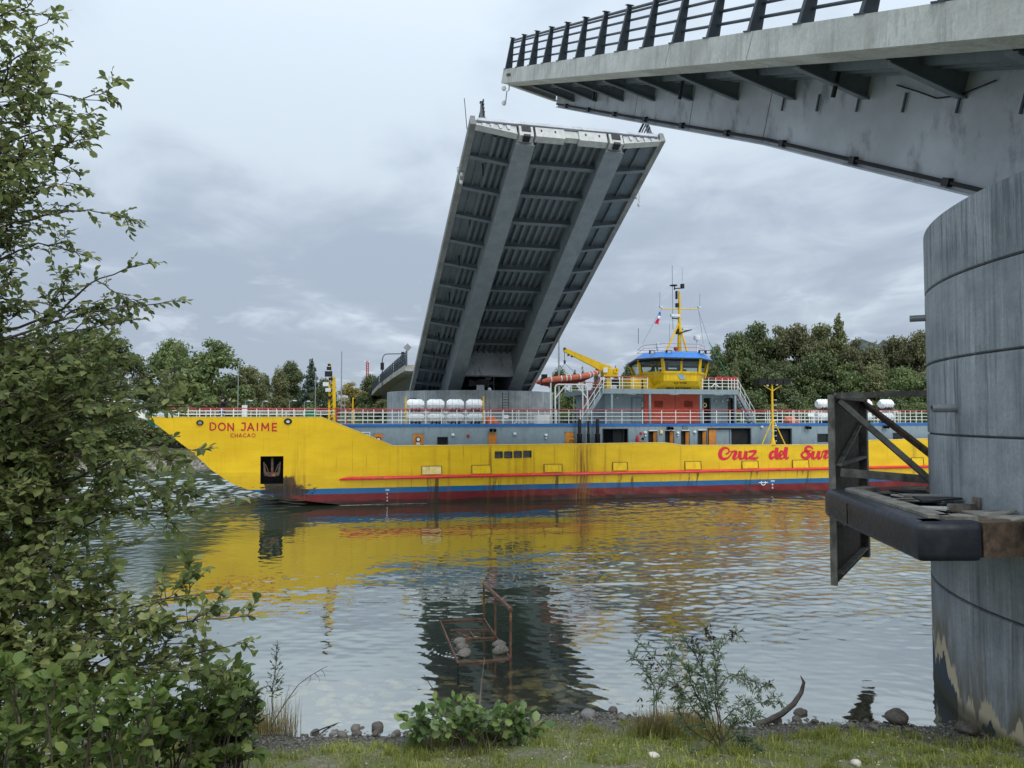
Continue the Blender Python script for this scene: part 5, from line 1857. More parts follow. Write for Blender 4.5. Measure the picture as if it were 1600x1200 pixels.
for px, py, w, h_, m_, nm in ((1055, 493, .36, .09, 'white', 'radar_scanner'), (1072, 514.5, .3, .07, 'white', 'radar_scanner'), (1058, 477, .1, .15, 'black', 'mast_light'), (1058.5, 518, .1, .2, 'black', 'mast_light'), (1057, 461, .04, .3, 'black', 'mast_light'), (1032.5, 479.5, .1, .06, 'lampglass', 'mast_light'), (1092.5, 480, .1, .06, 'lampglass', 'mast_light')):
    c = S3(px, py, mt_)
    MB().box(c.x - w, c.x + w, mt_ - .12, mt_ + .12, c.z - h_, c.z + h_).build(nm, M[m_], mast)
mb = MB()
a, b = S3(1060, 521, mt_), S3(1077.5, 516, mt_)
mb.hexa([a + Vector((0, -.2, -.05)), a + Vector((0, .2, -.05)), a + Vector((0, .2, .05)), a + Vector((0, -.2, .05))], [b + Vector((0, -.35, -.03)), b + Vector((0, .35, -.03)), b + Vector((0, .35, .05)), b + Vector((0, -.35, .05))])
mb.bar(S3(1050, 497, mt_), S3(1061, 498, mt_), .1, .08)
mb.build('radar_platform', M['black'], mast)
for k in range(10):
    c = S3(1064, 470 + k * 7, mt_)
    MB().bar(c + Vector((-.05, 0, 0)), c + Vector((.16, 0, 0)), .025, .025).build('mast_step', M['yellow'], mast)
for a, b, m_ in (((1032.5, 484, mt_), (1004, 537, 2.6), 'rope'), ((1091.5, 485, mt_), (1108, 535, 3.0), 'rope'), ((1108, 535, 3.0), (1139, 590, BT), 'winch'), ((1091.5, 485, mt_), (1099, 537, 3.0), 'rope')):
    MB().tube([S3(*a), S3(*b)], .014 if m_ == 'rope' else .03, 5).build('stay', M[m_], mast)
# flag on its halyard
fl = thing('flag', 'small red, white and blue flag hanging furled on the halyard beside the mast', 'flag', ship_world(*S3(1026, 503, 3.6)), SH_A)
p0, p1 = S3(1030.5, 487, 3.9), S3(1024.5, 505, 3.6)
base = S3(1026, 503, 3.6)


def flag_strip(f0, f1, o0, o1, nm, m_):
    mb = MB()
    ns = 7
    vs_ = []
    for i in range(ns):
        f = f0 + (f1 - f0) * i / (ns - 1)
        for o in (o0, o1):
            q = p0.lerp(p1, f) + Vector((o, .1 * math.sin(f * 9 + o * 9), -abs(o) * .5)) - base
            vs_.append(q)
    mb.add(vs_, [(2 * i, 2 * i + 1, 2 * i + 3, 2 * i + 2) for i in range(ns - 1)])
    o = mb.build(nm, m_, fl, fix=False)
    sd = o.modifiers.new('cloth_thickness', 'SOLIDIFY')
    sd.thickness = .01


flag_strip(0, .33, 0, .16, 'blue_canton', M['bluetrim'])
flag_strip(.33, .55, 0, .18, 'white_band', M['paper'])
flag_strip(.55, 1, -.05, .2, 'red_band', M['letter_pink'])
# aft light mast standing on the bulwark
mt2 = .1
zt2 = S3(1207, 600, mt2).z
b0 = S3(1207.5, 694.5, mt2)
mb = MB().tube([b0, (b0.x, mt2, b0.z + .5), (b0.x, mt2, b0.z + .55), (b0.x, mt2, zt2)], [.22, .1, .085, .075], 10)
am = mb.build('light_mast', M['yellow'], ship, smooth=True)
for px, t in ((1190.5, .1), (1227, .1), ):
    MB().tube([S3(1206.5 if px < 1207 else 1208.5, 656, mt2), S3(px, 695, t)], .04, 7).build('mast_leg', M['yellow'], am, smooth=True)
for q in (-1, 1):
    MB().tube([S3(1207, 611, mt2), S3(1207 + q * 14, 602, mt2)], .035, 6).build('mast_arm', M['yellow'], am)
a, b = S3(1182.5, 600, mt2), S3(1232.5, 592.8, mt2)
mb = MB()
for k in range(4):
    w = (b.x - a.x) / 4
    mb.hexa([(a.x + w * k + .03, mt2 - .25, a.z), (a.x + w * (k + 1) - .03, mt2 - .25, a.z), (a.x + w * (k + 1) - .03, mt2 + .2, a.z), (a.x + w * k + .03, mt2 + .2, a.z)],
            [(a.x + w * k + .03, mt2 - .35, b.z), (a.x + w * (k + 1) - .03, mt2 - .35, b.z), (a.x + w * (k + 1) - .03, mt2 + .3, b.z), (a.x + w * k + .03, mt2 + .3, b.z)])
mb.bar((a.x, mt2, a.z + .1), (b.x, mt2, a.z + .1), .1, .1)
mb.build('lamp_bank', M['black'], am)
for px, py in ((1199, 602), (1214, 600.5)):
    MB().ball(S3(px, py, mt2 - .1), .1, 8).build('mast_bulb', M['lampglass'], am, smooth=True)
for k in range(11):
    c = S3(1210, 625 + k * 8, mt2)
    MB().tube([c + Vector((-.1, -.05, 0)), c + Vector((.16, -.05, 0))], .018, 5).build('mast_step', M['white'], am)
# boat crane
cz = S3(950, 590, 2.4)
MB()
col = MB().box(cz.x - .16, cz.x + .16, 2.24, 2.56, zb2, cz.z + .3).build('crane_column', M['yellow'], ship)
a, b = S3(941, 589, 2.4), S3(966, 577, 2.4)
MB().box(a.x, b.x - .15, 2.1, 2.75, a.z, b.z + .0).build('crane_house', M['yellow'], col)
mb = MB()
p0, p1, p2 = S3(952, 580, 2.4), S3(935, 571.5, 2.4), S3(881.5, 546.5, 2.4)
for (p, q, h0, h1) in ((p0, p1, .34, .24), (p1, p2, .24, .13)):
    d = (q - p).normalized()
    u = Vector((-d.z, 0, d.x))
    if u.z < 0:
        u = -u
    mb.hexa([p + Vector((0, -.12, 0)) - u * h0, p + Vector((0, .12, 0)) - u * h0, p + Vector((0, .12, 0)) + u * h0, p + Vector((0, -.12, 0)) + u * h0],
            [q + Vector((0, -.1, 0)) - u * h1, q + Vector((0, .1, 0)) - u * h1, q + Vector((0, .1, 0)) + u * h1, q + Vector((0, -.1, 0)) + u * h1])
arm = mb.build('crane_arm', M['yellow'], col)
MB().ball(S3(882.5, 545.5, 2.4), .13, 8).build('arm_sheave', M['fender_rust'], arm)
c = S3(962.5, 579, 2.1)
MB().lathe([(.07, -.06), (.2, -.06), (.2, .04), (.07, .04), (.07, -.06)], c, 16, 'y').build('crane_wheel', M['yellow'], col, smooth=True)
a = srect(942.5, 574.5, 949, 582, 2.05)
MB().box(a[0], a[1], 2.0, 2.09, a[2], a[3]).build('crane_box', M['white'], col)
mb = MB()
for px, py in ((888, 554), (893.5, 556)):
    c = S3(px, py, 2.4)
    mb.lathe([(.1, -.1), (.05, .06), (.02, .16)], c, 8)
mb.build('crane_lamp', M['rail_steel'], arm)
mb = MB().tube([S3(882, 549, 2.4), S3(882.3, 563, 2.4)], .022, 5).tube([S3(882.5, 568, 2.4), S3(876, 577, 2.5)], .02, 5).tube([S3(882.5, 568, 2.4), S3(902, 585, 2.8)], .014, 5)
mb.box(S3(882.3, 565.5, 2.4).x - .06, S3(882.3, 565.5, 2.4).x + .06, 2.34, 2.46, S3(882, 568, 2.4).z, S3(882, 563, 2.4).z)
mb.build('hoist_hook', M['rail_steel'], arm)
# cradle frames under the rescue boat
for t in (1.75, 3.4):
    a, b = shp(867.5, 600.5, t), shp(917.5, 600.5, t)
    zt_ = a[1]
    mb = MB().tube([(a[0], t, DECK_Z), (a[0], t, zt_ - .2), (a[0] + .06, t, zt_ - .06), (a[0] + .2, t, zt_), (b[0] - .2, t, zt_), (b[0] - .06, t, zt_ - .06), (b[0], t, zt_ - .2), (b[0], t, DECK_Z)], .055, 7)
    cr = mb.build('boat_cradle', M['white'], ship, smooth=True)
    for q, s_ in ((1, a[0]), (-1, b[0])):
        MB().tube([(s_, t, zt_ - .95), (s_ + q * .8, t, zt_)], .04, 6).build('cradle_brace', M['white'], cr)
for px in (860.5, 910.5):
    c = shp(px, 600, 1.7)
    MB().tube([(c[0], 1.7, DECK_Z), (c[0], 1.7, shp(px, 598, 1.7)[1])], .045, 6).build('cradle_post', M['white'], ship)
rbz = S3(890, 602, 2.5)
rboat = thing('rescue_boat', 'orange inflatable rescue boat with white straps on its cradle beside the crane', 'rescue boat', ship_world(rbz.x, rbz.y, rbz.z), SH_A)
off = Vector((rbz.x, rbz.y, rbz.z))


def rp(px, py, t):
    return S3(px, py, t) - off


tp = [(847, 595.5), (858, 593.3), (872, 591.5), (888, 590.3), (903, 588.8), (917, 586.5), (927, 584.2), (934, 581.8)]
near_t = [1.75, 1.75, 1.75, 1.75, 1.75, 1.8, 2.0, 2.45]
pts = [rp(px, py, t) for (px, py), t in zip(tp, near_t)]
ctr = 2.5 - off.y
pts2 = [Vector((p.x, 2 * ctr - p.y, p.z)) for p in pts]
rads = [.1, .19, .2, .2, .2, .2, .19, .17]
tube_o = MB().tube(pts, rads, 10).build('inflatable_tube', M['boat_orange'], rboat, smooth=True)
MB().tube(pts2, rads, 10).build('inflatable_tube', M['boat_orange'], rboat, smooth=True)
for i in (1, 2, 3, 4, 5, 6):
    for f in ((0.2,) if i in (1, 3, 4) else (.3, .8) if i < 6 else (.4,)):
        p = pts[i].lerp(pts[min(i + 1, 7)], f)
        d = (pts[min(i + 1, 7)] - pts[i]).normalized()
        MB().tube([p - d * .035, p + d * .035], .207, 10).build('strap', M['lampglass'], tube_o, smooth=True)
mb = MB()
secs_ = []
for (px, py), t, dep in zip(tp, near_t, (.2, .42, .5, .5, .46, .38, .26, .1)):
    p = rp(px, py, t)
    w = abs(ctr - p.y)
    secs_.append([Vector((p.x, p.y, p.z - .05)), Vector((p.x, ctr - w * .55, p.z - dep * .8)), Vector((p.x, ctr, p.z - dep)), Vector((p.x, ctr + w * .55, p.z - dep * .8)), Vector((p.x, ctr + w, p.z - .05))])
vs_ = [p for s_ in secs_ for p in s_]
mb.add(vs_, [(i * 5 + j, i * 5 + j + 1, (i + 1) * 5 + j + 1, (i + 1) * 5 + j) for i in range(7) for j in range(4)] + [(0, 1, 2, 3, 4)])
mb.build('keel', M['boat_dark'], rboat)
p = rp(851, 589, 2.5)
MB().box(p.x - .2, p.x + .15, p.y - .16, p.y + .16, p.z - .15, p.z + .18).box(p.x - .28, p.x - .1, p.y - .08, p.y + .08, p.z - .6, p.z - .1).build('outboard_motor', M['black'], rboat)

# ------------------------------------------------------------------ liferafts in their racks
GR = 'white liferaft canisters racked along the ferry deck'


def make_raft(first):
    root = thing('liferaft', first, 'liferaft', (0, 0, 0), SH_A, GR)
    Lh, R_ = .56, .385
    n = 12
    mb = MB().lathe([(.001, -Lh), (R_ * .62, -Lh), (R_ * .8, -Lh + .1), (R_ * .98, -Lh + .19), (R_ * .98, -.03), (R_ * .93, -.02), (R_ * .93, .02), (R_ * .98, .03), (R_ * .98, Lh - .19), (R_ * .8, Lh - .1), (R_ * .62, Lh), (.001, Lh)], (0, 0, 0), 10, 'x')
    mb.build('canister', M['liferaft'], root, smooth=True)
    MB().box(-Lh + .02, Lh - .02, -R_ * .99, R_ * .99, -.045, -.015).build('canister_seam', M['lampglass'], root)
    for x in (-.22, .2):
        MB().lathe([(R_ * .985, -.022), (R_ * 1.005, -.022), (R_ * 1.005, .022), (R_ * .985, .022)], (x, 0, 0), 12, 'x').build('lashing_band', M['lampglass'], root)
    mb = MB()
    for x in (-.25, 0.02, .25):
        mb.hexa([(x - .05, -.3, -R_ - .06), (x + .05, -.3, -R_ - .06), (x + .05, .3, -R_ - .06), (x - .05, .3, -R_ - .06)], [(x - .02, -.36, -R_ * .55), (x + .02, -.36, -R_ * .55), (x + .02, -.2, -R_ * .8), (x - .02, -.2, -R_ * .8)])
    mb.box(-.5, .5, -.3, .3, -R_ - .1, -R_ - .05)
    mb.build('raft_cradle', M['rail_steel'], root)
    return root


RT = CT + .62
rows = []
for side, xs in (('bow', (649, 680.5, 711, 741.5)), ('stern', (1286, 1317.5, 1350, 1384))):
    for yrow, nm in ((632.5 if side == 'bow' else 631.5, 'upper'), (652.5 if side == 'bow' else 651.5, 'lower')):
        for k, px in enumerate(xs):
            rows.append((side, nm, k, px, yrow))
word = ['leftmost', 'second from left', 'third from left', 'rightmost']
proto = None
for side, nm, k, px, yrow in rows:
    where = 'before the far pier' if side == 'bow' else 'behind the fender panel'
    lab = 'white liferaft canister, %s, %s row, %s' % (word[k], nm, where)
    if proto is None:
        proto = o = make_raft(lab)
    else:
        o = dup(proto)
    o['label'] = lab
    p = S3(px, yrow, RT)
    o.location = ship_world(p.x, RT, p.z)
for x0, x1 in ((634, 757), (1270, 1400)):
    s0_, s1_ = shp(x0, 640, RT)[0], shp(x1, 640, RT)[0]
    zz = S3((x0 + x1) / 2, 632, RT).z - .5
    mb = MB()
    for t in (RT - .2, RT + .2):
        mb.bar((s0_, t, zz), (s1_, t, zz), .06, .06)
        for f in (0, .25, .5, .75, 1):
            mb.bar((s0_ + (s1_ - s0_) * f, t, DECK_Z), (s0_ + (s1_ - s0_) * f, t, zz), .05, .05)
    mb.build('raft_rack', M['white'], ship)
for px0, px1, py0, lab in ((760, 780.5, 649.5, 'orange canvas covered bundle on the deck beside the bow rack of white liferafts'), (1228, 1247, 650, 'orange canvas covered bundle on the deck just right of the yellow light mast')):
    a, b = shp(px0, 662, RT), shp(px1, py0, RT)
    root = thing('covered_bundle', lab, 'covered bundle', ship_world((a[0] + b[0]) / 2, RT, DECK_Z), SH_A)
    L_, H_ = (b[0] - a[0]), b[1] - DECK_Z
    mb = MB()
    n = 10
    ringsB = []
    for i in range(n + 1):
        f = i / n
        x = -L_ / 2 + L_ * f
        hgt = H_ * (math.sin(math.pi * min(1, f * 1.0 + .12) ** .8)) ** .6 if f < 1 else 0.05
        hgt = max(.06, hgt)
        ringsB.append([(x, -.42, 0), (x, -.40, hgt * .6), (x, -.25, hgt * .93), (x, 0, hgt), (x, .25, hgt * .93), (x, .4, hgt * .6), (x, .42, 0)])
    vs_ = [p for r_ in ringsB for p in r_]
    mb.add(vs_, [(i * 7 + j, i * 7 + j + 1, (i + 1) * 7 + j + 1, (i + 1) * 7 + j) for i in range(n) for j in range(6)] + [tuple(range(7))])
    mb.build('canvas_cover', mat('orange_canvas', (0.72, 0.16, 0.06), .7, var=.1), root, smooth=True)
    MB().bar((L_ * .12, -.43, .02), (L_ * .1, -.41, H_ * .6), .03, .02).build('lashing', M['cap'], root)


# ------------------------------------------------------------------ people
def skin_mesh(name, joints, edges, radii, m, sub=1):
    me = bpy.data.meshes.new(name)
    me.from_pydata(joints, edges, [])
    o = bpy.data.objects.new(name, me)
    COL.objects.link(o)
    md = o.modifiers.new('skin', 'SKIN')
    for i, r_ in enumerate(radii):
        me.skin_vertices[0].data[i].radius = (r_, r_)
    me.skin_vertices[0].data[0].use_root = True
    ss = o.modifiers.new('sub', 'SUBSURF')
    ss.levels = ss.render_levels = sub
    dg = bpy.context.evaluated_depsgraph_get()
    dg.update()
    me2 = bpy.data.meshes.new_from_object(o.evaluated_get(dg))
    me2.name = name
    bpy.data.objects.remove(o)
    me2.materials.clear()
    me2.materials.append(m)
    me2.polygons.foreach_set('use_smooth', [True] * len(me2.polygons))
    return me2


def person(label, loc, rz, arms, legs=M['cloth_blue'], top=M['cloth_black'], seated=False, group=None):
    """arms: ((elbow, wrist, finger tips) right, left) in metres, figure faces +y"""
    root = thing('person', label, 'person', loc, rz, group)
    J = [(0, 0, .96), (0, 0, 1.15), (0, -.01, 1.36), (0, 0, 1.5), (0, .03, 1.60), (0, .02, 1.70)]
    Rr = [.135, .125, .14, .06, .085, .07]
    E = [(0, 1), (1, 2), (2, 3), (3, 4), (4, 5)]
    for sx, a in ((1, arms[0]), (-1, arms[1])):
        b = len(J)
        J += [(sx * .18, 0, 1.42), a[0], a[1], a[2]]
        Rr += [.065, .048, .034, .03]
        E += [(2, b), (b, b + 1), (b + 1, b + 2), (b + 2, b + 3)]
    for sx in (1, -1):
        b = len(J)
        J += [(sx * .1, 0, .88), (sx * .11, .03, .48), (sx * .12, -.02, .09), (sx * .13, .14, .04)]
        Rr += [.1, .065, .045, .04]
        E += [(0, b), (b, b + 1), (b + 1, b + 2), (b + 2, b + 3)]
    body = link('body', skin_mesh('body', J, E, Rr, M['skin'], 2), root)
    # jacket and trousers as slightly larger skins over torso+arms and hips+legs
    tj = [J[i] for i in (0, 1, 2)] + [(0, 0, 1.47)] + [J[6], J[7], tuple(np.array(J[8]) * .95 + np.array(J[7]) * .05), J[10], J[11], tuple(np.array(J[12]) * .95 + np.array(J[11]) * .05)]
    link('jacket', skin_mesh('jacket', tj, [(0, 1), (1, 2), (2, 3), (2, 4), (4, 5), (5, 6), (2, 7), (7, 8), (8, 9)], [.16, .155, .165, .085, .09, .07, .055, .09, .07, .055], top, 2), root)
    b = 14
    link('trousers', skin_mesh('trousers', [J[0], J[b], J[b + 1], J[b + 2], J[b + 4], J[b + 5], J[b + 6]], [(0, 1), (1, 2), (2, 3), (0, 4), (4, 5), (5, 6)], [.15, .115, .085, .07, .115, .085, .07], legs, 2), root)
    MB().ball((0, -.005, 1.68), .115, 12, (.92, 1.05, .95)).build('hair', M['hair'], root, smooth=True)
    mb = MB().ball((0, .115, 1.61), .018, 6)
    mb.build('nose', M['skin'], body, smooth=True)
    mb = MB().ball((.035, .098, 1.645), .012, 6).ball((-.035, .098, 1.645), .012, 6)
    mb.build('eyes', M['hair'], body)
    for sx, a in ((1, arms[0]), (-1, arms[1])):
        w, f = Vector(a[1]), Vector(a[2])
        d = (f - w).normalized()
        sd = d.cross(Vector((0, 1, 0.2))).normalized()
        for k in range(4):
            o = sd * (-.03 + .02 * k)
            MB().tube([f + o * .8 - d * .01, f + o + d * .04, f + o * 1.1 + d * (.065 + (.012 if k in (1, 2) else 0))], .0085, 6).build('finger', M['skin'], body, smooth=True)
        MB().tube([w + d * .03 - sd * .02, w + d * .06 - sd * .055, w + d * .09 - sd * .06], .01, 6).build('thumb', M['skin'], body, smooth=True)
    return root


pb = S3(347.5, 620, 1.2)
person('person in a black jacket at the bow rail with arms raised to take a photo', ship_world(pb.x, 1.2, pb.z - 1.76), SH_A + math.radians(-75),
       (((.26, .22, 1.30), (.13, .42, 1.55), (.1, .45, 1.64)), ((-.26, .22, 1.30), (-.13, .42, 1.55), (-.1, .45, 1.64))))
pc = S3(1004.5, 683.5, .75)
person('crew member in black with a cap showing head and shoulders above the bulwark amidships', ship_world(pc.x, .75, pc.z - 1.78), SH_A + math.radians(180),
       (((.26, .02, 1.15), (.24, .12, .92), (.24, .15, .82)), ((-.26, .02, 1.15), (-.24, .12, .92), (-.24, .15, .82))), legs=M['cloth_black'])
pw = S3(1021.5, 567, 2.6)
person('dark figure standing at the controls inside the wheelhouse behind the large side window', ship_world(pw.x, 2.7, pw.z - 1.75), SH_A + math.radians(60),
       (((.26, .1, 1.18), (.2, .35, 1.1), (.2, .44, 1.1)), ((-.26, .1, 1.18), (-.2, .35, 1.1), (-.2, .44, 1.1))), legs=M['cloth_black'])

# ------------------------------------------------------------------ water, banks, far land
def shore_y(x):
    return 13.72 + 0.45 * np.exp(-((x - 1.7) / 1.6) ** 2) - 0.55 * np.exp(-((x + 3.6) / 2.2) ** 2) + 0.12 * np.sin(x * 1.3 + .4) + 0.05 * np.sin(x * 4.1) - 0.02 * np.abs(x) * (np.abs(x) > 9)


def wob(x, y):
    return 0.03 * np.sin(x * 2.3 + y * 1.1) + 0.025 * np.sin(x * 1.1 - y * 2.9 + 1.7) + 0.015 * np.sin(x * 6.1 + y * 4.3) + 0.012 * np.sin(x * 9.7 - y * 7.9)


def near_z(x, y):
    x, y = np.asarray(x, float), np.asarray(y, float)
    d = shore_y(x) - y
    land = np.where(d < 0.9, 0.10 * d, 0.09 + (d - 0.9) * 0.235)
    bed = np.maximum(0.13 * d, -2.6)
    return np.where(d > 0, land + wob(x, y) * np.clip(d, 0, 1), bed + wob(x, y) * np.clip(-d * .4, 0, .6))


def grid_mesh(xs, ys, zf, m, name, smooth=True):
    X, Y = np.meshgrid(xs, ys)
    Z = zf(X, Y)
    V = np.stack([X.ravel(), Y.ravel(), Z.ravel()], 1)
    nx, ny = len(xs), len(ys)
    i = np.arange(nx - 1)[None, :] + nx * np.arange(ny - 1)[:, None]
    i = i.ravel()
    Fq = np.stack([i, i + 1, i + nx + 1, i + nx], 1)
    return link(name, fast_mesh(name, V, Fq, m, smooth))


def soil_mat():
    m, t, p, out = new_mat('bank_soil')
    co = objco(t)
    sep = t.nodes.new('ShaderNodeSeparateXYZ')
    t.links.new(co, sep.inputs[0])
    n1 = noise(t, co, 1.3, 6.0, 0.65)
    n2 = noise(t, co, 9.0, 6.0, 0.7)
    n3 = noise(t, co, 45.0, 3.0, 0.6)
    vor = t.nodes.new('ShaderNodeTexVoronoi')
    vor.inputs['Scale'].default_value = 16
    t.links.new(co, vor.inputs['Vector'])
    c = mixc(t, maprange(t, n2, 0.35, 0.65), (0.085, 0.073, 0.054), (0.20, 0.18, 0.135))
    green = mixc(t, n3, (0.06, 0.08, 0.024), (0.14, 0.16, 0.05))
    c = mixc(t, mth(t, 'MULTIPLY', maprange(t, n1, 0.38, 0.55), maprange(t, sep.outputs[2], 0.1, 0.22)), c, green)
    peb = mixc(t, vor.outputs['Color'], (0.07, 0.066, 0.06), (0.19, 0.18, 0.165))
    c = mixc(t, maprange(t, sep.outputs[2], 0.13, 0.05), c, mixc(t, maprange(t, vor.outputs['Distance'], 0.2, 0.5), peb, (0.04, 0.036, 0.03)))
    c = mixc(t, maprange(t, sep.outputs[2], 0.03, -0.02, 0.0, 0.5), c, (0.05, 0.046, 0.025))
    t.links.new(c, p.inputs['Base Color'])
    t.links.new(maprange(t, sep.outputs[2], 0.02, 0.12, 0.35, 0.9), p.inputs['Roughness'])
    setbump(t, p, mth(t, 'ADD', n2, mth(t, 'MULTIPLY', n3, 0.5)), 0.6, 0.05)
    return m


M['soil'] = soil_mat()
xs = np.concatenate([np.linspace(-70, -11, 30), np.linspace(-10.5, 14, 260), np.linspace(15, 90, 30)])
ys = np.concatenate([np.linspace(-30, 7.5, 20), np.linspace(8, 17, 150), np.linspace(17.5, 45, 24)])
nb = grid_mesh(xs, ys, near_z, M['soil'], 'river_bank')
tag(nb, kind='structure')


def water_mat():
    m, t, p, out = new_mat('river_water')
    t.nodes.remove(p)
    co = objco(t)
    sep = t.nodes.new('ShaderNodeSeparateXYZ')
    t.links.new(co, sep.inputs[0])
    x, y, z = sep.outputs
    # calm lee water on the left and close in, breeze-ruffled water in mid-river to the right
    big = noise(t, vscale(t, co, (0.06, 0.10, 1)), 1.0, 3.0, 0.5, 0.3)
    right = maprange(t, mth(t, 'ADD', mth(t, 'SUBTRACT', x, mth(t, 'MULTIPLY', y, 0.04)), mth(t, 'MULTIPLY', mth(t, 'SUBTRACT', big, 0.5), 9.0)), -0.5, 7.0)
    farth = maprange(t, y, 13.8, 27.0)
    ruf = mth(t, 'MULTIPLY', right, farth)
    left = mth(t, 'MULTIPLY', maprange(t, mth(t, 'ADD', x, mth(t, 'MULTIPLY', y, 0.2)), -3.5, -8.5), maprange(t, y, 22, 34))
    ruf = mth(t, 'MAXIMUM', ruf, mth(t, 'MULTIPLY', left, 0.85))
    ruf = mth(t, 'MAXIMUM', ruf, maprange(t, y, 60, 72, 0.0, 0.8))
    w3 = noise(t, vscale(t, co, (1.3, 2.6, 1)), 5.0, 3.0, 0.55, 0.4)
    h = mth(t, 'MULTIPLY', w3, mth(t, 'ADD', 0.0005, mth(t, 'MULTIPLY', ruf, 0.004)))
    b = t.nodes.new('ShaderNodeBump')
    b.inputs['Strength'].default_value = 1.0
    b.inputs['Distance'].default_value = 1.0
    t.links.new(h, b.inputs['Height'])
    gl = t.nodes.new('ShaderNodeBsdfGlossy')
    gl.inputs['Roughness'].default_value = 0.02
    gl.inputs['Color'].default_value = (0.93, 0.96, 0.93, 1)
    t.links.new(b.outputs[0], gl.inputs['Normal'])
    df = t.nodes.new('ShaderNodeBsdfDiffuse')
    df.inputs['Color'].default_value = (0.034, 0.050, 0.032, 1)
    tr = t.nodes.new('ShaderNodeBsdfTransparent')
    tr.inputs['Color'].default_value = (0.85, 0.85, 0.66, 1)
    deep = maprange(t, y, 15.5, 24.0)
    body = t.nodes.new('ShaderNodeMixShader')
    t.links.new(mth(t, 'POWER', deep, 0.8), body.inputs[0])
    t.links.new(tr.outputs[0], body.inputs[1])
    t.links.new(df.outputs[0], body.inputs[2])
    fr = t.nodes.new('ShaderNodeFresnel')
    fr.inputs['IOR'].default_value = 1.55
    t.links.new(b.outputs[0], fr.inputs['Normal'])
    fac = mth(t, 'MINIMUM', mth(t, 'ADD', mth(t, 'MULTIPLY', fr.outputs[0], 0.30), 0.50), 0.60)
    mx = t.nodes.new('ShaderNodeMixShader')
    t.links.new(fac, mx.inputs[0])
    t.links.new(body.outputs[0], mx.inputs[1])
    t.links.new(gl.outputs[0], mx.inputs[2])
    t.links.new(mx.outputs[0], out.inputs[0])
    return m


M['water'] = water_mat()


def make_river():
    """the river's surface with real ripples: calm lee water at left and close in, breeze-ruffled water elsewhere"""
    xs = np.concatenate([np.linspace(-52, -26, 160, endpoint=False), np.linspace(-26, 30, 640, endpoint=False), np.linspace(30, 56, 120)])
    ys = 12.2 * (90 / 12.2) ** np.linspace(0, 1, 640)
    X, Y = np.meshgrid(xs, ys)
    r = np.random.default_rng(19)

    def sst(v, a, b):
        t = np.clip((v - a) / (b - a), 0, 1)
        return t * t * (3 - 2 * t)
    big = np.zeros_like(X)
    for k in range(9):
        a, f = r.random() * 6.28, r.uniform(.05, .32)
        big += np.sin(X * f * math.cos(a) + 1.5 * Y * f * math.sin(a) + r.random() * 6.28) / 3.5
    right = sst(X - .05 * Y + big * 2.2, -.6, 5.5) * sst(Y, 15.0, 25.0)
    left = sst(-(X + .2 * Y) + big * 1.2, 3.4, 8.0) * sst(Y, 21, 33)
    ruf = np.clip(np.maximum(np.maximum(right, left), sst(Y, 55, 66) * .8) * (.72 + .28 * big), 0, 1.1)
    H_ = np.zeros_like(X)

    def waves(n, l0, l1, slope, spread, mask):
        h = np.zeros_like(X)
        for i in range(n):
            lam = l0 * (l1 / l0) ** r.random()
            k = 2 * math.pi / lam
            a = math.pi / 2 + .22 + r.normal() * spread
            h += slope * math.sqrt(2 / n) / k * np.cos(k * (X * math.cos(a) + Y * math.sin(a)) + r.random() * 6.28)
        return h * mask
    H_ += waves(16, .9, 4.5, .011, .45, .55 + .45 * np.clip(.5 + big, 0, 1))
    H_ += waves(34, .28, .78, .110, .65, ruf)
    H_ += waves(8, 1.0, 2.6, .035, .5, ruf)
    H_ += waves(24, .8, 2.2, .15, .7, np.maximum(ruf, sst(-(X + .2 * Y), 2.0, 6.0)) * sst(Y, 38, 54))
    H_ += waves(22, .2, .45, .060, .9, ruf * sst(-Y, -50, -18))
    H_ += waves(18, .22, .75, .022, .9, 1 - .5 * ruf)
    # rings spreading from the stones on the rusty frame
    cx, cy = at_z(722, 1014, 0).xy
    rr = np.hypot(X - cx, Y - cy)
    H_ += .010 * np.cos(rr * 32) * np.exp(-((rr - .45) / .35) ** 2) * (X < cx + .1)
    edge = sst(X, -52, -48) * sst(-X, -56, -52) * sst(-Y, -90, -86) * sst(Y, 12.2, 12.8)
    H_ *= edge
    V = np.stack([X.ravel(), Y.ravel(), H_.ravel()], 1)
    nx, ny = len(xs), len(ys)
    i = (np.arange(nx - 1)[None, :] + nx * np.arange(ny - 1)[:, None]).ravel()
    Fq = np.stack([i, i + 1, i + nx + 1, i + nx], 1)
    b = len(V)
    ext = [(-1500, 8), (56, 8), (56, 12.2), (-52, 12.2), (-1500, 12.2), (1500, 8), (1500, 12.2), (-1500, 90), (-52, 90), (56, 90), (1500, 90), (1500, 1500), (-1500, 1500), (-52, 8)]
    V = np.concatenate([V, np.array([(x_, y_, 0.0) for x_, y_ in ext])])
    q = [(0, 13, 3, 4), (13, 1, 2, 3), (1, 5, 6, 2), (4, 3, 8, 7), (2, 6, 10, 9), (7, 10, 11, 12)]
    Fq = np.concatenate([Fq, np.array(q) + b])
    return link('river', fast_mesh('river', V, Fq, M['water'], True))


river = make_river()
tag(river, kind='structure')
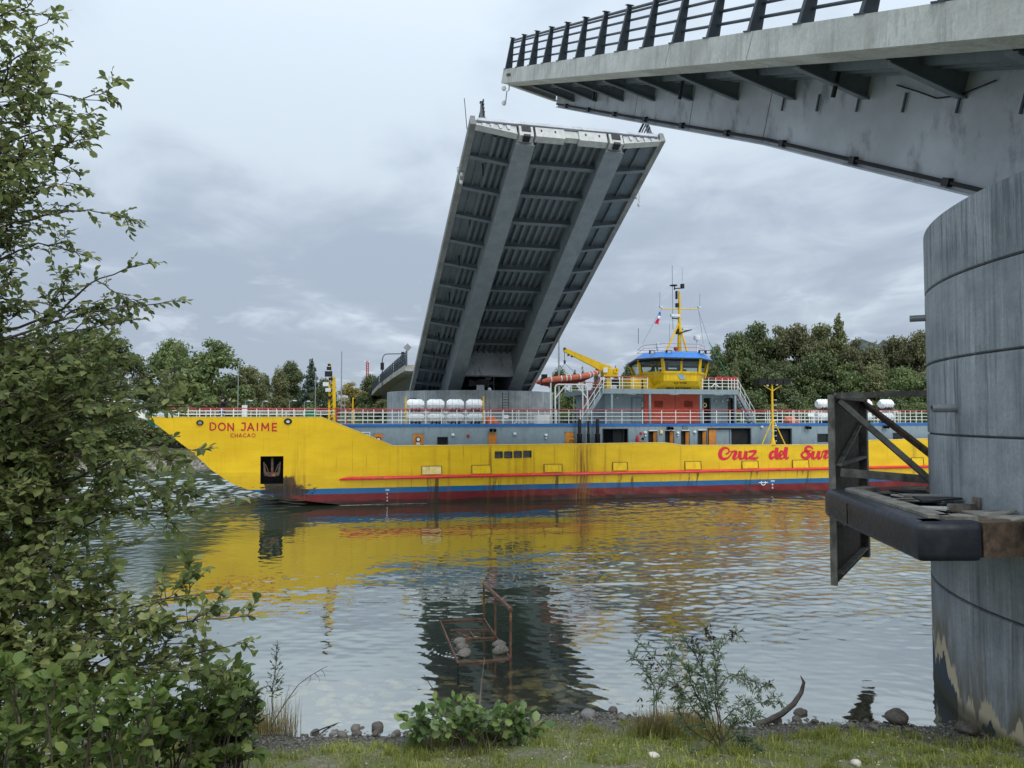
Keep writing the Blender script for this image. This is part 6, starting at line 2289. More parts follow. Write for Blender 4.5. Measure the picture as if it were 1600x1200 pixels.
# thin foam where the bow cuts the water
mb = MB()
for k in range(40):
    f = k / 39
    s_ = -0.9 + 5.0 * f
    t_ = hull_t(s_, 0) - 0.05 - 0.4 * f - rnd.uniform(0, .12)
    w_ = rnd.uniform(.1, .35)
    d_ = rnd.uniform(.02, .07) * (1 - .6 * f)
    c = ship_world(s_, t_, 0.012 + .001 * k)
    mb.add([c - SE * w_ - ST * d_ * .3, c - ST * d_, c + SE * w_ + ST * d_ * .2, c + ST * d_], [(0, 1, 2, 3)])
tag(mb.build('bow_foam', mat('foam', (0.7, 0.72, 0.72), .7), None, fix=False), 'thin white foam where the bow cuts the water', 'foam', kind='stuff')


def bank_y(x):
    return 79 + 0.2 * (x + 30) + 1.2 * np.sin(x * .11) + .5 * np.sin(x * .37)


def far_z(x, y):
    x, y = np.asarray(x, float), np.asarray(y, float)
    e = y - bank_y(x) + 0.35 * np.sin(x * 1.3) + .2 * np.sin(x * 3.1)
    z = np.where(e < 2.0, -0.6 + 0.45 * e, 0.3 + np.clip((e - 2.0) * 1.3, 0, 1.0))
    return np.where(e > 3, 1.3 + np.clip((e - 3) * .03, 0, 1.4), np.maximum(z, -1.5))


def land_mat():
    m, t, p, out = new_mat('far_bank_ground')
    co = objco(t)
    sep = t.nodes.new('ShaderNodeSeparateXYZ')
    t.links.new(co, sep.inputs[0])
    n1 = noise(t, co, 0.5, 6.0, 0.65)
    n2 = noise(t, co, 4.0, 6.0, 0.7)
    c = mixc(t, maprange(t, n1, 0.35, 0.65), (0.06, 0.075, 0.025), (0.15, 0.135, 0.07))
    mud = mixc(t, maprange(t, n2, 0.4, 0.65), (0.075, 0.065, 0.05), (0.28, 0.26, 0.23))
    c = mixc(t, maprange(t, mth(t, 'ADD', sep.outputs[2], mth(t, 'MULTIPLY', n1, 0.3)), 1.15, 0.9), c, mud)
    t.links.new(c, p.inputs['Base Color'])
    p.inputs['Roughness'].default_value = 0.9
    setbump(t, p, n2, 0.6, 0.2)
    return m


M['land'] = land_mat()
fb = grid_mesh(np.concatenate([np.linspace(-900, -75, 20), np.linspace(-70, 80, 190), np.linspace(90, 900, 20)]),
               np.concatenate([np.linspace(64, 112, 110), np.linspace(114, 250, 16), np.linspace(280, 3200, 12)]), far_z, M['land'], 'far_bank')
tag(fb, kind='structure')


# ------------------------------------------------------------------ trees across the river
F_ = {}
F_['dark'] = foliage_mat('leaves_dark', (0.059, 0.083, 0.032), (0.112, 0.147, 0.053), (0.184, 0.214, 0.081), .6, .2)
F_['mid'] = foliage_mat('leaves_mid', (0.075, 0.113, 0.039), (0.156, 0.208, 0.070), (0.265, 0.301, 0.115), .6, .25)
F_['olive'] = foliage_mat('leaves_olive', (0.102, 0.120, 0.049), (0.194, 0.213, 0.089), (0.301, 0.291, 0.132), .6, .25)
F_['yellow'] = foliage_mat('leaves_autumn', (0.162, 0.147, 0.044), (0.324, 0.265, 0.081), (0.530, 0.427, 0.132), .6, .25)
F_['brown'] = foliage_mat('leaves_brownish', (0.086, 0.092, 0.041), (0.155, 0.155, 0.069), (0.230, 0.218, 0.103), .6, .2)
F_['blue'] = foliage_mat('leaves_blue_green', (0.038, 0.064, 0.047), (0.074, 0.112, 0.074), (0.117, 0.154, 0.103), .55, .15)


def leaf_cloud(lobes, n, size, rng, flat=0.55, hollow=0.4):
    """leaf-sized faces spread through the outer part of many lobes"""
    vols = np.array([l[3] * l[4] * l[5] for l in lobes]) ** 0.72
    idx = rng.choice(len(lobes), n, p=vols / vols.sum())
    L_ = np.array(lobes)[idx]
    d = rng.normal(size=(n, 3))
    d /= np.linalg.norm(d, axis=1)[:, None]
    rad = hollow + (1 - hollow) * rng.random(n) ** 0.7 + rng.normal(size=n) * 0.14
    P_ = L_[:, :3] + d * L_[:, 3:6] * rad[:, None]
    # twiggy raggedness: a share of leaves stray outward in little sprays
    nrm = d * 0.75 + rng.normal(size=(n, 3)) * 0.7
    nrm[:, 2] += 0.35
    nrm /= np.linalg.norm(nrm, axis=1)[:, None]
    a = np.cross(nrm, rng.normal(size=(n, 3)))
    a /= np.linalg.norm(a, axis=1)[:, None]
    b = np.cross(nrm, a)
    s = size * (0.55 + 0.9 * rng.random(n))[:, None]
    V = np.stack([P_ - a * s * 0.9, P_ - b * s * flat + nrm * s * .12, P_ + a * s, P_ + b * s * flat + nrm * s * .12], 1).reshape(-1, 3)
    Fq = np.arange(n * 4).reshape(n, 4)
    return V, Fq


def tree_lobes(kind, rng):
    lobes = []
    if kind == 'broad':
        for k in range(52):
            a, h = rng.random() * 6.283, rng.random()
            z = 2.2 + 7.0 * h
            R = 3.3 * math.sin(math.pi * min(1, .18 + h * .80)) ** .7
            r_ = rng.uniform(.5, 1.25)
            q = R * rng.uniform(.25, 1.0)
            lobes.append((math.cos(a) * q, math.sin(a) * q, min(z, 10 - r_ * .8), r_ * 1.15, r_ * 1.15, r_ * .8))
    elif kind == 'tall':
        for k in range(40):
            a, h = rng.random() * 6.283, rng.random()
            z = 1.8 + 7.4 * h
            R = 2.0 * (1 - h) ** .5 + .3
            r_ = rng.uniform(.4, .95)
            q = R * rng.uniform(.2, 1)
            lobes.append((math.cos(a) * q, math.sin(a) * q, min(z, 10 - r_ * 1.1), r_, r_, r_ * 1.2))
    elif kind == 'pine':
        for k in range(34):
            h = k / 33
            z = 1.8 + 7.9 * h
            R = 2.3 * (1 - h) ** .85 + .12
            a = k * 2.4
            lobes.append((math.cos(a) * R * .6, math.sin(a) * R * .6, z, R * .62 + .12, R * .62 + .12, .38))
    elif kind == 'cypress':
        for k in range(12):
            h = k / 11
            lobes.append((rng.uniform(-.15, .15), rng.uniform(-.15, .15), .8 + 8.4 * h, .9 * math.sin(math.pi * (.12 + .8 * h)) + .1, .9 * math.sin(math.pi * (.12 + .8 * h)) + .1, .8))
    elif kind == 'shrub':
        for k in range(22):
            a, q = rng.random() * 6.283, rng.random() ** .5 * 4.2
            r_ = rng.uniform(1.2, 2.6)
            lobes.append((math.cos(a) * q, math.sin(a) * q, rng.uniform(1.2, 9.4 - q * .9) - 0.2, r_, r_, r_ * .9))
    return lobes


TREE_ME = {}
for kind, cnt, n, size in (('broad', 3, 15000, .165), ('tall', 2, 10000, .155), ('pine', 2, 9000, .15), ('cypress', 1, 3500, .13), ('shrub', 2, 9000, .25)):
    for v in range(cnt):
        rng = np.random.default_rng(100 + v * 7 + len(kind))
        V, Fq = leaf_cloud(tree_lobes(kind, rng), n, size, rng)
        cm = fast_mesh('crown', V, Fq, F_['mid'])
        mb = MB()
        if kind == 'shrub':
            for k in range(5):
                a = k * 1.3
                mb.tube([(math.cos(a) * .4, math.sin(a) * .4, -.5), (math.cos(a) * 1.6, math.sin(a) * 1.6, 2.8), (math.cos(a) * 2.4, math.sin(a) * 2.4, 5.5)], .12, 5, .03)
        else:
            mb.tube([(0, 0, -.6), (.08, .05, 2.2), (-.05, .1, 4.6), (.05, 0, 8.6)], [.26, .2, .14, .03], 7)
            if kind in ('broad', 'tall'):
                for k in range(7):
                    a = k * 2.1 + v
                    z = 2.2 + k * .75
                    r_ = 2.2 if kind == 'broad' else 1.2
                    mb.tube([(0, 0, z), (math.cos(a) * r_ * .5, math.sin(a) * r_ * .5, z + .8), (math.cos(a) * r_, math.sin(a) * r_, z + 1.5)], [.1, .07, .02], 5)
        TREE_ME[kind, v] = (cm, mb.mesh('trunk', M['bark']))
KW = {'broad': 7.6, 'tall': 4.9, 'pine': 4.6, 'cypress': 1.9, 'shrub': 9.5}


def place_tree(kind, v, px, py, wpx, Y, m, label, group, name=None):
    tz = at_y(px, py, Y)
    gz = float(far_z(tz.x, Y))
    hgt = max(.6, tz.z - gz)
    wid = wpx / F_PX * Y
    root = thing(name or ('pine_tree' if kind == 'pine' else 'cypress_tree' if kind == 'cypress' else 'shrub' if kind == 'shrub' else 'tree'), label,
                 'shrub' if kind == 'shrub' else 'tree', (tz.x, Y, gz), rnd.uniform(0, 6.28), group)
    sx, sz = wid / KW[kind], hgt / 10.0
    cm, tm = TREE_ME[kind, v]
    c = link('crown', cm, root)
    c.scale = (sx, sx, sz)
    c.material_slots[0].link = 'OBJECT'
    c.material_slots[0].material = F_[m]
    tk = link('trunk' if kind != 'shrub' else 'stem', tm, root)
    tk.scale = (sx, sx, sz)
    return root


G1 = 'trees on the far bank left of the bridge'
for a in [('broad', 0, 30, 520, 150, 104, 'mid', 'bushy green tree across the river at the far left, half hidden by foreground leaves'),
          ('broad', 1, 132, 517, 120, 108, 'mid', 'rounded green tree across the river, left of the two trees meeting above the ferry ramp'),
          ('broad', 2, 190, 522, 110, 100, 'dark', 'dense dark tree across the river directly above the ferry ramp'),
          ('tall', 0, 160, 560, 70, 92, 'dark', 'dark narrow tree on the far bank in front of the grove above the ramp'),
          ('broad', 1, 268, 528, 88, 101, 'mid', 'left half of the tall tree pair behind the bow, its crown rounded'),
          ('broad', 0, 333, 522, 128, 98, 'mid', 'tallest broad green tree behind the bow, right of the tree pair'),
          ('broad', 2, 385, 568, 78, 103, 'olive', 'olive tree with autumn tints leaning out right of the tallest bow tree'),
          ('tall', 1, 438, 572, 44, 118, 'olive', 'pale olive tree behind the bow rail, left of the dark pair'),
          ('broad', 1, 456, 563, 56, 124, 'dark', 'dark rounded tree behind the bow rail, between the olive tree and the pine'),
          ('pine', 0, 487, 559, 42, 122, 'blue', 'lone dark pine with open whorls left of the yellow bow mast'),
          ('broad', 2, 505, 588, 46, 112, 'dark', 'low dark tree right of the lone pine behind the bow mast'),
          ('broad', 0, 549, 593, 62, 150, 'yellow', 'yellowish autumn tree between the tall lamp post and the approach span'),
          ('broad', 1, 581, 584, 48, 140, 'dark', 'dark round tree under the red lattice mast beside the approach span'),
          ('broad', 2, 598, 622, 50, 92, 'olive', 'small olive tree under the approach span, left of the far pier'),
          ('tall', 0, 415, 585, 34, 128, 'dark', 'slim dark tree in the gap right of the autumn-tinted tree')]:
    place_tree(*a, G1)
G2 = 'low bushes along the far bank'
word = ['first', 'second', 'third', 'fourth', 'fifth', 'sixth', 'seventh', 'eighth', 'ninth', 'tenth', 'eleventh', 'twelfth', 'thirteenth', 'fourteenth', 'fifteenth', 'sixteenth', 'seventeenth', 'eighteenth', 'nineteenth', 'twentieth']
for k, (px, py, w) in enumerate([(60, 640, 90), (120, 652, 80), (185, 648, 80), (232, 640, 70), (290, 632, 80), (345, 636, 60), (392, 628, 60), (440, 630, 60), (480, 634, 60), (528, 630, 60), (572, 634, 50), (612, 640, 40)]):
    place_tree('shrub', k % 2, px, py, w, 90 + (k * 5) % 8, ['mid', 'olive', 'dark', 'olive'][k % 4], 'low bush on the far bank behind the bow, %s from left' % word[k], G2)
G3 = 'trees seen between the bridge and the wheelhouse'
for a in [('tall', 1, 872, 573, 54, 150, 'dark', 'dark open-crowned tree just right of the raised leaf, above the rescue boat'),
          ('pine', 1, 898, 578, 26, 150, 'blue', 'small dark monkey-puzzle shaped tree above the rescue boat, left of the cypress'),
          ('cypress', 0, 910.5, 571, 10, 150, 'olive', 'thin pointed olive cypress above the rescue boat'),
          ('pine', 0, 932, 572, 24, 150, 'dark', 'dark conifer behind the crane arm'),
          ('pine', 1, 962, 572, 22, 152, 'dark', 'dark conifer behind the crane wheel'),
          ('broad', 0, 985, 562, 56, 140, 'dark', 'dark round tree behind the left corner of the wheelhouse'),
          ('broad', 1, 862, 612, 70, 112, 'mid', 'green tree right of the far pier, seen through the boat cradle'),
          ('broad', 2, 905, 606, 80, 118, 'mid', 'green tree behind the stairs, left of the deckhouse'),
          ('broad', 0, 940, 598, 70, 125, 'dark', 'dark tree filling the gap under the crane house')]:
    place_tree(*a, G3)
G4 = 'trees of the dense wood behind the ferry stern'
for k, a in enumerate([('broad', 0, 1122, 532, 66, 122, 'dark'), ('broad', 1, 1152, 518, 76, 124, 'dark'), ('broad', 2, 1188, 498, 92, 126, 'dark'), ('broad', 0, 1217, 500, 84, 128, 'olive'), ('broad', 1, 1247, 505, 86, 124, 'brown'),
                       ('broad', 2, 1283, 500, 80, 128, 'olive'), ('pine', 0, 1310, 487, 62, 126, 'olive'), ('broad', 0, 1336, 520, 74, 122, 'brown'), ('tall', 1, 1368, 535, 70, 120, 'brown'), ('broad', 2, 1402, 520, 84, 122, 'brown'), ('broad', 1, 1436, 516, 84, 118, 'brown'), ('broad', 0, 1490, 510, 90, 118, 'olive')]):
    place_tree(*a, 'skyline tree of the wood behind the stern, %s from left' % word[k], G4)
for k, a in enumerate([('broad', 2, 1108, 566, 60, 112, 'dark'), ('cypress', 0, 1150, 548, 16, 108, 'olive'), ('broad', 1, 1165, 560, 80, 112, 'dark'), ('broad', 0, 1205, 556, 90, 113, 'dark'), ('broad', 2, 1243, 566, 84, 112, 'dark'), ('broad', 1, 1280, 548, 92, 113, 'dark'),
                       ('broad', 0, 1322, 560, 90, 111, 'mid'), ('broad', 2, 1366, 566, 90, 110, 'olive'), ('broad', 1, 1410, 572, 84, 108, 'mid'), ('broad', 0, 1452, 570, 80, 108, 'olive')]):
    place_tree(*a, 'tree in the middle rank of the stern wood, %s from left' % word[k], G4)
for k, px in enumerate(range(1110, 1460, 36)):
    place_tree('shrub' if k % 3 else 'broad', k % 2, px, 605 + (k * 17) % 26, 68, 98 + (k * 3) % 7, ['dark', 'mid', 'dark', 'olive'][k % 4], 'low tree fronting the wood behind the stern, %s from left' % word[k], G4, 'tree')
# far wooded hill
hy = np.linspace(480, 900, 30)
hx = np.linspace(60, 620, 160)


def hill_z(x, y):
    r = np.random.default_rng(5)
    base = 64 * np.exp(-((x - 300) / 130) ** 2) * np.exp(-((y - 640) / 130) ** 2)
    return base + (base > 6) * (r.random(x.shape) * 7.0 + 3 * np.sin(x * .2) * np.sin(y * .17)) - 2


hl = grid_mesh(hx, hy, hill_z, mat('far_wood', (0.040, 0.055, 0.048), .9, var=.5, scale=.15), 'wooded_hill', False)
tag(hl, kind='structure')


# ------------------------------------------------------------------ street furniture on the far side
def pole(px, py0, py1, Y, label, r=.07, arm=0.0, name='lamp_post', cat='lamp post', m='steel'):
    a, b = at_y(px, py1, Y), at_y(px, py0, Y)
    base = Vector((a.x, Y, min(a.z, float(far_z(a.x, Y)))))
    root = thing(name, label, cat, base)
    MB().tube([(0, 0, 0), (0, 0, b.z - base.z)], r, 8, r * .6).build('pole', M[m], root, smooth=True)
    if arm:
        w = arm / F_PX * Y
        MB().tube([(0, 0, b.z - base.z - .03), (w * .8, 0, b.z - base.z + .12), (w, 0, b.z - base.z + .1)], r * .6, 6).build('arm', M[m], root)
        MB().box(min(w * .7, w * 1.25), max(w * .7, w * 1.25), -.12, .12, b.z - base.z + .02, b.z - base.z + .13).build('lamp_head', M['lampglass'], root)
    return root


pole(371.5, 571, 645, 88, 'tall grey street lamp behind the bow with its arm to the right', .075, 13)
pole(492.5, 582, 645, 90, 'grey pole behind the bow rail just left of the yellow bow mast', .075)
pole(533, 549, 645, 88, 'tallest bare grey pole, right of the yellow bow mast', .085)
pole(873.5, 455, 655, 95, 'very tall grey pole right of the raised leaf, passing behind the rescue boat', .13)
for k, (px, py, ar) in enumerate(((383, 627, 9), (409.5, 628, 7), (452, 627, 9), (475.5, 628, 7), (538.5, 621, 4), (896.5, 618, -6))):
    pole(px, py, 648, 86, 'short inverted-L lamp post on the far bank, %s from left' % word[k], .06, ar)
a = at_y(574, 592, 300)
root = thing('radio_mast', 'red lattice radio mast rising over the dark tree left of the bridge', 'radio mast', (a.x, 300, 3))
b = at_y(574, 563, 300)
mb = MB()
hh = b.z - 3
for q in (-1, 1):
    for w in (-1, 1):
        mb.bar((q * .55, w * .55, 0), (q * .35, w * .35, hh), .22, .22)
for k in range(26):
    z = hh * k / 26
    mb.bar((-.5, -.5, z), (.5, -.5, z + hh / 26), .12, .12)
    mb.bar((.5, -.5, z), (-.5, -.5, z + hh / 26), .12, .12)
mb.build('lattice', M['red_mast'], root)
MB().box(-1.3, 1.1, -.5, .5, hh - .9, hh).build('antenna_head', M['lampglass'], root)
# signal gantry and road sign on the approach
g = at_y(597, 611, 112)
root = thing('traffic_signal', 'traffic signal with a curved arm seen from behind on the approach span', 'traffic signal', g)
hT, wT = at_y(597, 553, 112).z - g.z, (629 - 597) / F_PX * 112
MB().tube([(0, 0, -.6), (0, 0, hT - .9), (.12, 0, hT - .35), (.45, 0, hT - .05), (.9, 0, hT), (wT, 0, hT + .02)], .07, 7).build('pole', M['rail_steel'], root, smooth=True)
zc = at_y(597, 572, 112).z - g.z
MB().box(-.24, .24, -.15, .15, zc - .55, zc + .5).build('signal_head', M['black'], root)
MB().box(wT - .2, wT + .2, -.15, .15, hT - .75, hT + .3).build('signal_head', M['black'], root)
s = at_y(636.5, 562, 90)
root = thing('road_sign', 'back of a grey diamond road sign at the end of the approach span', 'road sign', s - Vector((0, 0, 1.0)))
MB().tube([(0, 0, 0), (0, 0, 2.4)], .035, 6).build('pole', M['steel'], root)
zc = at_y(636.5, 543, 90).z - s.z + 1.0
MB().hexa([(-.5, 0, zc), (0, 0, zc - .5), (.5, 0, zc), (0, 0, zc + .5)], [(-.5, .03, zc), (0, .03, zc - .5), (.5, .03, zc), (0, .03, zc + .5)]).build('sign_plate', M['steel'], root)

# ------------------------------------------------------------------ near bank: stones, frame, plants, big leafy tree
def gz(x, y):
    return float(near_z(x, y))


def ground_at(px, py):
    """where the ray through a pixel meets the near bank"""
    d = ray(px, py)
    k = 4.0
    while k < 40:
        p = CAM + d * k
        if p.z <= max(gz(p.x, p.y), -0.5):
            return Vector((p.x, p.y, gz(p.x, p.y)))
        k += 0.03
    return CAM + d * 12


def stone_mesh(seed, m):
    bm = bmesh.new()
    bmesh.ops.create_icosphere(bm, subdivisions=3, radius=1.0)
    r_ = random.Random(seed)
    o = Vector((r_.uniform(-50, 50), r_.uniform(-50, 50), r_.uniform(-50, 50)))
    sc = (r_.uniform(.85, 1.15), r_.uniform(.65, .95), r_.uniform(.5, .75))
    for v in bm.verts:
        n = mnoise.noise(v.co * .9 + o) * .28 + mnoise.noise(v.co * 2.3 + o) * .08
        v.co = v.co * (1 + n)
        v.co = Vector((v.co.x * sc[0], v.co.y * sc[1], v.co.z * sc[2]))
    me = bpy.data.meshes.new('stone')
    bm.to_mesh(me)
    bm.free()
    me.polygons.foreach_set('use_smooth', [True] * len(me.polygons))
    me.materials.append(m)
    return me


STONES = [stone_mesh(k, M['stone']) for k in range(6)]
SM_GREY = [stone_mesh(k + 10, M['stone_grey']) for k in range(3)]


def stone(px, py, wpx, label, me, sink=.35, m=None, group=None, z=None, rz=None, Y=None, sq=1.0):
    p = ground_at(px, py) if z is None else at_z(px, py, z)
    r_ = wpx / F_PX * p.y / 2
    o = bpy.data.objects.new('stone', me)
    COL.objects.link(o)
    o.scale = (r_, r_, r_ * sq)
    o.rotation_euler = (rnd.uniform(-.25, .25), rnd.uniform(-.25, .25), rnd.uniform(0, 6.28) if rz is None else rz)
    o.location = p + Vector((0, 0, r_ * (.6 - sink) * sq))
    if m:
        o.material_slots[0].link = 'OBJECT'
        o.material_slots[0].material = m
    return tag(o, label, 'stone', group)


stone(1402, 1131, 40, 'large brown boulder at the water edge left of the near pier', STONES[0], .1, M['stone_brown'])
stone(1512, 1147, 34, 'dark wet stone touching the foot of the near pier', STONES[1], .2, M['stone_brown'])
stone(1338, 1196, 17, 'small pale stone lying alone on the grass at lower right', STONES[2], .2, M['stone_pale'], rz=.2)
stone(1022, 1184, 18, 'whitish chip of stone on the grass below the feathery shrub', STONES[3], .3, M['stone_pale'], rz=.4)
stone(1597, 1130, 22, 'pale stone at the right edge against the foot of the near pier', STONES[4], .3, M['stone_pale'])
stone(590, 1142, 21, 'largest brown round stone on the water edge beside the green leafy bush', STONES[5], .1, M['stone_brown'])
stone(1250, 1119, 24, 'dark flat stone in the water under the curved rubber strip', STONES[1], .2, M['stone_brown'])
stone(920, 1121, 26, 'flat grey stone on the gravel by the water, right of the leafy bush', STONES[2], .35, M['stone_grey'])
ORD = word + ['twenty-first', 'twenty-second', 'twenty-third', 'twenty-fourth', 'twenty-fifth', 'twenty-sixth']
GS = 'stones along the waterline of the near bank'
k = 0
for (x0, x1, y0, y1, n, lab) in ((478, 640, 1136, 1152, 26, 'in the row left of the leafy bush'),
                                 (1205, 1330, 1114, 1138, 20, 'under the curved rubber strip'),
                                 (1330, 1520, 1122, 1146, 20, 'between boulder and rubber strip'),
                                 (860, 1010, 1112, 1134, 10, 'on the gravel beside the feathery shrub')):
    for i, px in enumerate(sorted(rnd.uniform(x0, x1) for _ in range(n))):
        w_ = rnd.choice((7, 8, 9, 10, 11, 13, 15, 18) if x0 < 500 else (6, 7, 8, 8, 9, 11, 13, 16))
        m_ = rnd.choice(('brown', 'grey', 'dark brown', 'brown', 'dark brown', 'grey'))
        stone(px, rnd.uniform(y0, y1), w_, '%s %s stone %s, %s from left' % ('small' if w_ < 10 else 'larger', m_, lab, ORD[i]), rnd.choice(STONES + SM_GREY), .25,
              {'brown': M['stone'], 'grey': M['stone_grey'], 'dark brown': M['stone_brown']}[m_], GS)
# rusty frame standing in the shallows
fr = thing('rusty_frame', 'rusty open steel frame with a handrail standing in the shallow water', 'steel frame', at_z(745, 1003, 0))
zf = .008
C_ = {n: at_z(*p, zf) for n, p in dict(bl=(688, 972), br=(756, 968), fl=(716, 1037), fr=(798, 1030), m1=(703, 987), m2=(764, 984), n1=(708, 1001), n2=(774, 997)).items()}


def fbar(a, b, w=.032):
    wpart('frame_bar', MB().bar(a, b, w, w), M['rust'], fr)


for a, b in (('bl', 'br'), ('bl', 'fl'), ('fl', 'fr'), ('br', 'fr'), ('m1', 'm2'), ('n1', 'n2')):
    fbar(C_[a] + Vector((0, 0, .006 * (len(a + b) + ord(a[0]) % 3))), C_[b] + Vector((0, 0, .006 * (ord(b[0]) % 3))))
fbar(C_['m1'].lerp(C_['m2'], .15) - Vector((0, 0, .01)), C_['n1'].lerp(C_['n2'], .5) - Vector((0, 0, .01)), .03)
fbar(C_['m1'].lerp(C_['m2'], .5) - Vector((0, 0, .012)), C_['n1'].lerp(C_['n2'], .55) - Vector((0, 0, .012)), .03)
tops = []
for nm, px, py in (('br', 755, 914), ('n2', 776.5, 935), ('fr', 798.5, 954)):
    b = C_[nm]
    t_ = at_y(px, py, b.y)
    tops.append(Vector((b.x, b.y, t_.z)))
    wpart('upright', MB().bar(b - Vector((0, 0, .25)), tops[-1], .052, .052), M['rust'], fr)
wpart('handrail', MB().bar(tops[0] + (tops[0] - tops[2]).normalized() * .05 + Vector((0, 0, .03)), tops[2] + (tops[2] - tops[0]).normalized() * .05 + Vector((0, 0, .03)), .07, .06), M['rust'], fr)
for a, b in (('bl', 'fl'), ('fr', 'fl')):
    q = C_[b]
    wpart('frame_leg', MB().bar(q, q - Vector((0, 0, .5)), .045, .045), M['rust'], fr)
for px, py, w, lab in ((719, 1003, 21, 'rearmost grey stone of the three on the left side of the rusty frame'), (722, 1011, 22, 'middle grey stone of the three on the left side of the rusty frame'), (726, 1021, 23, 'front pale-topped stone of the three on the left side of the rusty frame'),
                       (780, 1007, 22, 'rear rounded stone on the right side of the rusty frame'), (782, 1017, 27, 'front wide grey stone on the right side of the rusty frame')):
    stone(px, py + 4, w, lab, rnd.choice(STONES), .15, M['stone'], z=.0, rz=rnd.uniform(-.5, .5) if px > 750 else 1.2, sq=.9)
# cobbles of the river bed seen through the shallows, and shore gravel: beyond counting
def scatter_stones(n, xr, yr, smin, smax, name, label, m, sink, seed, zoff=0.0):
    bm = bmesh.new()
    bmesh.ops.create_icosphere(bm, subdivisions=1, radius=1.0)
    bv = np.array([v.co[:] for v in bm.verts])
    bf = np.array([[v.index for v in f.verts] for f in bm.faces])
    bm.free()
    rng = np.random.default_rng(seed)
    V, Fq = [], []
    x = rng.uniform(*xr, n)
    y = shore_y(x) + rng.uniform(*yr, n)
    s = smin + (smax - smin) * rng.random(n) ** 2.5
    z = near_z(x, y)
    for i in range(n):
        a = rng.random() * 6.28
        R_ = np.array([[math.cos(a), -math.sin(a), 0], [math.sin(a), math.cos(a), 0], [0, 0, 1]])
        v = bv * (1 + rng.normal(size=(len(bv), 1)) * .09) * np.array([s[i], s[i] * rng.uniform(.6, .95), s[i] * rng.uniform(.4, .6)])
        V.append(v @ R_.T + np.array([x[i], y[i], z[i] + s[i] * sink + zoff]))
        Fq.append(bf + i * len(bv))
    o = link(name, fast_mesh(name, np.concatenate(V), np.concatenate(Fq), m, True))
    return tag(o, label, 'gravel', kind='stuff')


def island_mat(name, c1, c2, rough=.7):
    m, t, p, out = new_mat(name)
    geo = t.nodes.new('ShaderNodeNewGeometry')
    n = noise(t, objco(t), 12.0, 5.0, .65)
    c = mixc(t, geo.outputs['Random Per Island'], c1, c2)
    c = mixc(t, maprange(t, n, .4, .7, 0, .5), c, tuple(q * .5 for q in c1))
    t.links.new(c, p.inputs['Base Color'])
    p.inputs['Roughness'].default_value = rough
    return m


scatter_stones(1100, (-5, 5.5), (.6, 4.5), .06, .26, 'river_cobbles', 'brownish cobbles lying on the river bed under the shallow water', island_mat('cobble', (.22, .185, .11), (.55, .47, .31)), -.05, 3, -.04)
scatter_stones(6500, (-9, 10), (-.5, .35), .010, .042, 'shore_gravel', 'dark grey gravel and pebbles along the water edge of the near bank', island_mat('gravel', (.04, .038, .034), (.17, .162, .145)), .25, 4)
scatter_stones(900, (-9, 10), (-4.2, -.6), .006, .028, 'scattered_pebbles', 'small pale pebbles and chips scattered through the grass of the near bank', island_mat('pebble', (.16, .15, .13), (.55, .52, .46)), .3, 8, .01)


def blades(n, xr, yr, hr, wr, m, name, label, seed, lean=.5, dens=None, cat='grass', clump=None):
    rng = np.random.default_rng(seed)
    x = rng.uniform(*xr, n)
    y = rng.uniform(*yr, n)
    if clump is not None:
        c = clump[rng.integers(0, len(clump), n)]
        x = c[:, 0] + rng.normal(size=n) * c[:, 2]
        y = c[:, 1] + rng.normal(size=n) * c[:, 2]
    if dens is not None:
        keep = rng.random(n) < dens(x, y)
        x, y = x[keep], y[keep]
    n = len(x)
    z = near_z(x, y)
    h = hr[0] + (hr[1] - hr[0]) * rng.random(n) ** 1.6
    w = wr[0] + (wr[1] - wr[0]) * rng.random(n)
    a = rng.random(n) * 6.283
    ln = rng.normal(size=n) * lean
    dx, dy = np.cos(a), np.sin(a)
    B = np.stack([x, y, z - .01], 1)
    side = np.stack([-dy, dx, 0 * x], 1) * w[:, None] / 2
    fwd = np.stack([dx, dy, 0 * x], 1)
    up = np.array([0, 0, 1.0])
    mid = B + up * (h * .55)[:, None] + fwd * (h * ln * .3)[:, None]
    tip = B + up * (h * (1 - .35 * np.abs(ln)))[:, None] + fwd * (h * ln)[:, None]
    V = np.stack([B - side, B + side, mid + side * .8, mid - side * .8, tip], 1).reshape(-1, 3)
    i = np.arange(n)[:, None] * 5
    Fq = np.concatenate([i + np.array([[0, 1, 2]]), i + np.array([[0, 2, 3]]), i + np.array([[3, 2, 4]])], 0)
    o = link(name, fast_mesh(name, V, Fq, m))
    return tag(o, label, cat, kind='stuff')


F_['grass'] = foliage_mat('grass_blades', (0.13, 0.16, 0.03), (0.27, 0.31, 0.06), (0.46, 0.44, 0.13), .6, .4)
F_['dry'] = foliage_mat('dry_grass', (0.13, 0.10, 0.04), (0.27, 0.21, 0.085), (0.42, 0.35, 0.17), .7, .25)
F_['weed'] = foliage_mat('weed_leaves', (0.07, 0.115, 0.03), (0.14, 0.20, 0.055), (0.25, 0.30, 0.09), .5, .3)


def patch(x, y):
    v = np.sin(x * 1.7 + y * .9) + np.sin(x * .8 - y * 2.3 + 1) + .7 * np.sin(x * 4.2 + y * 3.1) + .5 * np.sin(x * 9 - y * 7)
    d = shore_y(x) - y
    return np.clip((v + 1.7) / 2.6, .08, 1) * np.clip((d - .35) / .5, 0, 1)


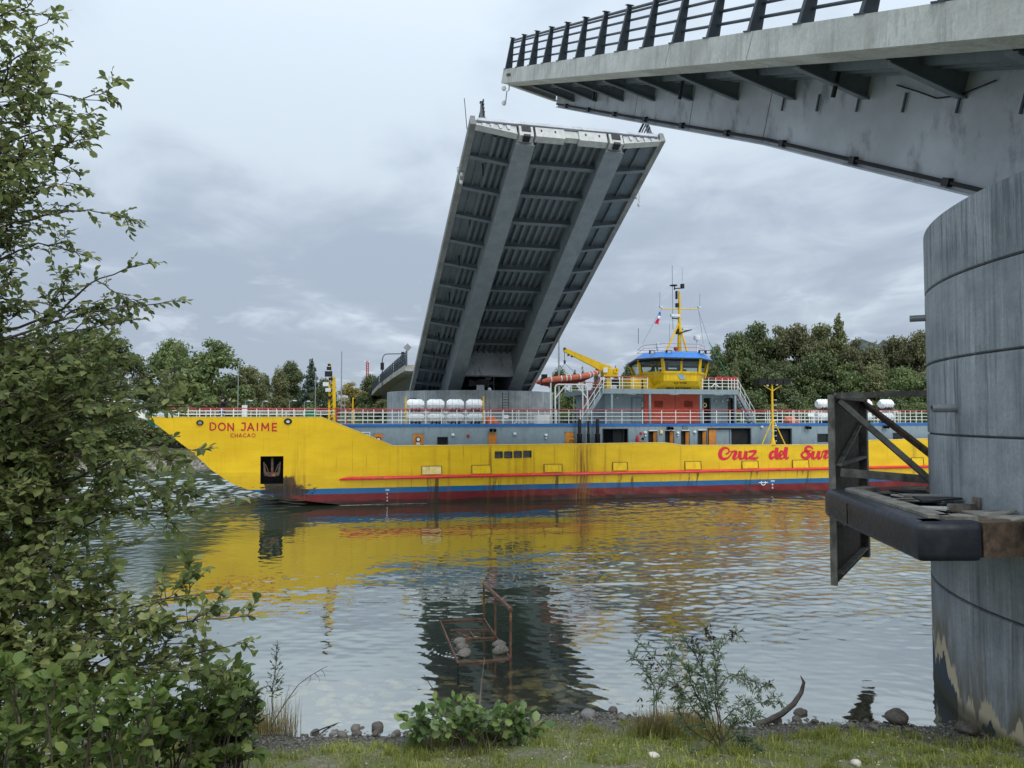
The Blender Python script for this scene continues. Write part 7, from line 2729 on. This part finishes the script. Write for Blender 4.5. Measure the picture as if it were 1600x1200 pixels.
blades(70000, (-9, 10), (8.3, 13.3), (.025, .13), (.007, .016), F_['grass'], 'grass', 'short patchy green grass on the near bank', 21, .6, patch)
blades(5000, (-9, 10), (8.3, 13.0), (.03, .12), (.003, .006), F_['dry'], 'dry_grass', 'dry straw stems lying through the grass of the near bank', 22, 1.1, lambda x, y: .15 + .85 * (1 - patch(x, y)), 'dry grass')
rng = np.random.default_rng(77)
# flat weeds and litter in the turf
n = 9000
x = rng.uniform(-9, 10, n)
y = rng.uniform(8.3, 13.0, n)
k_ = rng.random(n) < patch(x, y) * .9
x, y = x[k_], y[k_]
n = len(x)
s = (.010 + .026 * rng.random(n) ** 1.5)[:, None]
nr = np.array([0, 0, 1.0]) + rng.normal(size=(n, 3)) * .45
nr /= np.linalg.norm(nr, axis=1)[:, None]
a = np.cross(nr, rng.normal(size=(n, 3)))
a /= np.linalg.norm(a, axis=1)[:, None]
b = np.cross(nr, a)
P_ = np.stack([x, y, near_z(x, y) + .008 + .03 * rng.random(n)], 1)
V = np.stack([P_ - a * s, P_ - b * s * .6, P_ + a * s, P_ + b * s * .6], 1).reshape(-1, 3)
tag(link('turf_weeds', fast_mesh('turf_weeds', V, np.arange(n * 4).reshape(n, 4), F_['weed'])), 'low clover and weeds in the turf of the near bank', 'ground cover', kind='stuff')

# dry reeds and pale stones along the far bank at left
rngf = np.random.default_rng(41)
nF = 5200
xf = rngf.uniform(-62, -14, nF)
yf = bank_y(xf) + rngf.uniform(2.2, 5.5, nF)
zf_ = far_z(xf, yf)
hf = (.25 + .75 * rngf.random(nF)) * np.where(xf > -30, 1.25, .6)
af = rngf.random(nF) * 6.28
B_ = np.stack([xf, yf, zf_ - .05], 1)
sd_ = np.stack([np.cos(af), np.sin(af), 0 * af], 1) * .05
tp_ = B_ + np.stack([rngf.normal(size=nF) * .2, rngf.normal(size=nF) * .2 - .15, hf], 1)
tag(link('bank_reeds', fast_mesh('bank_reeds', np.stack([B_ - sd_, B_ + sd_, tp_], 1).reshape(-1, 3), np.arange(nF * 3).reshape(nF, 3), F_['dry'])), 'tan dry reeds and grass on the far bank left of the ferry bow', 'reeds', kind='stuff')
bm = bmesh.new()
bmesh.ops.create_icosphere(bm, subdivisions=1, radius=1.0)
bv = np.array([v.co[:] for v in bm.verts])
bf = np.array([[v.index for v in f.verts] for f in bm.faces])
bm.free()
V, Fq = [], []
for i in range(150):
    x_ = rngf.uniform(-50, -26)
    y_ = bank_y(x_) + rngf.uniform(1.3, 2.7)
    s_ = .06 + .26 * rngf.random() ** 2.5
    V.append(bv * (1 + rngf.normal(size=(len(bv), 1)) * .1) * np.array([s_, s_ * .8, s_ * .55]) + np.array([x_, y_, float(far_z(x_, y_)) + s_ * .2]))
    Fq.append(bf + i * len(bv))
tag(link('far_shore_stones', fast_mesh('far_shore_stones', np.concatenate(V), np.concatenate(Fq), island_mat('far_stone', (.2, .19, .17), (.6, .57, .52)))), 'pale stones on the muddy foot of the far bank left of the bow', 'stones', kind='stuff')

rngt = np.random.default_rng(91)
tx = rngt.uniform(-6, 9.5, 230)
tcl = np.stack([tx, shore_y(tx) - rngt.choice([.55, .7, .9, 1.4, 2.0, 2.8, 3.5], 230) - rngt.random(230) * .4, .03 + .08 * rngt.random(230)], 1)
blades(16000, (0, 1), (0, 1), (.05, .22), (.006, .014), F_['grass'], 'grass_tufts', 'bright green tufts of taller grass dotted over the near bank', 24, .7, None, 'grass', tcl)
n = 7000
x = rngt.uniform(-8, 10, n)
y = rngt.uniform(8.3, 13.1, n)
s_ = (.006 + .018 * rngt.random(n) ** 2)[:, None]
nr = np.array([0, 0, 1.0]) + rngt.normal(size=(n, 3)) * .5
nr /= np.linalg.norm(nr, axis=1)[:, None]
a = np.cross(nr, rngt.normal(size=(n, 3)))
a /= np.linalg.norm(a, axis=1)[:, None]
b = np.cross(nr, a)
P_ = np.stack([x, y, near_z(x, y) + .012 + .03 * rngt.random(n)], 1)
V = np.stack([P_ - a * s_, P_ - b * s_ * .5, P_ + a * s_, P_ + b * s_ * .5], 1).reshape(-1, 3)
tag(link('leaf_litter', fast_mesh('leaf_litter', V, np.arange(n * 4).reshape(n, 4), foliage_mat('litter', (.10, .07, .04), (.25, .20, .13), (.60, .55, .45), .8, .1))), 'pale and brown fallen leaf litter scattered over the turf of the near bank', 'leaf litter', kind='stuff')

# ---- leaves and twigs
LEAF_V = np.array([(0, 0, 0), (0, .5, -.03), (0, 1, -.14), (-.30, .36, .05), (-.29, .74, .0), (.30, .36, .05), (.29, .74, .0)], float)
LEAF_F = np.array([(0, 1, 3), (1, 4, 3), (1, 2, 4), (0, 5, 1), (1, 5, 6), (1, 6, 2)])
NARROW_V = LEAF_V * np.array([.42, 1, .8])


class Plant:
    """gathers leaf frames and twigs of one plant"""

    def __init__(s, seed):
        s.rng = random.Random(seed)
        s.leaves = []      # (pos, dir, normal, size)
        s.tw = MB()

    def leaf(s, p, d, n, size):
        s.leaves.append((p, d, n, size))

    def rv(s):
        r_ = s.rng
        return Vector((r_.gauss(0, 1), r_.gauss(0, 1), r_.gauss(0, 1))).normalized()

    def twig(s, p, d, length, leafsize, gap, r0=.004, droop=0.0, whorl=1):
        pts = [p]
        d = d.normalized()
        n = 4
        for i in range(n):
            d = (d + s.rv() * .16 + Vector((0, 0, -droop))).normalized()
            pts.append(pts[-1] + d * length / n)
        s.tw.tube(pts, r0, 4, r0 * .4)
        k = int(length / gap)
        sd = d.cross(Vector((0, 0, 1)))
        sd = sd.normalized() if sd.length > .05 else Vector((1, 0, 0))
        for i in range(k + 1):
            f = min(.999, .12 + .88 * i / max(1, k))
            j = int(f * n)
            q = pts[j].lerp(pts[j + 1], f * n - j)
            for w in range(whorl):
                side = sd if (i + w) % 2 else -sd
                ld = (d * .55 + side * s.rng.uniform(.3, .95) + s.rv() * .42)
                if i == k:
                    ld = d + s.rv() * .3
                nn = (Vector((0, 0, 1)) + s.rv() * .75)
                s.leaf(q, ld.normalized(), nn, leafsize * s.rng.choice((.5, .7, .85, 1.0, 1.1, 1.3)) * s.rng.uniform(.9, 1.1))

    def limb(s, pts, r0, r1, twigs, tlen, leafsize, gap, start=.2, droop=.0, spread=.9):
        """smooth limb through pts with leafy twigs"""
        P2 = []
        m = len(pts)
        for i in range(m - 1):
            p0, p1, p2, p3 = (pts[max(0, min(m - 1, q))] for q in (i - 1, i, i + 1, i + 2))
            for k in range(6):
                t = k / 6
                P2.append(.5 * (2 * p1 + (p2 - p0) * t + (2 * p0 - 5 * p1 + 4 * p2 - p3) * t * t + (3 * p1 - p0 - 3 * p2 + p3) * t ** 3) + s.rv() * .012)
        P2.append(pts[-1])
        s.tw.tube(P2, r0, 6, r1)
        for i in range(twigs):
            f = start + (1 - start) * (i + s.rng.random()) / twigs
            f = min(.995, f)
            j = int(f * (len(P2) - 1))
            q = P2[j].lerp(P2[j + 1], f * (len(P2) - 1) - j)
            ax = (P2[min(j + 2, len(P2) - 1)] - P2[max(0, j - 1)]).normalized()
            d = ax * .75 + s.rv() * spread + Vector((0, 0, .08))
            s.twig(q, d, tlen * s.rng.uniform(.5, 1.15) * (1 - .35 * f), leafsize, gap, .0045, droop)
        s.twig(P2[-2], P2[-1] - P2[-3], tlen * .6, leafsize, gap * .8)

    def arrays(s, base):
        L = s.leaves
        P_ = np.array([l[0][:] for l in L])
        D = np.array([l[1][:] for l in L])
        N = np.array([l[2][:] for l in L])
        S = np.array([l[3] for l in L])
        D /= np.linalg.norm(D, axis=1)[:, None]
        X = np.cross(D, N)
        X /= np.linalg.norm(X, axis=1)[:, None] + 1e-9
        Z = np.cross(X, D)
        return P_, X, D, Z, S

    def build(s, root, m_leaf, m_twig, base=LEAF_V, singles=0, crown='crown', leafname='leaf', stem='trunk'):
        P_, X, D, Z, S = s.arrays(base)
        o3 = np.array(root.location[:])
        order = np.arange(len(S))
        if singles:
            v = P_ - np.array(CAM[:])
            dep = v[:, 1] * CP + v[:, 2] * SP
            u = 800 + F_PX * v[:, 0] / dep
            w = 600 - F_PX * (-v[:, 1] * SP + v[:, 2] * CP) / dep
            face = np.abs((Z * v / np.linalg.norm(v, axis=1)[:, None]).sum(1))
            score = S / dep * (.4 + face) * ((u > 6) & (u < 1594) & (w > 6) & (w < 1194))
            order = np.argsort(-score)
            me = fast_mesh(leafname, base, LEAF_F, m_leaf)
            for i in order[:singles]:
                o = link(leafname, me, root)
                R_ = Matrix(((X[i][0], D[i][0], Z[i][0]), (X[i][1], D[i][1], Z[i][1]), (X[i][2], D[i][2], Z[i][2])))
                o.matrix_local = Matrix.Translation(Vector(P_[i] - o3)) @ R_.to_4x4() @ Matrix.Scale(float(S[i]), 4)
            order = order[singles:]
        i = order
        rw = np.random.default_rng(len(S))
        Wd = rw.uniform(.72, 1.15, len(S))[i][:, None, None]          # narrower and broader leaves
        Cu = rw.choice((-1.0, .4, 1.0, 1.8, 3.2), len(S))[i][:, None, None]   # flat, cupped and curled leaves
        V = P_[i][:, None, :] + (X[i][:, None, :] * base[None, :, 0:1] * Wd + D[i][:, None, :] * base[None, :, 1:2] + Z[i][:, None, :] * base[None, :, 2:3] * Cu) * S[i][:, None, None]
        V = V.reshape(-1, 3) - o3
        Fq = (np.arange(len(i))[:, None, None] * len(base) + LEAF_F[None]).reshape(-1, 3)
        c = link(crown, fast_mesh(crown, V, Fq, m_leaf), root)
        if len(i) > 300:
            c['kind'] = 'stuff'
        t_ = s.tw.build(stem, m_twig, root, True, fix=False)
        t_.location = -Vector(root.location)
        return len(S)


F_['alder'] = foliage_mat('alder_leaves', (0.085, 0.115, 0.040), (0.185, 0.225, 0.075), (0.37, 0.385, 0.16), .5, .45, .28)
F_['broadleaf'] = foliage_mat('broad_leaves', (0.06, 0.10, 0.024), (0.12, 0.175, 0.042), (0.23, 0.275, 0.08), .45, .4, .3)
F_['lush'] = foliage_mat('bush_leaves', (0.05, 0.095, 0.028), (0.11, 0.18, 0.05), (0.27, 0.34, 0.11), .4, .38, .45)
F_['willow'] = foliage_mat('narrow_leaves', (0.03, 0.05, 0.022), (0.055, 0.082, 0.034), (0.10, 0.125, 0.055), .5, .25)
F_['feather'] = foliage_mat('feathery_leaves', (0.095, 0.145, 0.08), (0.165, 0.225, 0.125), (0.25, 0.31, 0.17), .6, .4)
F_['pod'] = foliage_mat('seed_pods', (0.018, 0.013, 0.012), (0.03, 0.022, 0.02), (0.06, 0.04, 0.035), .6, .05)

# the leafy tree that hangs in from the left
tree = thing('tree', 'tall leafy tree hanging in over the water along the left edge', 'tree', (-5.75, 6.9, gz(-5.75, 6.9)))
pl = Plant(5)
trunk = [Vector(tree.location) + Vector((0, 0, -.3)), Vector((-5.62, 6.85, 4.5)), Vector((-5.66, 6.95, 7.5)), Vector((-5.4, 7.0, 11.8))]
pl.tw.tube(trunk, [.17, .13, .09, .03], 10)


def q3(px, py, Y):
    return at_y(px, py, Y)


def trunk_at(z):
    z = max(tree.location.z, min(11, z))
    for a, b in zip(trunk[:-1], trunk[1:]):
        if z <= b.z:
            return a.lerp(b, (z - a.z) / max(.01, b.z - a.z))
    return trunk[-1]


def tlimb(px, py, Y, tw, tl=.26, ls=.088, sag=0, sx=None, start=.3, gap=.034, spread=.9):
    """a bough from the hidden trunk to a pixel-measured tip, forking into side branches that carry the leafy twigs"""
    tip = q3(px, py, Y)
    a = trunk_at(tip.z - .3 * (tip.x + 5.5) * .5 - .1 + pl.rng.uniform(-.45, .25))
    mid = a.lerp(tip, .5) + Vector((0, 0, sag - .12)) + pl.rv() * .16
    mid2 = a.lerp(tip, .75) + Vector((0, 0, sag)) + pl.rv() * .08
    pts = [a, mid, mid2, tip]
    pl.limb(pts, .016, .003, max(6, int(tw * .75)), tl, ls, gap, .06, .03, spread)
    run = (tip - a).normalized()
    n2 = max(4, int(tw / 2.6))
    for i in range(n2):
        f = .12 + (.93 - .12) * (i + pl.rng.random()) / n2
        p = mid.lerp(a, 1 - f * 2) if f < .5 else (mid.lerp(mid2, (f - .5) * 4) if f < .75 else mid2.lerp(tip, (f - .75) * 4))
        L_ = pl.rng.uniform(.35, .75) * (1.15 - .6 * f)
        d = (run * .8 + pl.rv() * .75 + Vector((0, 0, .12))).normalized()
        q = p + d * L_
        pl.limb([p, p.lerp(q, .5) + pl.rv() * .05, q], .007, .002, int(4 + L_ * 9), tl * .85, ls, gap, .2, .03, spread)


# sprays against the sky
for px, py, Y, tw in ((74, 22, 7.2, 12), (90, 66, 7.0, 15), (40, 60, 7.6, 15), (60, 110, 7.3, 15), (162, 158, 7.0, 20), (110, 185, 7.5, 18), (142, 218, 7.2, 20), (60, 200, 7.0, 18), (118, 268, 7.4, 20), (60, 255, 6.8, 18), (100, 292, 7.2, 17),
                      (182, 336, 7.2, 16), (60, 330, 7.0, 16), (238, 408, 7.0, 20), (130, 400, 7.4, 12), (30, 380, 7.0, 18), (282, 470, 6.9, 22), (210, 500, 7.1, 12), (90, 478, 7.2, 16), (20, 440, 6.8, 18), (140, 520, 7.3, 11), (30, 130, 7.3, 18), (22, 280, 7.0, 18), (10, 30, 7.0, 8)):
    tlimb(px, py, Y, int(tw * .72), .24, .070, .06, start=.35, gap=.028)
# the thick middle of the crown
for px, py, Y, tw in ((150, 548, 6.6, 18), (200, 562, 6.6, 17), (232, 592, 6.5, 17), (272, 584, 6.4, 15), (266, 628, 6.5, 18), (322, 632, 6.3, 12), (322, 703, 6.2, 17), (250, 690, 6.5, 18), (190, 650, 6.7, 20), (120, 610, 6.9, 20), (60, 570, 7.0, 20),
                      (40, 640, 6.6, 22), (110, 680, 6.5, 22), (170, 705, 6.4, 22), (60, 720, 6.3, 24), (20, 690, 7.2, 22), (80, 600, 6.2, 22), (20, 590, 6.5, 22), (150, 640, 6.2, 22), (210, 620, 6.9, 16), (200, 735, 6.7, 16)):
    tlimb(px, py, Y, tw, .26, .076, .08, start=.3, gap=.027)
# lower boughs reaching over the water
for px, py, Y, tw in ((366, 772, 6.2, 20), (300, 800, 6.3, 17), (232, 790, 6.3, 18), (180, 770, 6.5, 20), (120, 800, 6.2, 22), (60, 800, 6.5, 24), (220, 850, 6.4, 13), (170, 880, 6.4, 16), (100, 870, 6.1, 20), (40, 880, 6.4, 22), (200, 925, 6.3, 15), (130, 930, 6.3, 17), (50, 950, 6.1, 20),
                      (392, 962, 6.2, 20), (388, 1002, 6.1, 18), (345, 925, 6.3, 20), (290, 935, 6.2, 20), (330, 1000, 6.2, 20), (260, 985, 6.2, 22), (355, 1045, 6.2, 14), (290, 1045, 6.1, 18), (200, 1000, 6.0, 24), (130, 1010, 6.0, 24), (60, 1030, 5.9, 24), (230, 1050, 6.0, 22), (150, 1080, 5.9, 24)):
    tlimb(px, py, Y, tw, .25, .080, .05, start=.28, gap=.028)
for k in range(9):
    px, py = rnd.uniform(-60, 195), rnd.uniform(545, 760)
    tlimb(px, py, rnd.uniform(6.6, 7.8), 12, .26, .076, .05, start=.3, gap=.028)
for k in range(9):
    py = rnd.uniform(760, 1080)
    tlimb(rnd.uniform(-70, 120 + max(0, (py - 930)) * .8), py, rnd.uniform(6.2, 7.2), 12, .26, .078, .04, start=.3, gap=.028)
for k in range(5):
    py = rnd.uniform(40, 540)
    tlimb(rnd.uniform(-80, 60), py, rnd.uniform(6.8, 7.6), 12, .24, .070, .05, start=.4, gap=.028)
# the side of the crown away from the water, outside the picture
for k in range(34):
    tip = Vector(tree.location) + Vector((-pl.rng.uniform(.3, 2.4), pl.rng.uniform(-1.6, 1.8), pl.rng.uniform(1.2, 8.6)))
    a = trunk_at(tip.z - .3 + pl.rng.uniform(-.3, .2))
    pl.limb([a, a.lerp(tip, .5) + pl.rv() * .15, tip], .016, .003, 16, .3, .078, .032, .15, .03, .95)
    for i in range(4):
        p = a.lerp(tip, .2 + .18 * i)
        q = p + ((tip - a).normalized() * .6 + pl.rv() * .9) * .6
        pl.limb([p, p.lerp(q, .5) + pl.rv() * .05, q], .007, .002, 8, .24, .078, .032, .2, .03, .9)
n_leaf = pl.build(tree, F_['alder'], M['bark'], LEAF_V, singles=300)

# shrub with larger leaves in the corner
sh = thing('broadleaf_shrub', 'shrub with large glossy green leaves filling the bottom left corner', 'shrub', (-3.0, 5.2, gz(-3.0, 5.2)))
pl = Plant(9)
for k in range(46):
    px, py = rnd.uniform(-60, 262), rnd.uniform(1020, 1215)
    if px > 130 and py < 1040 + (px - 130) * .35:
        py = 1040 + (px - 130) * .5 + rnd.uniform(0, 60)
    Y = rnd.uniform(4.9, 5.7)
    tip = q3(px, py, Y)
    a = Vector((tip.x + rnd.uniform(-.4, .2), 5.3 + rnd.uniform(-.2, .2), gz(tip.x, 5.3) - .05))
    pl.limb([a, a.lerp(tip, .55) + Vector((0, 0, .12)), tip], .012, .004, 10, .17, .080, .026, .45, .02, .9)
pl.build(sh, F_['broadleaf'], M['twig'], LEAF_V, singles=220, stem='stem', crown='foliage')
# darker shrub with mixed leaves under the boughs, on the shore
sh = thing('shore_shrub', 'dark green shrub on the shore under the boughs, left of the tall weed', 'shrub', at_z(330, 1130, .35))
pl = Plant(12)
for k in range(46):
    px, py = rnd.uniform(215, 392), rnd.uniform(1045, 1128)
    Y = rnd.uniform(9.6, 11.2)
    tip = q3(px, py, Y)
    a = Vector((tip.x + rnd.uniform(-.5, .1), Y + rnd.uniform(-.2, .3), gz(tip.x, Y) - .05))
    pl.limb([a, a.lerp(tip, .5) + pl.rv() * .1, tip], .012, .004, 6, .28, .15, .042, .3, .02, .9)
pl.build(sh, F_['broadleaf'], M['twig'], LEAF_V, singles=90, stem='stem', crown='foliage')
sh = thing('narrow_leaved_shrub', 'shrub with dark narrow willow-like leaves at the right foot of the boughs', 'shrub', at_z(372, 1128, .3))
pl = Plant(13)
for k in range(30):
    px, py = rnd.uniform(330, 402), rnd.uniform(1062, 1132)
    Y = rnd.uniform(10.4, 11.4)
    tip = q3(px, py, Y)
    a = Vector((tip.x + rnd.uniform(-.3, .1), Y, gz(tip.x, Y) - .05))
    pl.limb([a, a.lerp(tip, .5) + pl.rv() * .1, tip], .009, .003, 6, .24, .13, .022, .3, .0, .8)
pl.build(sh, F_['willow'], M['twig'], NARROW_V, singles=60, stem='stem', crown='foliage')
# tall weed
g = ground_at(424, 1146)
wd = thing('tall_weed', 'single tall weed with narrow leaves standing against the calm water at left', 'plant', g)
pl = Plant(14)
top = q3(434, 1007, g.y)
pl.limb([g, g.lerp(top, .45) + Vector((-.03, 0, 0)), top], .012, .004, 1, .1, .07, .03, .9)
for k in range(30):
    f = .38 + .6 * k / 29
    p = g.lerp(top, f)
    a = k * 2.4
    d = Vector((math.cos(a), math.sin(a) * .6, .75 + .5 * f))
    pl.twig(p, d, .20 * (1.25 - f), .10 * (1.3 - .7 * f), .03, .003)
pl.build(wd, F_['willow'], M['twig'], NARROW_V, singles=80, stem='stem', crown='foliage')
# bare dry stalks beside it
g = ground_at(412, 1146)
ds = thing('dry_stalk', 'bare bent dry stalk arching right over the water beside the tall weed', 'dry stalk', g)
mb = MB()
pp_ = [q3(px, py, g.y - .1) for px, py in ((418, 1146), (432, 1120), (450, 1092), (466, 1070), (486, 1055), (505, 1044), (512, 1041))]
mb.tube(pp_, .011, 5, .003)
wpart('stalk', mb, M['twig'], ds)
mb = MB()
for (a, b) in (((486, 1055), (478, 1072)), ((492, 1052), (500, 1066)), ((502, 1046), (508, 1060)), ((450, 1092), (466, 1080)), ((440, 1108), (452, 1070))):
    mb.tube([q3(*a, g.y - .1), q3((a[0] + b[0]) / 2 + 2, (a[1] + b[1]) / 2, g.y - .1), q3(*b, g.y - .1)], .005, 4, .002)
wpart('side_twig', mb, M['twig'], ds)
g1 = ground_at(430, 1145)
cl = np.array([[ground_at(px, 1146).x, ground_at(px, 1146).y, .10] for px in (396, 410, 425, 440, 452, 380)])
blades(420, (0, 1), (0, 1), (.25, .85), (.006, .010), F_['dry'], 'reed_clump', 'thin dry grass stems growing round the tall weed', 31, .35, None, 'dry grass', cl)
cl = np.array([[ground_at(px, 1140).x, ground_at(px, 1140).y, .2] for px in (250, 280, 310, 345, 375, 400)])
blades(3200, (0, 1), (0, 1), (.06, .30), (.006, .012), F_['grass'], 'long_grass', 'longer grass round the foot of the shrubs at left', 32, .6, None, 'grass', cl)
cl = np.array([[ground_at(px, 1165).x, ground_at(px, 1165).y, .28] for px in (200, 230, 260, 300, 240)])
blades(2600, (0, 1), (0, 1), (.05, .22), (.004, .009), F_['dry'], 'dry_tuft', 'brownish dry grass tuft in front of the shore shrub', 33, .7, None, 'dry grass', cl)
# leafy green bush at the water edge
g = at_z(742, 1142, .2)
bs = thing('leafy_bush', 'low bush with broad bright green leaves at the water edge below the rusty frame', 'bush', g)
pl = Plant(15)
for k in range(58):
    f = rnd.random()
    px = 636 + 205 * f
    hump = 1090 + 38 * abs((px - 712) / 95) ** 1.3 if px < 712 else 1088 + 18 * math.sin((px - 712) / 30.0) ** 2 + 22 * ((px - 712) / 125) ** 1.5
    py = rnd.uniform(hump + 2, 1146)
    Y = rnd.uniform(12.1, 13.0)
    tip = q3(px, py, Y)
    a = Vector((tip.x * .75 + g.x * .25 + rnd.uniform(-.2, .2), Y - .1, gz(tip.x, Y - .1)))
    if tip.z < a.z + .05:
        tip.z = a.z + .08
    pl.limb([a, a.lerp(tip, .5) + Vector((0, 0, .08)), tip], .008, .003, 4, .16, .145, .055, .4, .02, 1.0)
pl.build(bs, F_['lush'], M['twig'], LEAF_V * np.array([1.15, 1, 1]), singles=300, stem='stem', crown='foliage')
mb = MB()
g = ground_at(748, 1118)
root = thing('bare_stick', 'thin bare stick rising from the leafy bush in front of the rusty frame', 'stick', g)
wpart('stick', MB().tube([q3(748, 1118, g.y), q3(752, 1070, g.y), q3(757, 1028, g.y)], .016, 6, .006), M['bark_pale'], root)
g = ground_at(684, 1085)
root = thing('dark_twig', 'short dark twig leaning left out of the leafy bush', 'stick', q3(684, 1086, 12.8))
wpart('stick', MB().tube([q3(685, 1088, 12.8), q3(672, 1070, 12.8), q3(662, 1054, 12.8)], .012, 5, .005), M['twig'], root)
cl = np.array([[ground_at(px, 1154).x, ground_at(px, 1154).y, .13] for px in (700, 722, 735, 715, 745)])
blades(900, (0, 1), (0, 1), (.06, .30), (.006, .010), F_['dry'], 'dry_tuft', 'yellow dry grass tuft in front of the leafy bush', 34, .6, None, 'dry grass', cl)
# feathery shrub with dark seed pods
g = at_z(1105, 1160, .35)
fs_ = thing('feathery_shrub', 'tall feathery shrub with dark seed pods and finely cut leaves on the near bank', 'shrub', g)
pl = Plant(16)
pods = Plant(17)
stems = [((1130, 1160), (1121, 1090), (1118, 1040), (1105, 980)), ((1125, 1160), (1095, 1090), (1075, 1050), (1045, 1005)), ((1120, 1160), (1075, 1095), (1050, 1060), (995, 1000)), ((1128, 1160), (1110, 1070), (1090, 1030), (1070, 1000)),
         ((1130, 1160), (1118, 1080), (1122, 1020), (1150, 988)), ((1120, 1080), (1140, 1055), (1165, 1062), (1200, 1070)), ((1110, 1160), (1140, 1115), (1175, 1100), (1218, 1095)), ((1020, 1130), (1022, 1080), (1010, 1050), (990, 1025)),
         ((1030, 1130), (1025, 1090), (1040, 1060), (1050, 1030)), ((1128, 1160), (1100, 1110), (1085, 1080), (1075, 1045)), ((1130, 1160), (1150, 1150), (1165, 1160), (1185, 1168)), ((1110, 1165), (1090, 1178), (1100, 1190), (1120, 1195)), ((1125, 1165), (1140, 1140), (1160, 1128), (1180, 1120)), ((1120, 1165), (1100, 1130), (1110, 1100), (1125, 1085)), ((1118, 1165), (1080, 1140), (1060, 1110), (1062, 1080)), ((1125, 1165), (1108, 1100), (1100, 1060), (1092, 1010))]
for si, st in enumerate(stems):
    Y = 11.6 + .12 * (si % 4)
    pts = [q3(px, py, Y - (0.5 if py > 1170 else 0)) for px, py in st]
    pl.limb(pts, .010, .003, 30, .21, .066, .012, .25, .03, 1.2)
for (px, py) in ((1105, 984), (1108, 992), (1111, 1001), (1082, 1002), (1092, 1012), (1045, 1018), (1020, 1032), (1024, 1040), (1030, 1045), (1048, 1072), (1055, 1078), (1196, 1068), (1000, 1098), (1150, 990), (1145, 992)):
    p = q3(px, py, 11.55)
    for k in range(7):
        d = pl.rv() + Vector((0, 0, .2))
        pods.leaf(p + pl.rv() * .05, d.normalized(), pl.rv(), rnd.uniform(.05, .085))
pods.tw.tube([g, g + Vector((0, 0, .02))], .004, 4)
pl.build(fs_, F_['feather'], M['twig'], NARROW_V * np.array([.95, 1, 1]), singles=0, stem='stem', crown='foliage')
pods.build(fs_, F_['pod'], M['twig'], NARROW_V * np.array([1.6, 1, 1]), singles=0, stem='pod_stalk', crown='seed_pods')
for ch in fs_.children:
    if ch.name.startswith('seed_pods'):
        ch['kind'] = 'stuff'
cl = np.array([[ground_at(px, 1150).x, ground_at(px, 1150).y, .17] for px in (1015, 1035, 1050, 1070, 1085, 1100, 1060)])
blades(3600, (0, 1), (0, 1), (.12, .58), (.005, .010), F_['dry'], 'dry_tussock', 'tussock of yellow dry grass at the foot of the feathery shrub', 35, .45, None, 'dry grass', cl)
blades(4200, (0, 1), (0, 1), (.08, .38), (.006, .011), F_['grass'], 'green_tussock', 'green grass tussock at the foot of the feathery shrub', 36, .6, None, 'grass', cl)
# curved rubber strip, cable on the stones
g = ground_at(1200, 1132)
root = thing('rubber_strip', 'curved dark strip of old rubber sticking up from the shore', 'rubber strip', g)
cv = [(1178, 1132), (1200, 1126), (1222, 1115), (1240, 1100), (1252, 1082), (1256, 1066), (1251, 1056)]
prevp = [q3(px, py, g.y + .15 * i / 6) for i, (px, py) in enumerate(cv)]
mb = MB().tube(prevp, [.05, .052, .052, .048, .04, .028, .008], 8)
wpart('strip', mb, mat('weathered_strip', (.045, .036, .03), .55, var=.4, scale=6, dirt=(.14, .12, .1), dirt_amt=.6, dirt_stretch=(3, 3, 3), bump=.3), root, True)
root = thing('cable', 'thin dark cable lying over the stones at the water edge left of the leafy bush', 'cable', ground_at(520, 1145))
pts = []
for px, py in ((488, 1148), (505, 1140), (528, 1132), (555, 1126), (580, 1123.5), (605, 1126), (622, 1131)):
    p = ground_at(px, py + 4)
    pts.append(p + Vector((0, 0, .06)))
wpart('cable_run', MB().tube(pts, .012, 6), M['pipe_black'], root, True)
print('leaves on the tree', n_leaf)
